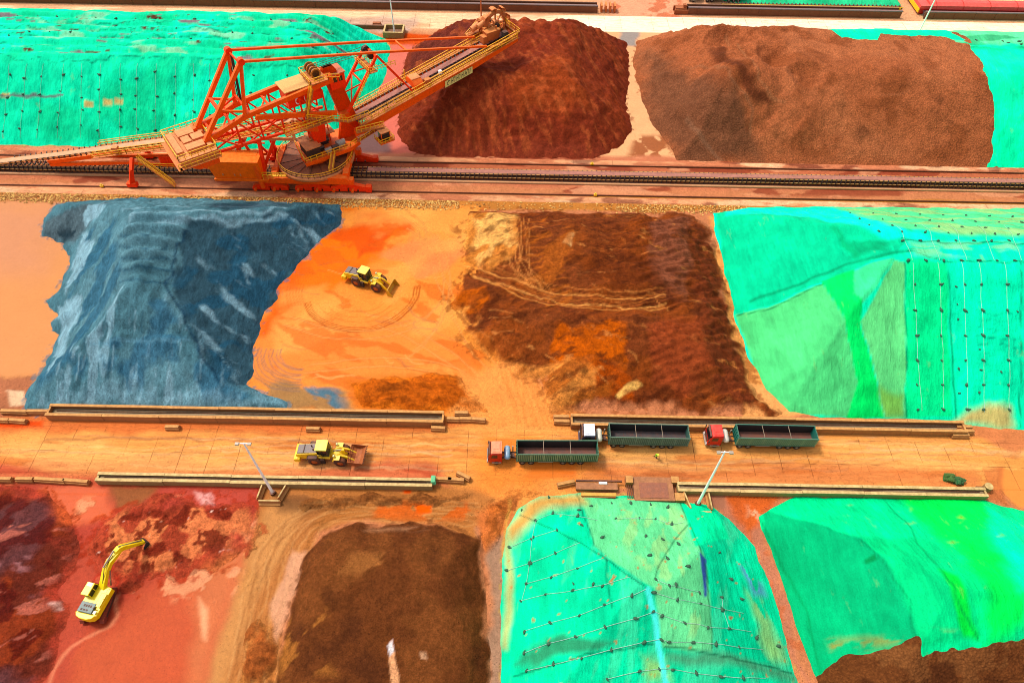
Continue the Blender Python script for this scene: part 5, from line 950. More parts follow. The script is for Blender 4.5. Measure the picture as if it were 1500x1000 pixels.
# ================================================================ TRUCKS
def wheel(parent, x, y, rr, wd, tm, rm, name='wheel', steer=0.):
    w0 = empty(name, (x, y, rr), steer); w0.parent = parent; s_ = -1 if y < 0 else 1
    MB().lathe([(-wd/2, rr*.55), (-wd/2, rr*.9), (-wd/2+.06, rr), (wd/2-.06, rr), (wd/2, rr*.9), (wd/2, rr*.55)], (0, 0, 0), (0, 1, 0), 22).build('tyre', tm, w0)
    b = MB(); b.lathe([(-wd/2+.05, 0.001), (-wd/2+.05, rr*.56), (wd/2-.05, rr*.56), (wd/2-.05, .001)], (0, 0, 0), (0, 1, 0), 20); b.cyl((0, s_*(wd/2-.06), 0), (0, s_*(wd/2+.06), 0), rr*.2, 10); b.build('rim', rm, w0); return w0
def truck(x, y, rz, label, cab, roof, tank, tank_dust, side, worn=0, shelf=False):
    r = empty('tipper_truck', (x, y, 0), rz, label, 'truck', 'dump trucks on the yard'); CM = mat('cab_%d_%d_%d' % cab, cab, .4, dust=.1, grime=.2, k=.8); RM = mat('roof_%d_%d_%d' % roof, roof, .6, dust=.1, dcol=(255, 200, 160), grime=.1, k=.85)
    SM = mat('side_%d_%d_%d' % side, side, .55, dust=.3, dcol=(150, 150, 110), grime=.3); BK = mat('black_chassis', (34, 34, 36), .6, dust=.3, grime=.3); AL = mat('worn_aluminium', (196, 190, 176), .45, metal=.3, dust=.2, grime=.4)
    c = empty('cab', (0, 0, 0)); c.parent = r
    MB().prism([(0, .75), (2.25, .75), (2.25, 3.2), (.42, 3.2), (.1, 2.3), (0, 1.7)], (0, 0, 0), (1, 0, 0), (0, 0, 1), (0, 1, 0), 2.44).build('shell', CM, c, bevel=.06)
    MB().prism([(.42, 3.2), (2.22, 3.2), (2.22, 3.46), (.7, 3.42)], (0, 0, 0), (1, 0, 0), (0, 0, 1), (0, 1, 0), 2.2).build('roof', RM, c, bevel=.06)
    b = MB(); b.box((1.32, 0, 3.5), (1.3, 1.7, .05)); b.box((1.32, 0, 3.55), (.9, .9, .05)); b.build('roof_hatch', RM, c, bevel=.02)
    MB().prism([(.07, 2.12), (.395, 3.1), (.34, 3.12), (.03, 2.12)], (0, 0, 0), (1, 0, 0), (0, 0, 1), (0, 1, 0), 2.2).build('windscreen', GLASS(), c)
    for s_ in (-1, 1):
        MB().prism([(.5, 2.1), (1.5, 2.1), (1.5, 2.95), (.72, 2.95)], (0, s_*1.23, 0), (1, 0, 0), (0, 0, 1), (0, 1, 0), .04).build('side_window', GLASS(), c)
        MB().box((.05, s_*1.5, 2.3), (.12, .22, .75)).build('mirror', BK, c, bevel=.03); MB().box((-.04, s_*.95, 1.0), (.12, .42, .24)).build('headlight', mat('headlamp', (220, 225, 225), .15, dust=.05), c, bevel=.02)
        MB().box((1.35, s_*1.1, .62), (1.5, .35, .35)).build('step', AL, c)
    MB().box((-.08, 0, .72), (.24, 2.46, .42)).build('bumper', AL if cab[0] > 100 else CM, c, bevel=.04); b = MB()
    for k in range(4): b.box((-.03, 0, 1.3+k*.16), (.08, 1.7, .07))
    b.box((-.06, 0, 1.95), (.06, 1.9, .1)); b.build('grille', BK, c); MB().prism([(.42, 3.46), (.2, 3.3), (.2, 3.24), (.5, 3.36)], (-.1, 0, 0), (1, 0, 0), (0, 0, 1), (0, 1, 0), 2.2).build('sun_visor', BK, c)
    b = MB(); b.box((6.6, .45, .95), (12.8, .14, .3)); b.box((6.6, -.45, .95), (12.8, .14, .3)); b.box((3.4, 0, 1.0), (1.6, 1.1, .2)); b.box((6, 0, 1.12), (1.4, 1.1, .2)); b.build('chassis', BK, r)
    TM = mat('gas_tank_%d' % tank[0], tank, .35, dust=tank_dust, dcol=(235, 215, 190), grime=.15, k=.8); b = MB(); b.lathe([(0, .001), (.1, .35), (.28, .48), (2.1, .48), (2.28, .35), (2.38, .001)], (3.05, -1.19, 1.75), (3.05, 1.19, 1.75), 18); b.build('gas_tank', TM, r)
    b = MB(); [b.box((3.05, y_, 1.5), (1.05, .08, .9)) for y_ in (-.6, .6)]; b.build('tank_bracket', AL, r); MB().cyl((3.95, .7, 1.0), (3.95, .7, 2.5), .1, 8).build('exhaust_stack', AL, r)
    t = empty('trailer', (4.55, 0, 0)); t.parent = r; L, W, z0, z1 = 12.8, 2.5, 1.25, 3.35
    MB().box((L/2, 0, z0+.02), (L, W-.1, .14)).build('floor', mat('rusty_bed_%d' % worn, (110, 90, 88) if worn else (56, 76, 84), .7, dust=.6 if worn else .25, dcol=(150, 84, 54), grime=.6), t)
    for s_ in (-1, 1):
        m = MB().box((L/2, s_*(W/2-.04), (z0+z1)/2), (L, .07, z1-z0)).build('side_panel', SM, t); MB().box((L/2, s_*(W/2-.085), (z0+z1)/2-.03), (L-.1, .012, z1-z0-.1)).build('inner_lining', mat('dark_lining', (40, 44, 46), .6, dust=.1, dcol=(120, 70, 50), grime=.5), m)
        b = MB(); n = 42
        for k in range(n+1): x_ = .1+(L-.2)*k/n; b.box((x_, s_*(W/2+.03), (z0+z1)/2+.0), (.1 if k % 7 else .22, .09, z1-z0-.1))
        b.build('side_rib', mat('rib_%d' % side[0], ((150, 190, 150) if worn else (110, 150, 138)), .6, dust=.6, dcol=(225, 205, 150), grime=.3), m); b = MB(); b.box((L/2, s_*(W/2+.01), z1), (L+.1, .16, .12)); b.box((L/2, s_*(W/2+.02), z0), (L+.1, .14, .26)); b.build('top_rail', SM, m)
    for x_, nm in ((.04, 'headboard'), (L-.04, 'tailgate')):
        m = MB().box((x_, 0, (z0+z1)/2+(.12 if nm == 'headboard' else 0)), (.08, W, z1-z0+(.3 if nm == 'headboard' else 0))).build(nm, SM, t); b = MB(); [b.box((x_+(-.08 if x_ < 1 else .08), y_, (z0+z1)/2), (.1, .12, z1-z0)) for y_ in (-1.15, -.6, 0, .6, 1.15)]; b.build('rib', SM, m)
    b = MB(); [b.beam((L*q, -W/2, z1-.02), (L*q, W/2, z1-.02), .07, .07) for q in (.33, .66)]; b.build('tie_bar', mat('pale_bar', (160, 160, 140), .6), t)
    b = MB(); b.box((L/2, .5, 1.0), (L, .16, .34)); b.box((L/2, -.5, 1.0), (L, .16, .34)); b.build('frame', BK, t); [MB().box((4.6, s_*1.05, .85), (2.4, .3, .45)).build('toolbox', AL, t, bevel=.03) for s_ in (-1, 1)]
    for s_ in (-1, 1):
        wheel(r, 1.35, s_*1.06, .52, .34, TYRE() if False else mat('dark_tyre', (52, 42, 38), .9, dust=.5, dcol=(150, 100, 70), grime=.3), AL)
        for x_ in (5.45, 6.85): wheel(r, x_, s_*1.0, .52, .5, _M['dark_tyre'], AL)
        for x_ in (7.4, 8.8, 10.2): wheel(t, x_, s_*1.0, .52, .5, _M['dark_tyre'], AL)
    return r
yt1 = float(G(790, 682)[1])+1.3; yt2 = float(G(930, 656)[1])+1.3; yt3 = float(G(1110, 657)[1])+1.3
truck(gx(715, 676), yt1, rad(1.0), 'red-cab truck nearest the crossing with salmon roof, blue tank and rusty empty green trailer', (206, 26, 20), (255, 150, 110), (130, 172, 205), .2, (8, 116, 92), 1)
truck(gx(849, 652), yt2, rad(-.3), 'truck with white-roofed navy cab, white tank and dark grey-green empty trailer', (24, 44, 74), (240, 244, 255), (226, 222, 204), .2, (70, 116, 104), 0)
truck(gx(1033, 654), yt3, rad(-.3), 'rightmost truck with all-red cab beside the white pole top, green trailer with tall headboard', (214, 22, 22), (240, 44, 34), (225, 218, 205), .3, (6, 128, 112), 2)
truck(gx(1009, 2), float(G(1030, 4)[1])+1.4, 0, 'truck with bright blue cab and black trailer cut by the top edge', (20, 140, 230), (120, 210, 250), (60, 60, 66), .1, (28, 30, 36), 3)
# ================================================================ WHEEL LOADERS
def loader(x, y, rz, label, bm, lift, tilt, art=0., gm=None):
    r = empty('wheel_loader', (x, y, 0), rz, label, 'wheel loader', 'yellow wheel loaders'); Y = YEL(); gm = gm or GREYP()
    # rear frame: x 0 .. 4.6, rear axle 2.9, front axle 7.1
    h = MB().prism([(0.25, 1.1), (.0, 1.7), (.2, 2.35), (3.5, 2.75), (3.7, 1.2), (1.6, 1.0)], (0, 0, 0), (1, 0, 0), (0, 0, 1), (0, 1, 0), 1.9).build('engine_hood', Y, r, bevel=.06)
    MB().prism([(.28, 2.4), (3.35, 2.77), (3.35, 2.87), (.3, 2.5)], (0, 0, 0), (1, 0, 0), (0, 0, 1), (0, 1, 0), 1.6).build('hood_panel', gm, h, bevel=.03); b = MB(); b.box((1.35, 0, 2.68), (.12, 1.5, .06)); b.cyl((2.5, .3, 2.75), (2.5, .3, 3.2), .1, 10); b.cyl((2.9, -.3, 2.8), (2.9, -.3, 3.05), .17, 10); b.build('exhaust_stack', DARK(), h)
    MB().prism([(-.25, .75), (-.35, 1.5), (.25, 1.75), (.7, 1.6), (.6, .7)], (0, 0, 0), (1, 0, 0), (0, 0, 1), (0, 1, 0), 2.9).build('counterweight', Y, r, bevel=.08)
    MB().box((2.5, 0, 1.0), (4.2, 1.1, .7)).build('rear_frame', DARK(), r)
    c = empty('cab', (0, 0, 0)); c.parent = r; MB().prism([(3.45, 1.7), (5.25, 1.7), (5.3, 2.3), (5.0, 3.62), (3.55, 3.62)], (0, 0, 0), (1, 0, 0), (0, 0, 1), (0, 1, 0), 1.62).build('glazing', GLASS(), c)
    MB().box((4.28, 0, 3.74), (1.85, 1.95, .2)).build('roof', mat('pale_yellow_roof', (255, 236, 90), .5, dust=.3, dcol=(255, 240, 150), k=.85), c, bevel=.06); b = MB()
    for x_, s_ in ((3.55, -1), (3.55, 1), (5.08, -1), (5.08, 1), (4.35, -1), (4.35, 1)): b.beam((x_+(.18 if x_ > 5 else 0), s_*.82, 1.7), (x_, s_*.82, 3.65), .1, .1)
    b.build('pillar', DARK(), c); MB().box((4.4, 0, 1.55), (2.0, 2.2, .3)).build('platform', Y, c, bevel=.03)
    MB().railing([(3.6, 1.15, 1.7), (5.2, 1.15, 1.7)], .9, .03, 1.).build('handrail', Y, c); MB().railing([(3.6, -1.15, 1.7), (4.2, -1.15, 1.7)], .9, .03, 1.).build('handrail', Y, c); MB().box((4.2, -1.25, .95), (.7, .3, 1.2)).build('ladder', DARK(), c)
    f = empty('front_frame', (5.0, 0, 0), art); f.parent = r
    MB().prism([(.1, .8), (2.9, .8), (3.0, 1.5), (2.0, 2.3), (1.2, 2.35), (.3, 1.7)], (0, 0, 0), (1, 0, 0), (0, 0, 1), (0, 1, 0), 1.0).build('main_body', Y, f, bevel=.05)
    z = lift
    for s_ in (-1, 1):
        MB().prism([(1.2, 2.3), (1.7, 2.42), (3.2, 1.9+z*.5), (4.35, .75+z), (4.15, .35+z), (2.9, 1.35+z*.5), (1.3, 1.9)], (0, s_*.68, 0), (1, 0, 0), (0, 0, 1), (0, 1, 0), .24).build('lift_arm', Y, f, bevel=.03)
        MB().cyl((.9, s_*.38, 1.2), (2.9, s_*.52, 1.55+z*.5), .1, 8).build('lift_cylinder', DARK(), f)
    MB().prism([(2.0, 1.9), (2.35, 2.9), (2.7, 2.85), (3.0, 1.6)], (0, 0, z*.4), (1, 0, 0), (0, 0, 1), (0, 1, 0), .34).build('bell_crank', Y, f, bevel=.03); MB().cyl((.9, 0, 2.2), (2.35, 0, 2.75+z*.4), .12, 10).build('tilt_cylinder', mat('chrome_rod', (200, 190, 180), .25, metal=.7, dust=.2), f)
    MB().cyl((2.6, 0, 2.6+z*.4), (4.1, 0, 1.5+z), .09, 8).build('tilt_link', RUST(), f)
    # bucket: curved shell with side plates and teeth
    bk = empty('bucket', (4.25, 0, .62+z)); bk.parent = f; bk.rotation_euler = (0, -tilt, 0); W = 3.3
    pr = [(.0, 1.35), (-.05, .75), (.05, .2), (.35, -.25), (.85, -.42), (1.75, -.42)]; b = MB(); n = len(pr); vs = []
    for s_ in (-1, 1):
        for p, q in pr: vs.append((p, s_*W/2, q))
        for p, q in pr: vs.append((p+(.09 if q > -.3 else 0), s_*W/2, q+(.09 if q < 0 else 0)))
    m2 = 2*n
    b.add(vs, [(i, i+1, m2+i+1, m2+i) for i in range(n-1)]+[(n+i, m2+n+i, m2+n+i+1, n+i+1) for i in range(n-1)]+[(0, m2, m2+n, n), (n-1, 2*n-1, m2+2*n-1, m2+n-1)]); b.build('shell', bm, bk)
    b = MB(); [b.prism(pr+[(1.6, -.05), (.35, 1.3)], (0, s_*(W/2-.03), 0), (1, 0, 0), (0, 0, 1), (0, 1, 0), .07) for s_ in (-1, 1)]; b.build('side_plate', bm, bk)
    b = MB(); [b.box((1.88, y_, -.4), (.36, .14, .09)) for y_ in np.linspace(-1.5, 1.5, 8)]; b.build('teeth', STEELD(), bk); b = MB(); [b.box((-.02+.1*k, 0, 1.3-.3*k), (.07, W, .06)) for k in range(2)]; b.build('stiffener', bm, bk)
    for s_ in (-1, 1):
        wheel(r, 2.9, s_*1.2, 1.0, .75, TYRE(), RIM()); wheel(f, 2.1, s_*1.2, 1.0, .75, TYRE(), RIM())
        MB().prism([(-1.1, .95), (-.8, 1.35), (.6, 1.42), (.6, 1.32), (-.7, 1.25), (-1.0, .9)], (2.9, s_*1.2, 1.0-.15), (1, 0, 0), (0, 0, 1), (0, 1, 0), .8).build('fender', DARK(), r); MB().prism([(-1.15, .7), (-.8, 1.3), (.1, 1.42), (.1, 1.32), (-.7, 1.2), (-1.05, .7)], (2.1, s_*1.2, .9), (1, 0, 0), (0, 0, 1), (0, 1, 0), .8).build('fender', Y, f)
        MB().box((1.25, s_*1.05, 2.55), (.28, .35, .3)).build('headlight', mat('work_light', (235, 235, 170), .3, dust=.1), f, bevel=.03)
    b = MB()
    for yy in (-.75, .75): b.beam((1.25, yy, 2.3), (1.25, yy*1.35, 2.55), .1, .1)
    b.build('lamp_bracket', Y, f); return r
loader(gx(438, 672), float(G(463, 681)[1])+1.55, rad(-1), 'yellow wheel loader on the road with rusty bucket raised and open', RUST(), .15, .75, rad(-3))
c0_, c1_ = G(522, 420), G(556, 431); a_ = math.atan2(c1_[1]-c0_[1], c1_[0]-c0_[0])
ux, uy = math.cos(a_), math.sin(a_); bx, by = c0_[0]-ux*2.9-uy*1.55, c0_[1]-uy*2.9+ux*1.55
loader(bx, by, a_, 'yellow wheel loader turning in the orange mud with its yellow bucket lowered', mat('yellow_bucket', (250, 190, 50), .6, dust=.5, dcol=(250, 190, 90), grime=.3), -.35, -.25, rad(4))
# ================================================================ EXCAVATOR
ex = empty('excavator', (-56.6, 29.2, 0), rad(-11), 'bright yellow tracked excavator digging the red clay with its bent arm', 'excavator'); Y = mat('vivid_yellow', (255, 222, 0), .4, dust=.12, dcol=(255, 235, 90), grime=.06, k=.88)
u = empty('undercarriage', (0, 0, 0), rad(12)); u.parent = ex; MT = mat('muddy_track', (150, 58, 26), .85, dust=.4, dcol=(190, 90, 50), grime=.6)
for s_ in (-1, 1):
    tr = MB().prism([(-2.5, .45), (-2.2, .08), (2.2, .08), (2.5, .45), (2.2, .9), (-2.2, .9)], (s_*1.35, 0, 0), (0, 1, 0), (0, 0, 1), (1, 0, 0), .62).build('track', MT, u, bevel=.04)
    b = MB(); [b.box((s_*1.35, -2.2+k*.22, .93), (.68, .1, .05)) for k in range(21)]; b.build('track_shoes', MT, tr); MB().box((s_*1.35, 0, .5), (.7, 3.2, .3)).build('track_frame', STEELD(), tr)
MB().box((0, 0, .6), (2.2, 1.6, .5)).build('car_body', STEELD(), u); MB().cyl((0, 0, .8), (0, 0, 1.1), .7, 20).build('slew_ring', DARK(), u)
hs = MB(); pr = [(-1.5, -1.7), (-1.15, -2.2), (-.5, -2.42), (.5, -2.42), (1.15, -2.2), (1.5, -1.7), (1.5, 2.1), (.6, 2.3), (-1.5, 2.1)]
house = hs.prism(pr, (0, 0, 1.6), (1, 0, 0), (0, 1, 0), (0, 0, 1), .95).build('upper_body', Y, ex, bevel=.06)
MB().prism([(p*.99, q*1.0) for p, q in pr[:6]], (0, 0, 2.15), (1, 0, 0), (0, 1, 0), (0, 0, 1), .35).build('counterweight', Y, ex, bevel=.07)
hp_ = MB().box((-.25, -.95, 2.28), (2.1, 1.35, .32)).build('engine_cover', mat('grey_blue_cover', (96, 122, 122), .5, dust=.2, dcol=(150, 150, 130), grime=.2), ex, bevel=.06)
[MB().box((-.65+.32*k, -.75, 2.45), (.2, .3, .03)).build('louvre', DARK(), hp_) for k in range(4)]; [MB().box((-.8+.4*k, -1.3, 2.45), (.25, .22, .03)).build('louvre', DARK(), hp_) for k in range(3)]
MB().box((1.0, .3, 2.2), (.8, 1.9, .28)).build('side_cover', Y, ex, bevel=.05); MB().cyl((.9, -.9, 2.3), (.9, -.9, 2.75), .09, 10).build('exhaust_stack', DARK(), ex); MB().box((1.15, -1.35, 2.36), (.35, .4, .06)).build('decal', WHITE(), ex)
cb = empty('cab', (-1.05, 1.25, 0)); cb.parent = ex; MB().prism([(-.85, 1.5), (1.0, 1.5), (1.05, 2.2), (.75, 3.05), (-.85, 3.05)], (0, 0, 0), (0, 1, 0), (0, 0, 1), (1, 0, 0), 1.02).build('glazing', GLASS(), cb, bevel=.04)
MB().box((0, -.08, 3.12), (1.1, 1.75, .16)).build('roof', Y, cb, bevel=.05); MB().box((0, .5, 3.22), (.7, .5, .04)).build('roof_window', mat('grey_hatch', (120, 140, 145), .3, dust=.1), cb); b = MB(); [b.beam((sx_*.5, y_, 1.5), (sx_*.5, y2, 3.05), .08, .08) for sx_ in (-1, 1) for y_, y2 in ((-.83, -.83), (.1, .1), (1.0, .75))]; b.build('pillar', Y, cb)
Mi = ex.matrix_world.copy(); Mi = Matrix.Translation(ex.location)@Matrix.Rotation(rad(-11), 4, 'Z'); Mi = Mi.inverted()
def exl(x, y, z): return Mi@Vector((x, y, z))
foot, elb, tip = exl(-56.2, 31.0, 1.9), exl(-54.3, 35.5, 4.6), exl(-52.7, 37.9, 2.0)
dB = (elb-foot); dB.z = 0; dB.normalize(); side = Vector((dB.y, -dB.x, 0)); L_b = Vector((elb.x-foot.x, elb.y-foot.y, 0)).length
prf = [(0, 0), (-.15, .35), (L_b*.42, 2.6), (L_b*.62, 3.1), (L_b, 3.0), (L_b+.1, 2.6), (L_b*.58, 2.3), (L_b*.34, 1.4), (.35, -.1)]
MB().prism(prf, (foot.x, foot.y, foot.z-.1), dB, (0, 0, 1), side, .85).build('boom', Y, ex, bevel=.04)
dS = (tip-elb); dS.z = 0; L_s = dS.length; dS.normalize(); sideS = Vector((dS.y, -dS.x, 0)); z0 = elb.z
MB().prism([(-.75, .55), (.1, .75), (.6, .45), (L_s, tip.z-z0+.25), (L_s-.15, tip.z-z0-.15), (.3, -.35), (-.3, -.1)], (elb.x, elb.y, z0-.1), dS, (0, 0, 1), sideS, .66).build('dipper_arm', Y, ex, bevel=.04)
for s_ in (-1, 1): MB().cyl(foot+side*s_*.5+dB*.9+Vector((0, 0, -.4)), foot+side*s_*.42+dB*(L_b*.45)+Vector((0, 0, 1.9)), .11, 10).build('boom_cylinder', mat('chrome_rod', (200, 190, 180), .25), ex)
MB().cyl(foot+dB*L_b*.42+Vector((0, 0, 2.95)), elb+Vector((0, 0, .75))-dS*.5, .12, 10).build('stick_cylinder', _M['chrome_rod'], ex); MB().tube([foot+dB*.3+side*.12+Vector((0, 0, .6)), foot+dB*L_b*.4+side*.12+Vector((0, 0, 2.75)), foot+dB*L_b*.8+side*.12+Vector((0, 0, 3.2))], .05, 6).build('hose', DARK(), ex)
MB().cyl(elb+dS*.2+Vector((0, 0, .7)), tip-dS*.2+Vector((0, 0, .6)), .09, 8).build('bucket_cylinder', _M['chrome_rod'], ex)
bd = dS; bkp = [(0, .2), (.25, -.35), (.05, -1.0), (-.45, -1.3), (-.95, -1.25), (-1.0, -1.15), (-.5, -1.15), (-.08, -.9), (.05, -.4), (-.1, .1)]
bk = MB().prism(bkp, tip, bd, (0, 0, 1), sideS, 1.15).build('bucket', mat('worn_black_bucket', (44, 46, 44), .6, dust=.2), ex); b = MB(); [b.prism([(0, .2), (.25, -.35), (.05, -1.0), (-.45, -1.3), (-1.0, -1.2), (-.7, -.3)], tip+sideS*s_*.58, bd, (0, 0, 1), sideS, .05) for s_ in (-1, 1)]; [b.box(tuple(tip+bd*-1.05+sideS*q+Vector((0, 0, -1.22))), (.12, .2, .1)) for q in (-.45, -.15, .15, .45)]; b.build('bucket_teeth', _M['worn_black_bucket'], bk)
b = MB(); b.railing([exl(*((Mi.inverted()@Vector((1.42, y_, 2.05)))[:])) for y_ in (-1.0, 1.9)], .7, .03, 1.2); b.build('handrail', Y, ex)
# ================================================================ PERSON bending on the road
def person(x, y, rz, label):
    r = empty('person', (x, y, 0), rz, label, 'person')
    J = {'pel': (0, 0, .92, .15), 'spi': (.08, 0, 1.14, .15), 'che': (.22, 0, 1.34, .17), 'nek': (.34, 0, 1.48, .06), 'hed': (.42, 0, 1.60, .10), 'hd2': (.46, 0, 1.68, .085),
         'lh': (0, .1, .86, .1), 'lk': (.14, .12, .48, .065), 'la': (.0, .14, .09, .045), 'lf': (.18, .15, .04, .045), 'rh': (0, -.1, .86, .1), 'rk': (-.1, -.12, .47, .065), 'ra': (-.34, -.14, .1, .045), 'rf': (-.17, -.15, .04, .045),
         'ls': (.24, .19, 1.37, .07), 'le': (.34, .27, 1.08, .05), 'lw': (.5, .24, .88, .032), 'lp': (.56, .23, .82, .035), 'rs': (.24, -.19, 1.37, .07), 're': (.26, -.28, 1.08, .05), 'rw': (.42, -.26, .86, .032), 'rp': (.48, -.25, .8, .035)}
    E = [('pel', 'spi'), ('spi', 'che'), ('che', 'nek'), ('nek', 'hed'), ('hed', 'hd2'), ('pel', 'lh'), ('lh', 'lk'), ('lk', 'la'), ('la', 'lf'), ('pel', 'rh'), ('rh', 'rk'), ('rk', 'ra'), ('ra', 'rf'), ('che', 'ls'), ('ls', 'le'), ('le', 'lw'), ('lw', 'lp'), ('che', 'rs'), ('rs', 're'), ('re', 'rw'), ('rw', 'rp')]
    for s_, k in ((1, 'l'), (-1, 'r')):
        px, py, pz, _ = J[k+'p']
        for i in range(5):
            off = (-.03+.02*i) if i < 4 else -.045*s_; ln = (.075, .085, .08, .065, .05)[i]; n1, n2 = k+'f%da' % i, k+'f%db' % i
            J[n1] = (px+.03, py+off, pz-.03-(.0 if i < 4 else -.03), .0095); J[n2] = (px+.03+ln*.5, py+off*1.2, pz-.03-ln, .008); E += [(k+'p', n1), (n1, n2)]
    nm = list(J); me = bpy.data.meshes.new('body'); me.from_pydata([J[k][:3] for k in nm], [(nm.index(a), nm.index(b)) for a, b in E], []); o = bpy.data.objects.new('body', me); COL.objects.link(o); o.parent = r
    sk = o.modifiers.new('skin', 'SKIN')
    for i, k in enumerate(nm): me.skin_vertices[0].data[i].radius = (J[k][3],)*2; me.skin_vertices[0].data[i].use_root = (k == 'pel')
    o.modifiers.new('sub', 'SUBSURF').levels = 1; me.materials.append(mat('dark_work_clothes', (30, 38, 44), .9, dust=.1, grime=.1))
    hv = mat('hi_vis_green', (176, 246, 30), .8, dust=.05, grime=.05, k=.9)
    MB().lathe([(0, .13), (.05, .19), (.26, .2), (.42, .225), (.5, .16), (.53, .07)], (.02, 0, .95), (.34, 0, 1.46), 14).build('vest', hv, r)
    for s_ in (1, -1): a = J['ls' if s_ > 0 else 'rs']; b_ = J['le' if s_ > 0 else 're']; MB().cyl(a[:3], b_[:3], .085, 10, .065).build('sleeve', hv, r)
    MB().lathe([(0, .17), (.03, .15), (.035, .125), (.1, .11), (.15, .06), (.165, .001)], (.43, 0, 1.63), (.53, 0, 1.79), 16).build('helmet', mat('helmet_yellow', (255, 236, 80), .35, dust=.02, grime=.02, k=.9), r)
    MB().lathe([(0, .001), (.02, .05), (.05, .06), (.09, .04)], (.52, 0, 1.58), (.5, 0, 1.67), 10).build('face', mat('skin', (190, 130, 100), .6, dust=0, grime=0), r); return r
pc = G(960, 670); person(pc[0], pc[1], rad(-70), 'worker in bright yellow-green vest and dark trousers stooping on the road below the trucks')
# ================================================================ STACKER-RECLAIMER
SX, SY = -43.4, 125.5
sr = empty('stacker_reclaimer', (SX, SY, 0), label='giant orange rail-mounted stacker-reclaimer with long boom, rear mast and counterweight', cat='stacker')
AL_ = rad(36); dx_, dy_ = math.cos(AL_), math.sin(AL_)
def Q(r, n, z): return Vector((r*dx_-n*dy_, r*dy_+n*dx_, z))
def W(x, y, z): return Vector((x-SX, y-SY, z))
OR, RO_, YR, SA, HD = ORANGE(), REDOR(), YELR(), SALM(), HEADM()
GRAT = mat('orange_grating', (235, 130, 40), .7, dust=.4, dcol=(250, 170, 90), grime=.6)
def qbox(b, r0, r1, n0, n1, z0, z1, dz=0):
    """box aligned with the boom; dz raises the far end"""
    return b.hexa([Q(r0, n0, z0), Q(r1, n0, z0+dz), Q(r1, n1, z0+dz), Q(r0, n1, z0)], [Q(r0, n0, z1), Q(r1, n0, z1+dz), Q(r1, n1, z1+dz), Q(r0, n1, z1)])
def part(name, b, m, parent=None, bevel=0): return b.build(name, m, parent or sr, bevel=bevel)
# --- bogies on both rails
for yy in (118.75, 129.25):
    s_ = -1 if yy < 124 else 1
    for x0 in (-53.5, -44.2, -36.4) if s_ < 0 else (-52, -36.4):
        bo = empty('bogie', W(x0, yy, 0)); bo.parent = sr
        part('balance_beam', MB().prism([(-3.9, .9), (-3.7, 1.5), (-1.0, 2.2), (1.0, 2.2), (3.7, 1.5), (3.9, .9), (2.2, .8), (0, 1.3), (-2.2, .8)], (0, 0, 0), (1, 0, 0), (0, 0, 1), (0, 1, 0), .9), RO_, bo, .04)
        for k in range(4):
            xx = -3.1+k*2.05; part('wheel_box', MB().prism([(-.85, .35), (-.85, 1.0), (-.4, 1.3), (.4, 1.3), (.85, 1.0), (.85, .35)], (xx, 0, 0), (1, 0, 0), (0, 0, 1), (0, 1, 0), 1.1), RO_, bo, .05)
            part('track_wheel', MB().cyl((xx, -.2, .55), (xx, .2, .55), .42, 16), STEELD(), bo)
            if k % 2 == 0: part('drive_motor', MB().cyl((xx, s_*.5, .9), (xx, s_*1.35, .9), .3, 10), OR, bo)
for x_ in (-32.0,): part('rail_clamp', MB().box(W(x_, 118.75, .9), (1.2, 1.2, 1.5)), RO_, None, .05); part('rail_clamp', MB().box(W(x_, 129.25, .9), (1.2, 1.2, 1.3)), RO_, None, .05)
# --- portal
b = MB()
for yy in (118.75, 129.25):
    b.beam(W(-55.5, yy, 2.9), W(-35, yy, 2.9), 1.3, 1.3)
    for xx in (-52, -36.6): b.beam(W(xx, yy, 2.2), W(xx, yy+(2 if yy < 124 else -2), 4.6), 1.3, 1.3)
for xx in (-52, -36.6): b.beam(W(xx, 119, 4.0), W(xx, 129, 4.0), 1.2, 1.2)
part('portal_frame', b, OR, None, .04); part('bridge_box', MB().prism([(-3, 0), (-2.2, 1.2), (2.2, 1.2), (3, .0), (1.2, -.5), (-1.2, -.5)], W(-38.5, 118.7, 2.9), (1, 0, 0), (0, 0, 1), (0, 1, 0), 1.6), OR, None, .05)
# --- slewing ring platform
rc = W(-44.2, 125.4, 0); Rr = 8.2
DISK = mat('rusty_plate', (150, 84, 48), .75, dust=.35, dcol=(190, 115, 70), grime=.7)
b = MB(); b.cyl(rc+Vector((0, 0, 3.7)), rc+Vector((0, 0, 4.3)), Rr, 56); tt = part('turntable_ring', b, DISK)
b = MB(); b.lathe([(0, Rr), (0, Rr+.25), (.75, Rr+.25), (.75, Rr)], rc+Vector((0, 0, 3.65)), rc+Vector((0, 0, 9)), 56); part('ring_rim', b, SA, tt)
b = MB(); pts = [rc+Vector((math.cos(a)*Rr, math.sin(a)*Rr, 4.35)) for a in np.linspace(0, 2*math.pi, 41)]; b.railing(pts, 1.15, .05, 1.3); part('ring_railing', b, YR, tt)
b = MB()
for k in range(16): a = k*math.pi/8; b.beam(rc+Vector((math.cos(a)*2, math.sin(a)*2, 4.36)), rc+Vector((math.cos(a)*Rr, math.sin(a)*Rr, 4.36)), .14, .12)
part('ring_rib', b, STEELD(), tt); part('slew_bearing', MB().cyl(rc+Vector((0, 0, 4.3)), rc+Vector((0, 0, 5.6)), 3.2, 32), OR)
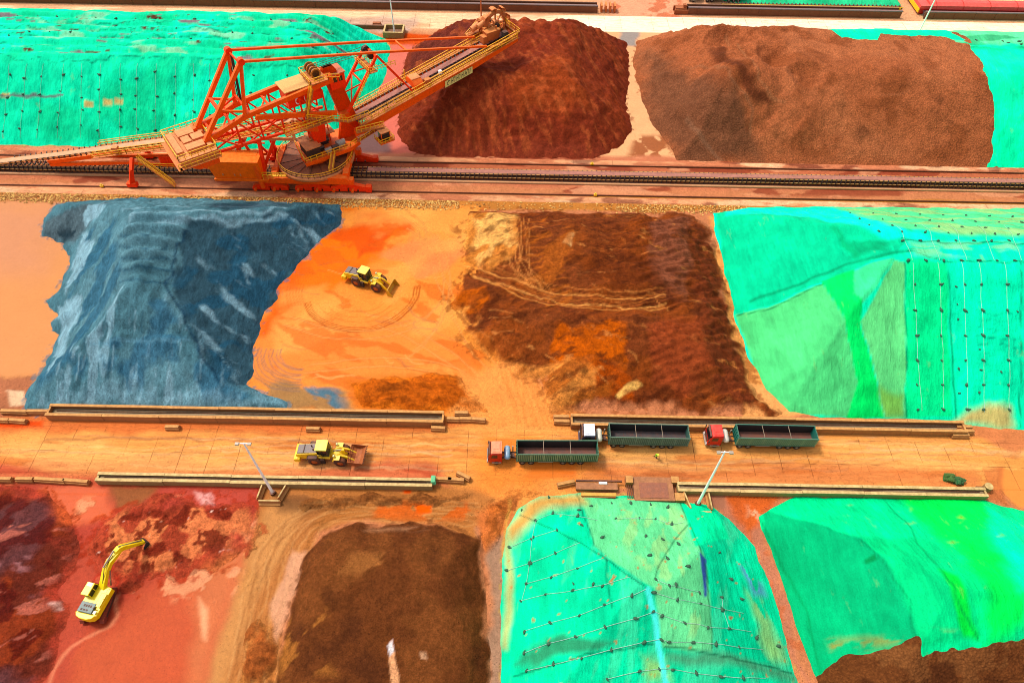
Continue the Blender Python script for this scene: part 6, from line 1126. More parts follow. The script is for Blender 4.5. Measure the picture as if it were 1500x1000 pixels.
# --- slewing deck with machinery
dk = part('slewing_deck', MB().prism([(-4.5, -3.9), (6.0, -4.3), (8.8, -3.2), (8.8, 3.4), (3, 4.4), (-3.4, 4.4)], (0, 0, 6.0), Q(1, 0, 0), Q(0, 1, 0), (0, 0, 1), .9), OR, None, .05)
b = MB(); b.railing([Q(-3.4, 4.4, 6.5), Q(-4.5, -3.9, 6.5), Q(6.0, -4.3, 6.5), Q(8.8, -3.2, 6.5)], 1.2, .06, 1.3); part('deck_railing', b, YR, dk)
cb = part('hydraulic_cabin', qbox(MB(), -3.3, -.4, -2.9, 1.3, 6.45, 8.6), STEELD(), dk); part('cabin_roof', qbox(MB(), -3.5, -.2, -3.1, 1.5, 8.6, 8.85), SA, cb, .03)
GM = mat('pale_motor', (196, 200, 190), .5, dust=.3, grime=.4); MT2 = mat('dark_machine', (60, 52, 50), .5, dust=.2, grime=.3)
for r_, n_, c_, s_ in ((1.3, -3.0, GM, .9), (3.0, -2.9, MT2, .9), (.4, -1.6, MT2, .7), (4.6, -2.2, GM, 1.2), (2.0, .5, MT2, 1.2)):
    b = MB(); b.cyl(Q(r_-s_*.8, n_, 7.2), Q(r_+s_*.8, n_, 7.2), .5*s_, 12); b.box(Q(r_, n_, 6.7), (1.2*s_, .9*s_, .5), AL_); part('drive_motor', b, c_, dk)
part('winch_drum', MB().cyl(Q(3.2, 1.5, 7.4), Q(3.2, 3.6, 7.4), .8, 16), HD, dk); b = MB()
for r_ in (-1, .5, 2.0, 3.5): b.beam(Q(r_, .6, 6.5), Q(r_, .6, 11.0), .2, .2)
for z_ in (8.2, 9.8): b.beam(Q(-1, .6, z_), Q(3.5, .6, z_), .14, .14)
part('inner_frame', b, RO_, dk); b = MB()
for z_ in (9.0, 11.5): qbox(b, -1.5, 4.5, -.6, 2.6, z_, z_+.12)
part('inner_platform', b, GRAT, dk); part('transfer_chute', MB().hexa([Q(-.5, -1, 8.0), Q(2, -1, 8.0), Q(2, 1, 8.0), Q(-.5, 1, 8.0)], [Q(-1.4, -1.6, 14), Q(2.6, -1.6, 14), Q(2.6, 1.8, 14), Q(-1.4, 1.8, 14)]), RO_, dk)
# stair from deck down to ring
b = MB(); b.beam(Q(1.8, -4.3, 6.4), Q(-.4, -6.8, 4.4), .9, .15); part('deck_stair', b, GRAT, dk); b = MB(); b.railing([Q(2.2, -4.3, 6.4), Q(0, -6.9, 4.4)], 1.0, .05, .9); b.railing([Q(1.4, -4.3, 6.4), Q(-.8, -6.7, 4.4)], 1.0, .05, .9); part('stair_railing', b, YR, dk)
# --- tower columns
for n_ in (-2.5, 2.5):
    tw = part('tower_column', MB().prism([(5.2, 6.3), (10.6, 6.3), (10.4, 9.5), (7.6, 22.6), (7.0, 23.6), (4.9, 23.6), (4.5, 22.6), (6.6, 11.5)], (0, 0, 0), Q(1, 0, 0), (0, 0, 1), Q(0, 1, 0), 1.0), OR, None, .04)
part('tower_cross_beam', qbox(MB(), 4.0, 6.0, -2.1, 2.1, 21.0, 22.6), OR); part('tower_cross_beam', qbox(MB(), 6.4, 8.0, -2.1, 2.1, 12.0, 13.2), OR)
tp = part('tower_platform', qbox(MB(), .6, 4.4, -3.9, 1.4, 22.9, 23.05), GRAT); b = MB(); b.railing([Q(4.4, 1.4, 23), Q(.6, 1.4, 23), Q(.6, -3.9, 23), Q(4.4, -3.9, 23), Q(6.8, -3.9, 22.2)], 1.2, .06, 1.); part('platform_railing', b, YR, tp)
wn = part('rope_winch', MB().cyl(Q(2.6, -2.4, 24.1), Q(2.6, .8, 24.1), .75, 18), mat('black_winch', (40, 32, 28), .5, dust=.2)); b = MB(); [b.cyl(Q(2.6, n_, 24.1), Q(2.6, n_+.18, 24.1), 1.05, 18) for n_ in (-2.4, -1.4, -.3, .7)]; part('winch_flange', b, mat('ochre_steel', (230, 150, 40), .6), wn)
# stairs zigzag on the near side of the tower
st = part('tower_stair', MB().beam(Q(.6, -3.6, 22.0), Q(-1.6, -3.6, 16.5), .15, .9), GRAT); b = MB(); b.railing([Q(.6, -4.05, 22), Q(-1.6, -4.05, 16.5)], 1.1, .06, 1.); b.railing([Q(.6, -3.2, 22), Q(-1.6, -3.2, 16.5)], 1.1, .06, 1.)
b.railing([Q(-1.8, -4.1, 16.4), Q(6.5, -4.1, 12.6)], 1.1, .06, 1.); b.railing([Q(-1.8, -3.1, 16.4), Q(6.5, -3.1, 12.6)], 1.1, .06, 1.); b.railing([Q(6.5, -4.2, 12.5), Q(11.5, -4.2, 12.6)], 1.1, .06, 1.); b.railing([Q(8, -4.3, 9.5), Q(14, -5.6, 9.6)], 1.2, .06, 1.1); b.railing([Q(8.5, -4.3, 7.2), Q(13.2, -4.3, 8.4)], 1.1, .06, 1.1); part('stair_railing', b, YR, st)
b = MB(); b.beam(Q(-1.8, -3.6, 16.3), Q(6.5, -3.6, 12.5), .9, .15); b.beam(Q(6.5, -3.6, 12.4), Q(11.5, -3.7, 12.4), 1.0, .15); b.beam(Q(8, -3.8, 9.4), Q(14, -5.0, 9.4), 1.3, .15); b.beam(Q(8, -3.8, 7.1), Q(13.2, -3.8, 8.3), 1.0, .15); part('stair_flight', b, GRAT, st)
# --- counterweight arm
for n_ in (-2.5, 2.5):
    b = MB(); b.beam(Q(-22.5, n_, 18.0), Q(-13.6, n_, 20.4), .9, 1.0); b.beam(Q(-13.6, n_, 20.4), Q(5.0, n_, 21.9), .8, 1.0); part('arm_girder', b, OR, None, .03)
    b = MB(); b.beam(Q(-22.5, n_, 15.3), Q(4.0, n_, 13.6), .5, .5)
    for k, (r0, r1) in enumerate(((-20, -15.5), (-15.5, -11), (-11, -6.5), (-6.5, -2), (-2, 3))): b.beam(Q(r0, n_, 18.2 if k == 0 else 20.3), Q(r1, n_, 14.4), .3, .3); b.beam(Q(r1, n_, 14.4), Q(r1, n_, 20.6), .3, .3)
    part('arm_truss', b, RO_)
b = MB()
for r_ in (-20, -16, -12, -8): b.beam(Q(r_, -2.3, 19.0+(r_+20)*.14), Q(r_, 2.3, 19.0+(r_+20)*.14), .4, .4)
for r_ in (-18, -14, -10): b.beam(Q(r_, -2.3, 19.2+(r_+20)*.12), Q(r_+3, 2.3, 19.2+(r_+20)*.12), .25, .25)
b.beam(Q(-22, -2.4, 15.2), Q(-14, 2.4, 14.8), .3, .3); b.beam(Q(-14, -2.4, 14.8), Q(-6, 2.4, 14.4), .3, .3); part('arm_bracing', b, RO_)
wk = part('arm_walkway', qbox(MB(), -7, 3.5, -4.4, -3.2, 14.3, 14.45), GRAT); b = MB(); b.railing([Q(-7, -4.4, 14.4), Q(3.5, -4.4, 14.4)], 1.15, .06, 1.6); b.railing([Q(-7, -3.2, 14.4), Q(3.5, -3.2, 14.4)], 1.15, .06, 1.6); part('walkway_railing', b, YR, wk)
part('long_beam', MB().beam(Q(-11.5, -3.3, 20.0), Q(4.8, -3.2, 15.0), .6, 1.0), OR, None, .03)
mh = part('machine_house', qbox(MB(), -4.2, 3.2, -1.9, 2.3, 18.4, 22.0), RO_, None, .04); part('house_roof', qbox(MB(), -4.5, 3.4, -2.2, 2.6, 22.02, 22.2), mat('cream_roof', (250, 196, 118), .75, dust=.3, dcol=(250, 186, 118), grime=.4, k=.75), mh)
# white number on the house
b = MB(); n0 = -1.96
for k in range(20):
    a, c_ = 2*math.pi*k/20, 2*math.pi*(k+1)/20; b.beam(Q(-2.2+.42*math.cos(a), n0, 19.55+.62*math.sin(a)), Q(-2.2+.42*math.cos(c_), n0, 19.55+.62*math.sin(c_)), .05, .24)
b.beam(Q(-.7, n0, 19.0), Q(-.7, n0, 20.2), .05, .26); part('number_marking', b, WHITE(), mh); b = MB()
mh2 = part('winch_house', qbox(MB(), 5.6, 9.0, -1.0, 2.4, 18.6, 21.8), RO_, None, .04); part('house_roof', qbox(MB(), 5.3, 9.2, -1.2, 2.6, 21.82, 22.0), mat('pink_roof', (250, 150, 110), .75, dust=.3), mh2)
for r_ in (6.4, 7.6): b = qbox(MB(), r_, r_+.8, -1.06, -1.0, 20.2, 21.2); part('window', b, GLASS(), mh2)
# --- counterweight box
cw = part('counterweight_box', qbox(MB(), -28.0, -20.6, -5.2, 4.6, 16.2, 17.6), SA, None, .05)
part('ballast_box', MB().hexa([Q(-25, -4.6, 14.2), Q(-21, -4.6, 14.2), Q(-21, 3.8, 14.2), Q(-25, 3.8, 14.2)], [Q(-27.3, -5, 16.2), Q(-20.8, -5, 16.2), Q(-20.8, 4.2, 16.2), Q(-27.3, 4.2, 16.2)]), OR, cw, .04)
for r0, r1, n0_, n1_, z_ in ((-27.6, -26.4, -3.4, 3.8, .7), (-25.8, -22.6, 1.3, 3.8, .9), (-25.6, -24.0, -1.4, .8, 1.0), (-23.7, -21.5, -1.2, .9, 1.0), (-25.7, -22.2, -3.9, -1.9, 1.0), (-21.9, -21.0, 1.2, 4.0, .6), (-21.9, -21.0, -4.2, -2.0, .6)):
    part('ballast_block', qbox(MB(), r0, r1, n0_, n1_, 17.6, 17.6+z_), SA, cw, .05)
b = MB(); b.railing([Q(-20.6, 4.6, 17.6), Q(-28, 4.6, 17.6), Q(-28, -5.2, 17.6), Q(-20.6, -5.2, 17.6), Q(-20.6, 4.6, 17.6)], 1.3, .06, 1.2); b.railing([Q(-28.5, -5.8, 16.3), Q(-20.4, -5.8, 16.3)], 1.3, .06, 1.2); part('box_railing', b, YR, cw); b = MB(); qbox(b, -28.4, -20.4, -6.0, -5.2, 16.2, 16.3); qbox(b, -28.8, -28.0, -6.0, 4.6, 16.2, 16.3); part('box_walkway', b, GRAT, cw)
# --- rear mast
for n_, r0, z0_ in ((-2.5, -10.8, 31.), (2.5, -11.3, 31.)):
    b = MB(); b.beam(Q(-21.8, n_, 18.3), Q(r0, n_, z0_), .75, .75); b.beam(Q(-13.2, n_, 20.6), Q(r0, n_, z0_), .6, .6); b.beam(Q(-17.6, n_, 23.2), Q(-13.0, n_, 21.4), .4, .4); ms = part('rear_mast_leg', b, OR, None, .03)
    part('mast_head', MB().cyl(Q(r0, n_-.5, z0_), Q(r0, n_+.5, z0_), .65, 14), RO_, ms)
b = MB(); b.beam(Q(-17.5, -2.5, 23.4), Q(-17.5, 2.5, 23.4), .6, .6); b.beam(Q(-17.5, -2.5, 23.4), Q(-13.0, 2.5, 22.0), .35, .35); part('mast_bracing', b, RO_); part('mast_cross_beam', MB().beam(Q(-12.8, -2.5, 22.5), Q(-12.8, 2.5, 22.5), .4, .4), RO_); part('mast_cross_beam', MB().beam(Q(-11.1, -2.5, 30.8), Q(-11.3, 2.5, 30.8), .3, .3), RO_)
b = MB(); b.beam(Q(-12.3, 1.4, 21), Q(-11.2, 1.4, 30.5), .5, .08); b.railing([Q(-12.6, 1.0, 22), Q(-12.4, 1.0, 24), Q(-12.2, 1.0, 26), Q(-12.0, 1.0, 28)], .9, .05, 1.); part('mast_ladder', b, STEELD())
# --- front mast
for n_ in (-2.5, 2.5):
    b = MB(); b.beam(Q(7.6, n_, 13.8), Q(15.9, n_, 23.6), .5, .55); b.beam(Q(23.2, n_, 13.4), Q(16.1, n_, 23.8), .35, .35); fm = part('front_mast_leg', b, RO_, None, .03); part('sheave', MB().cyl(Q(15.4, n_+(.9 if n_ < 0 else -.9), 23.6), Q(15.4, n_+(1.6 if n_ < 0 else -1.6), 23.6), .85, 18), mat('black_winch', (40, 32, 28), .5), fm)
b = MB(); b.beam(Q(15.9, -2.5, 23.6), Q(15.9, 2.5, 23.6), .5, .5); b.beam(Q(12, -2.5, 19), Q(12, 2.5, 19), .3, .3); b.beam(Q(8.6, -2.5, 15), Q(12, 2.5, 19), .25, .25); b.beam(Q(8.6, 2.5, 15), Q(12, -2.5, 19), .25, .25); b.beam(Q(12, 2.5, 19), Q(14.6, -2.5, 22), .25, .25); part('mast_bracing', b, RO_)
fp = part('mast_platform', qbox(MB(), 13.5, 15.3, -3.6, 3.4, 21.0, 21.12), GRAT); b = MB(); b.railing([Q(13.5, 3.4, 21.1), Q(13.5, -3.6, 21.1), Q(15.3, -3.6, 21.1), Q(15.3, 3.4, 21.1)], 1.2, .055, 1.1); b.railing([Q(15.3, -3.6, 21.1), Q(19.5, -3.6, 21.1)], 1.1, .06, 1.1); b.railing([Q(14, -3.0, 20.8), Q(9.6, -3.0, 15.2)], .9, .06, 1.); part('platform_railing', b, YR, fp)
b = MB()
for q in (-.9, -.3, .3, .9): b.tube([Q(2.8, q-.8, 24.7), Q(15.2, q*1.6, 24.3)], .055, 5)
part('hoist_rope', b, STEELD())
# --- tie bars from the rear mast over the front mast to the boom
for n_ in (-2.5, 2.5): b = MB(); b.beam(Q(-11, n_, 31.0), Q(16.0, n_, 24.5), .42, .42); b.beam(Q(16.0, n_, 24.5), Q(43.2, n_, 17.6), .42, .42); part('tie_bar', b, OR)
part('tie_spreader', MB().beam(Q(23, -2.5, 22.7), Q(23, 2.5, 22.7), .35, .35), OR)
# --- boom
bz = lambda r: 10.9+.174*(r-10)
BM = empty('boom', (0, 0, 0)); BM.parent = sr; R0_, R1_ = 8.0, 51.5
for n_, mm, nm in ((-2.95, OR, 'near'), (2.6, OR, 'far')):
    part('girder', MB().prism([(R0_, bz(R0_)-.9), (R1_, bz(R1_)-.5), (R1_, bz(R1_)-1.5), (40, bz(40)-2.3), (R0_+3, bz(R0_+3)-3.1), (R0_, bz(R0_)-2.8)], (0, 0, 0), Q(1, 0, 0), (0, 0, 1), Q(0, 1, 0), .5) if True else None, mm, BM, .03).location = Q(0, n_, 0)
b = MB()
for r_ in np.arange(10, 51, 3.2): b.beam(Q(r_, -2.8, bz(r_)-1.3), Q(r_, 2.6, bz(r_)-1.3), .3, .4); b.beam(Q(r_, -2.8, bz(r_)-1.4), Q(r_+3.2, 2.6, bz(r_+3.2)-1.4), .2, .2)
part('cross_beams', b, RO_, BM)
b = MB(); b.hexa([Q(9.5, -.75, bz(9.5)-.05), Q(50.5, -.75, bz(50.5)-.05), Q(50.5, .75, bz(50.5)-.05), Q(9.5, .75, bz(9.5)-.05)], [Q(9.5, -.75, bz(9.5)+.08), Q(50.5, -.75, bz(50.5)+.08), Q(50.5, .75, bz(50.5)+.08), Q(9.5, .75, bz(9.5)+.08)]); part('belt', b, BELT(), BM)
for k, r_ in enumerate(np.arange(10.5, 50.5, 1.1)):
    b = MB(); z_ = bz(r_); b.beam(Q(r_, -1.45, z_-.25), Q(r_, 1.45, z_-.25), .12, .12); b.cyl(Q(r_, -1.35, z_+.22), Q(r_, -.78, z_-.02), .12, 7); b.cyl(Q(r_, .78, z_-.02), Q(r_, 1.35, z_+.22), .12, 7); b.beam(Q(r_, -1.4, z_-.9), Q(r_, -1.4, z_+.3), .12, .14); b.beam(Q(r_, 1.4, z_-.9), Q(r_, 1.4, z_+.3), .12, .14); part('idler', b, MI, BM)
DK = mat('dark_underside', (46, 34, 30), .8, dust=.1)
b = MB()
for n_ in (-1.62, 1.62): b.beam(Q(9.5, n_, bz(9.5)-.05), Q(50.5, n_, bz(50.5)-.05), .22, .3)
part('stringer', b, mat('ochre_steel', (230, 150, 40), .6), BM); b = MB(); b.beam(Q(9.5, -1.15, bz(9.5)-.75), Q(50.5, -1.15, bz(50.5)-.75), .9, .05); b.beam(Q(9.5, .2, bz(9.5)-.9), Q(50, .2, bz(50)-.9), 1.5, .06); part('return_belt', b, DARK(), BM)
for n_, s_ in ((-3.0, -1), (2.75, 1)):
    b = MB(); b.beam(Q(9.5, n_+s_*.1, bz(9.5)-.75), Q(51, n_+s_*.1, bz(51)-.45), 1.1, .1); wk = part('walkway', b, GRAT, BM); b = MB(); b.railing([Q(9.5, n_+s_*.62, bz(9.5)-.7), Q(51, n_+s_*.62, bz(51)-.42)], 1.15, .06, 1.5); b.railing([Q(9.5, n_-s_*.5, bz(9.5)-.7), Q(51, n_-s_*.5, bz(51)-.42)], 1.15, .06, 1.5); part('walkway_railing', b, YR, wk)
# lettered cream panel on the girder (dark slanting strokes, as legible as the photograph shows them)
b = MB(); z0_ = lambda r, f: bz(r)-1.25-f
pn = part('name_panel', MB().hexa([Q(31.2, -3.42, z0_(31.2, 1.55)), Q(38.6, -3.42, z0_(38.6, 1.55)), Q(38.6, -3.36, z0_(38.6, 1.55)), Q(31.2, -3.36, z0_(31.2, 1.55))], [Q(31.2, -3.42, z0_(31.2, 0)), Q(38.6, -3.42, z0_(38.6, 0)), Q(38.6, -3.36, z0_(38.6, 0)), Q(31.2, -3.36, z0_(31.2, 0))]), mat('cream_panel', (255, 236, 150), .6, dust=.1, k=.85), BM)
def stroke(b, r0, f0, r1, f1, w_=.16): b.beam(Q(r0, -3.46, z0_(r0, f0)), Q(r1, -3.46, z0_(r1, f1)), .05, w_)
x0 = 31.7; stroke(b, x0+.5, .25, x0+.1, .6); stroke(b, x0+.1, .6, x0+.05, 1.1); stroke(b, x0+.05, 1.1, x0+.4, 1.3); stroke(b, x0+.5, .25, x0+.8, .35)
for k in range(12):
    x = 32.75+k*.46; stroke(b, x+.28, .15, x, 1.3, .15)
    if k in (0, 3, 6, 8): stroke(b, x+.12, .75, x+.5, .68)
    if k in (1, 4, 9): stroke(b, x+.28, .2, x+.6, .15)
part('lettering', b, mat('dark_green_lettering', (20, 50, 30), .6, dust=0), pn)
# hood over the belt part way along, with a small white box
hd = part('belt_hood', MB().prism([(-2.3, -.7), (-2.3, .6), (-1.2, 1.35), (1.0, 1.35), (1.6, .6), (1.6, -.3)], Q(25.2, 0, bz(25.2)), Q(0, 1, 0), (0, 0, 1), Q(1, 0, 0), 2.4), OR, BM, .04); part('hood_top', MB().box(Q(25.2, -.1, bz(25.2)+1.42), (2.3, 2.2, .1), AL_), SA, hd); part('side_box', MB().box(Q(27.4, -2.1, bz(27.4)+.2), (1.5, 1.2, 1.1), AL_), HD, hd, .04)
part('junction_box', MB().box(Q(31.0, -1.9, bz(31)+.45), (.7, .6, .8), AL_), WHITE(), BM, .03); part('sprayer_post', MB().cyl(Q(24.3, 2.6, bz(24)), Q(24.3, 2.6, bz(24)+2.2), .12, 8), YEL(), BM)
# operator cab hung on the near side
oc_ = empty('operator_cab', Q(13.4, -6.0, 6.6), AL_); oc_.parent = sr
part('glazing', MB().box((0, 0, 1.2), (2.0, 1.8, 2.1)), GLASS(), oc_, .05); part('roof', MB().box((0, 0, 2.34), (2.3, 2.1, .18)), SA, oc_, .04); part('floor', MB().box((0, 0, .05), (3.4, 3.0, .15)), OR, oc_); b = MB(); b.railing([(-1.7, 1.5, .1), (-1.7, -1.5, .1), (1.7, -1.5, .1), (1.7, 1.5, .1)], 1.1, .055, 1.1); part('cab_railing', b, YR, oc_); b = MB()
for sx_ in (-1, 1): b.beam((sx_*.9, 1.4, 2.0), (sx_*.9, 3.4, 3.2), .25, .3); b.beam((sx_*1.0, -.88, .1), (sx_*1.0, -.88, 2.3), .12, .12)
part('hanger', b, OR, oc_)
# --- bucket wheel head
bw = empty('bucket_wheel', Q(48.6, 1.9, 19.6), AL_); bw.parent = sr; rr_ = 3.1
b = MB(); b.lathe([(-.35, rr_*.72), (-.35, rr_*.98), (.35, rr_*.98), (.35, rr_*.72), (-.35, rr_*.72)], (0, 0, 0), (0, 1, 0), 30); part('rim', b, HD, bw); b = MB()
for k in range(8): a = k*math.pi/4; b.beam((0, 0, 0), (math.cos(a)*rr_*.75, 0, math.sin(a)*rr_*.75), .35, .25)
b.cyl((0, -.6, 0), (0, .6, 0), .8, 16); part('spokes', b, SA, bw); part('hub', MB().cyl((0, -1.3, 0), (0, 1.5, 0), .45, 14), STEELD(), bw)
for k in range(8):
    a = k*math.pi/4+.2; c_, s_ = math.cos(a), math.sin(a); e1, e2 = Vector((c_, 0, s_)), Vector((-s_, 0, c_))
    bb = part('digging_bucket', MB().prism([(-.1, -.55), (.75, -.7), (1.05, -.1), (.95, .55), (.75, .6), (.8, 0), (.55, -.4), (-.1, -.3)], e1*rr_*.9, e1, e2, (0, 1, 0), 1.5), HD, bw); part('bucket_back', MB().prism([(-.1, -.5), (.72, -.62), (1.0, -.1), (.9, .5), (-.05, .2)], e1*rr_*.9+Vector((0, .7, 0)), e1, e2, (0, 1, 0), .08), HD, bb)
hdp = empty('boom_head', (0, 0, 0)); hdp.parent = sr
b = MB(); b.beam(Q(43, -2.9, bz(43)), Q(51.8, -2.9, bz(51.8)+.3), .4, .5); b.beam(Q(43, 3.8, bz(43)+.3), Q(51, 3.8, bz(51)+.3), .4, .5); b.beam(Q(51.6, -2.9, bz(51.6)), Q(51.6, 3.8, bz(51.6)), .4, .5)
for r_, n_ in ((45.5, 3.9), (47.4, -.2), (49.6, -.2), (51.2, -2.6)): b.beam(Q(r_, n_, bz(r_)), Q(r_, n_, 20.2), .3, .3)
part('head_frame', b, HD, hdp)
b = MB(); b.cyl(Q(45.6, 4.2, 19.6), Q(48.6, 4.6, 19.8), .95, 16); b.cyl(Q(43.4, 4.0, 18.6), Q(45.4, 4.1, 19.3), .7, 14); b.cyl(Q(44.2, 2.6, 19.6), Q(47, 2.7, 20.4), .6, 14); part('gearbox', b, SA, hdp, .0)
b = MB(); b.prism([(-1.4, 0), (1.4, 0), (1.9, 2.0), (-1.9, 2.0)], Q(46.4, .3, bz(46)+.2), Q(1, 0, 0), (0, 0, 1), Q(0, 1, 0), 2.0); b.box(Q(44.4, .2, bz(44)+1.0), (1.6, 1.6, 1.6), AL_); part('discharge_chute', b, HD, hdp, .05); b = MB(); b.box(Q(48.6, -2.0, bz(48)+.9), (1.2, 1.1, 1.8), AL_); part('chute_mouth', b, DARK(), hdp)
b = MB(); b.railing([Q(44, -3.4, bz(44)+.2), Q(51.8, -3.4, bz(51.8)+.2), Q(51.9, 4.3, bz(51.9)+.2), Q(46, 4.9, bz(46)+.2)], 1.2, .05, 1.); b.railing([Q(50.6, -1, 19.2), Q(51.6, 3.6, 19.2)], 1.2, .05, .9); b.railing([Q(42, 4.4, bz(42)+.4), Q(46, 5.4, 18.6)], 1.2, .05, 1.); part('head_railing', b, YR, hdp)
b = MB(); qbox(b, 44, 51.8, -3.4, -2.6, bz(47), bz(47)+.1); qbox(b, 42, 51.8, 3.8, 5.0, bz(47)+.2, bz(47)+.3); part('head_platform', b, GRAT, hdp)
# --- tail conveyor lifting the belt up to the tower
TP = [(-125, 1.62), (-116, 1.85), (-100, 4.3), (-84, 7.0), (-62, 10.6), (-40.8, 15.4)]
def tz(x):
    for (a, p), (c_, q) in zip(TP[:-1], TP[1:]):
        if x <= c_: return p+(q-p)*(x-a)/(c_-a)
    return TP[-1][1]
TL = empty('tail_conveyor', (0, 0, 0)); TL.parent = sr; yb = 124.5
def trun(b, x0, x1, y, dz, w_, h_):
    xs = [x0]+[p[0] for p in TP if x0 < p[0] < x1]+[x1]
    for a, c_ in zip(xs[:-1], xs[1:]): b.beam(W(a, y, tz(a)+dz), W(c_, y, tz(c_)+dz), w_, h_)
    return b
part('belt', trun(MB(), -125, -41, yb, 0, 1.5, .12), mat('tan_belt', (232, 176, 132), .85, dust=.5, dcol=(240, 190, 150), grime=.2), TL)
part('side_beam', trun(MB(), -103, -42, yb-1.5, -.75, .3, .9), OR, TL); part('side_beam', trun(MB(), -103, -42, yb+1.5, -.75, .3, .9), OR, TL)
b = trun(MB(), -118, -42, yb-1.0, -.1, .14, .2); trun(b, -118, -42, yb+1.0, -.1, .14, .2); part('stringer', b, mat('ochre_steel', (230, 150, 40)), TL)
for x_ in np.arange(-112, -42, 1.3): b = MB(); z_ = tz(x_); b.beam(W(x_, yb-1.2, z_-.3), W(x_, yb+1.2, z_-.3), .12, .12); b.cyl(W(x_, yb-1.25, z_+.2), W(x_, yb-.78, z_-.04), .12, 7); b.cyl(W(x_, yb+.78, z_-.04), W(x_, yb+1.25, z_+.2), .12, 7); b.beam(W(x_, yb-1.3, z_-.9), W(x_, yb-1.3, z_+.25), .12, .12); part('idler', b, MI, TL)
for s_ in (-1, 1):
    y_ = yb+s_*2.0; wk = part('walkway', trun(MB(), -92, -43, y_, -.7, .9, .1), GRAT, TL); b = MB()
    for a, c_ in ((-92, -84), (-84, -62), (-62, -43)): b.railing([W(a, y_+s_*.4, tz(a)-.65), W(c_, y_+s_*.4, tz(c_)-.65)], 1.15, .06, 1.6); b.railing([W(a, y_-s_*.4, tz(a)-.65), W(c_, y_-s_*.4, tz(c_)-.65)], 1.15, .06, 1.6)
    part('walkway_railing', b, YR, wk)
b = MB(); b.beam(W(-103, yb-1.4, 2.4), W(-84, yb-1.4, 3.4), .5, .7); b.beam(W(-84, yb-1.4, 3.3), W(-55, yb-3, 3.1), .5, .7); b.beam(W(-103, yb+1.4, 2.4), W(-55, yb+3, 3.1), .5, .7); part('tail_frame', b, OR, TL)
for s_, yy in ((-1, 118.9), (1, 129.2)):
    for x_ in (-83.8, -54.9):
        b = MB(); b.beam(W(x_-.2, yy, .9), W(x_+.7, yy-s_*.6, 4.0), .9, 1.0, .75, .8); b.beam(W(x_+.7, yy-s_*.6, 4.0), W(x_+.9, yy-s_*2.6, tz(x_)-1.3), .7, .7); lg = part('tail_leg', b, RO_, TL, .04); part('foot_box', MB().box(W(x_-.2, yy, .75), (2.1, 1.1, 1.0)), RO_, lg, .05); b = MB(); [b.cyl(W(x_-.2+q, yy-.18, .5), W(x_-.2+q, yy+.18, .5), .4, 14) for q in (-.6, .6)]; part('track_wheel', b, STEELD(), lg)
b = MB()
for s_ in (-1, 1):
    b.beam(W(-62, yb+s_*2.6, 3.4), W(-58.5, yb+s_*1.5, tz(-58.5)-1.2), .5, .5); b.beam(W(-55.5, yb+s_*2.8, 3.4), W(-58.5, yb+s_*1.5, tz(-58.5)-1.2), .45, .45); b.beam(W(-55.2, yb+s_*2.8, 3.2), W(-50.2, yb+s_*1.6, tz(-50)-1.2), .6, .6); b.beam(W(-62, yb+s_*2.6, 6.2), W(-55.5, yb+s_*2.8, 6.0), .3, .3)
b.beam(W(-58.5, yb-1.5, 8.6), W(-58.5, yb+1.5, 8.6), .4, .4); b.beam(W(-60.5, yb-2.2, 6.3), W(-60.5, yb+2.2, 6.3), .3, .3); part('trestle', b, RO_, TL)
part('head_box', MB().box(W(-43.6, yb-1.9, 13.6), (4.6, .5, 2.0)), OR, TL, .04); b = MB(); b.beam(W(-53, yb-3.4, 11.6), W(-46.3, yb-3.4, 11.6), .5, .6); b.beam(W(-46.3, yb-3.6, 11.5), W(-46.3, yb-1.6, 15.0), .5, .6); part('head_frame', b, SA, TL)
mo = part('take_up_drive', MB().cyl(W(-69.5, yb+1.0, tz(-69.5)+.6), W(-69.5, yb+2.6, tz(-69.5)+.6), 1.1, 16), mat('ochre_steel', (230, 150, 40)), TL); part('tail_motor', MB().box(W(-86.5, yb-1.6, tz(-86.5)+.5), (1.3, 1.1, 1.0)), SA, TL, .05)
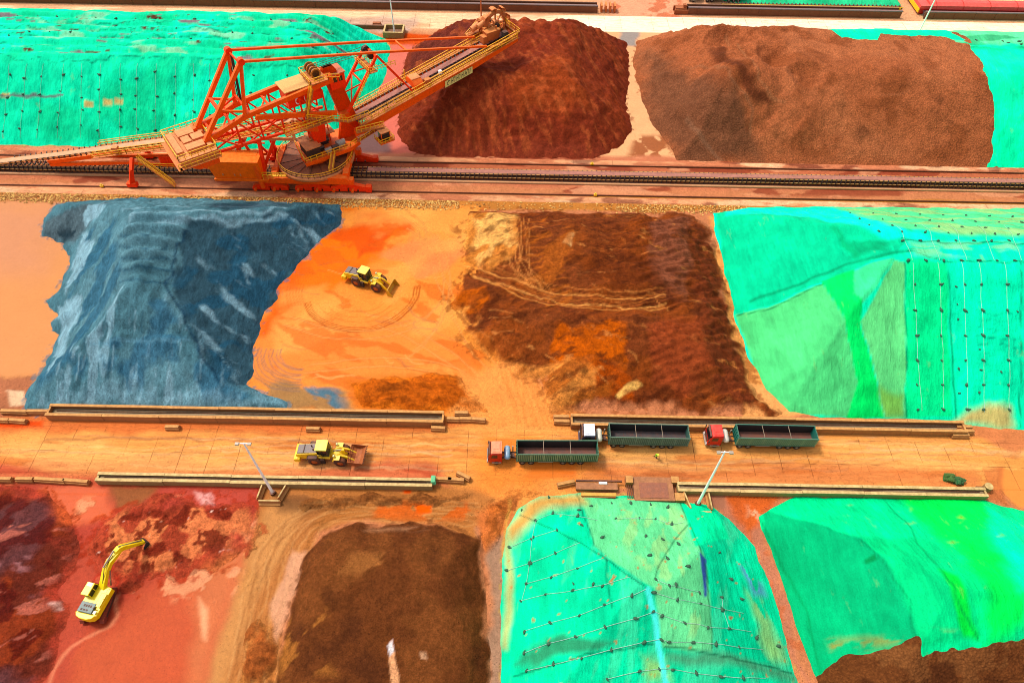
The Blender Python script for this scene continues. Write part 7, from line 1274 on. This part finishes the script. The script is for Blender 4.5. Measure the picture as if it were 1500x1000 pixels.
b = MB(); b.beam(W(-81.5, yb-3.2, 5.6), W(-74.8, yb-5.4, .3), .9, .15); sr_ = part('access_stair', b, GRAT, TL); b = MB(); b.railing([W(-81.5, yb-3.6, 5.6), W(-74.8, yb-5.8, .3)], 1.1, .055, 1.1); b.railing([W(-81.5, yb-2.8, 5.6), W(-74.8, yb-5.0, .3)], 1.1, .055, 1.1); part('stair_railing', b, YR, sr_)
b = MB(); b.box(W(-75.5, yb-2.2, 4.4), (4.2, .3, 2.6)); [b.box(W(-77.1+k*.65, yb-2.38, 4.4), (.16, .12, 2.5)) for k in range(6)]; part('louvred_panel', b, RO_, TL)
b = MB(); b.railing([W(-82, yb-3.3, 3.5), W(-67, yb-3.3, 3.4)], 1.1, .05, 1.5); part('frame_railing', b, YR, TL)
# --- electrical house on the gantry
eh = empty('electrical_house', W(-59.6, 120.0, 0)); eh.parent = sr; EO = mat('house_orange', (255, 118, 6), .5, dust=.8, dcol=(255, 150, 66), grime=.05, spec=.1, k=1.0)
part('walls', MB().hexa([(-5.0, -2.0, 3.6), (5.3, -2.0, 3.6), (5.3, 2.1, 3.6), (-5.0, 2.1, 3.6)], [(-5.9, -2.2, 7.9), (5.3, -2.2, 7.9), (5.3, 2.1, 7.9), (-5.9, 2.1, 7.9)]), EO, eh, .05); part('roof_plate', MB().box((2.9, 1.0, 7.93), (3.2, 1.6, .06)), EO, eh); part('base_beam', MB().box((.6, -2.1, 3.3), (11.6, .5, .5)), EO, eh, .03)
b = MB(); [b.box((-3+k*1.25, -2.12, 4.6), (.3, .06, .5)) for k in (0, 2, 3.)]; part('hinges', b, SA, eh); b = MB(); b.railing([(5.5, -2.2, 3.6), (7.6, -2.2, 3.6)], 1.1, .05, 1.); part('railing', b, YR, eh)
b = MB(); b.beam(W(-55.2, 118.3, 7.2), W(-54.8, 118.1, 1.2), .8, .9); part('corner_leg', b, OR, None, .04); b = MB(); [b.box(W(-51.5+k*1.6, 118.2, 4.4), (1.4, .8, .1)) for k in range(2)]; b.railing([W(-54, 117.7, 4.4), W(-49, 117.7, 4.4)], 1.1, .05, 1.); part('service_platform', b, YR)
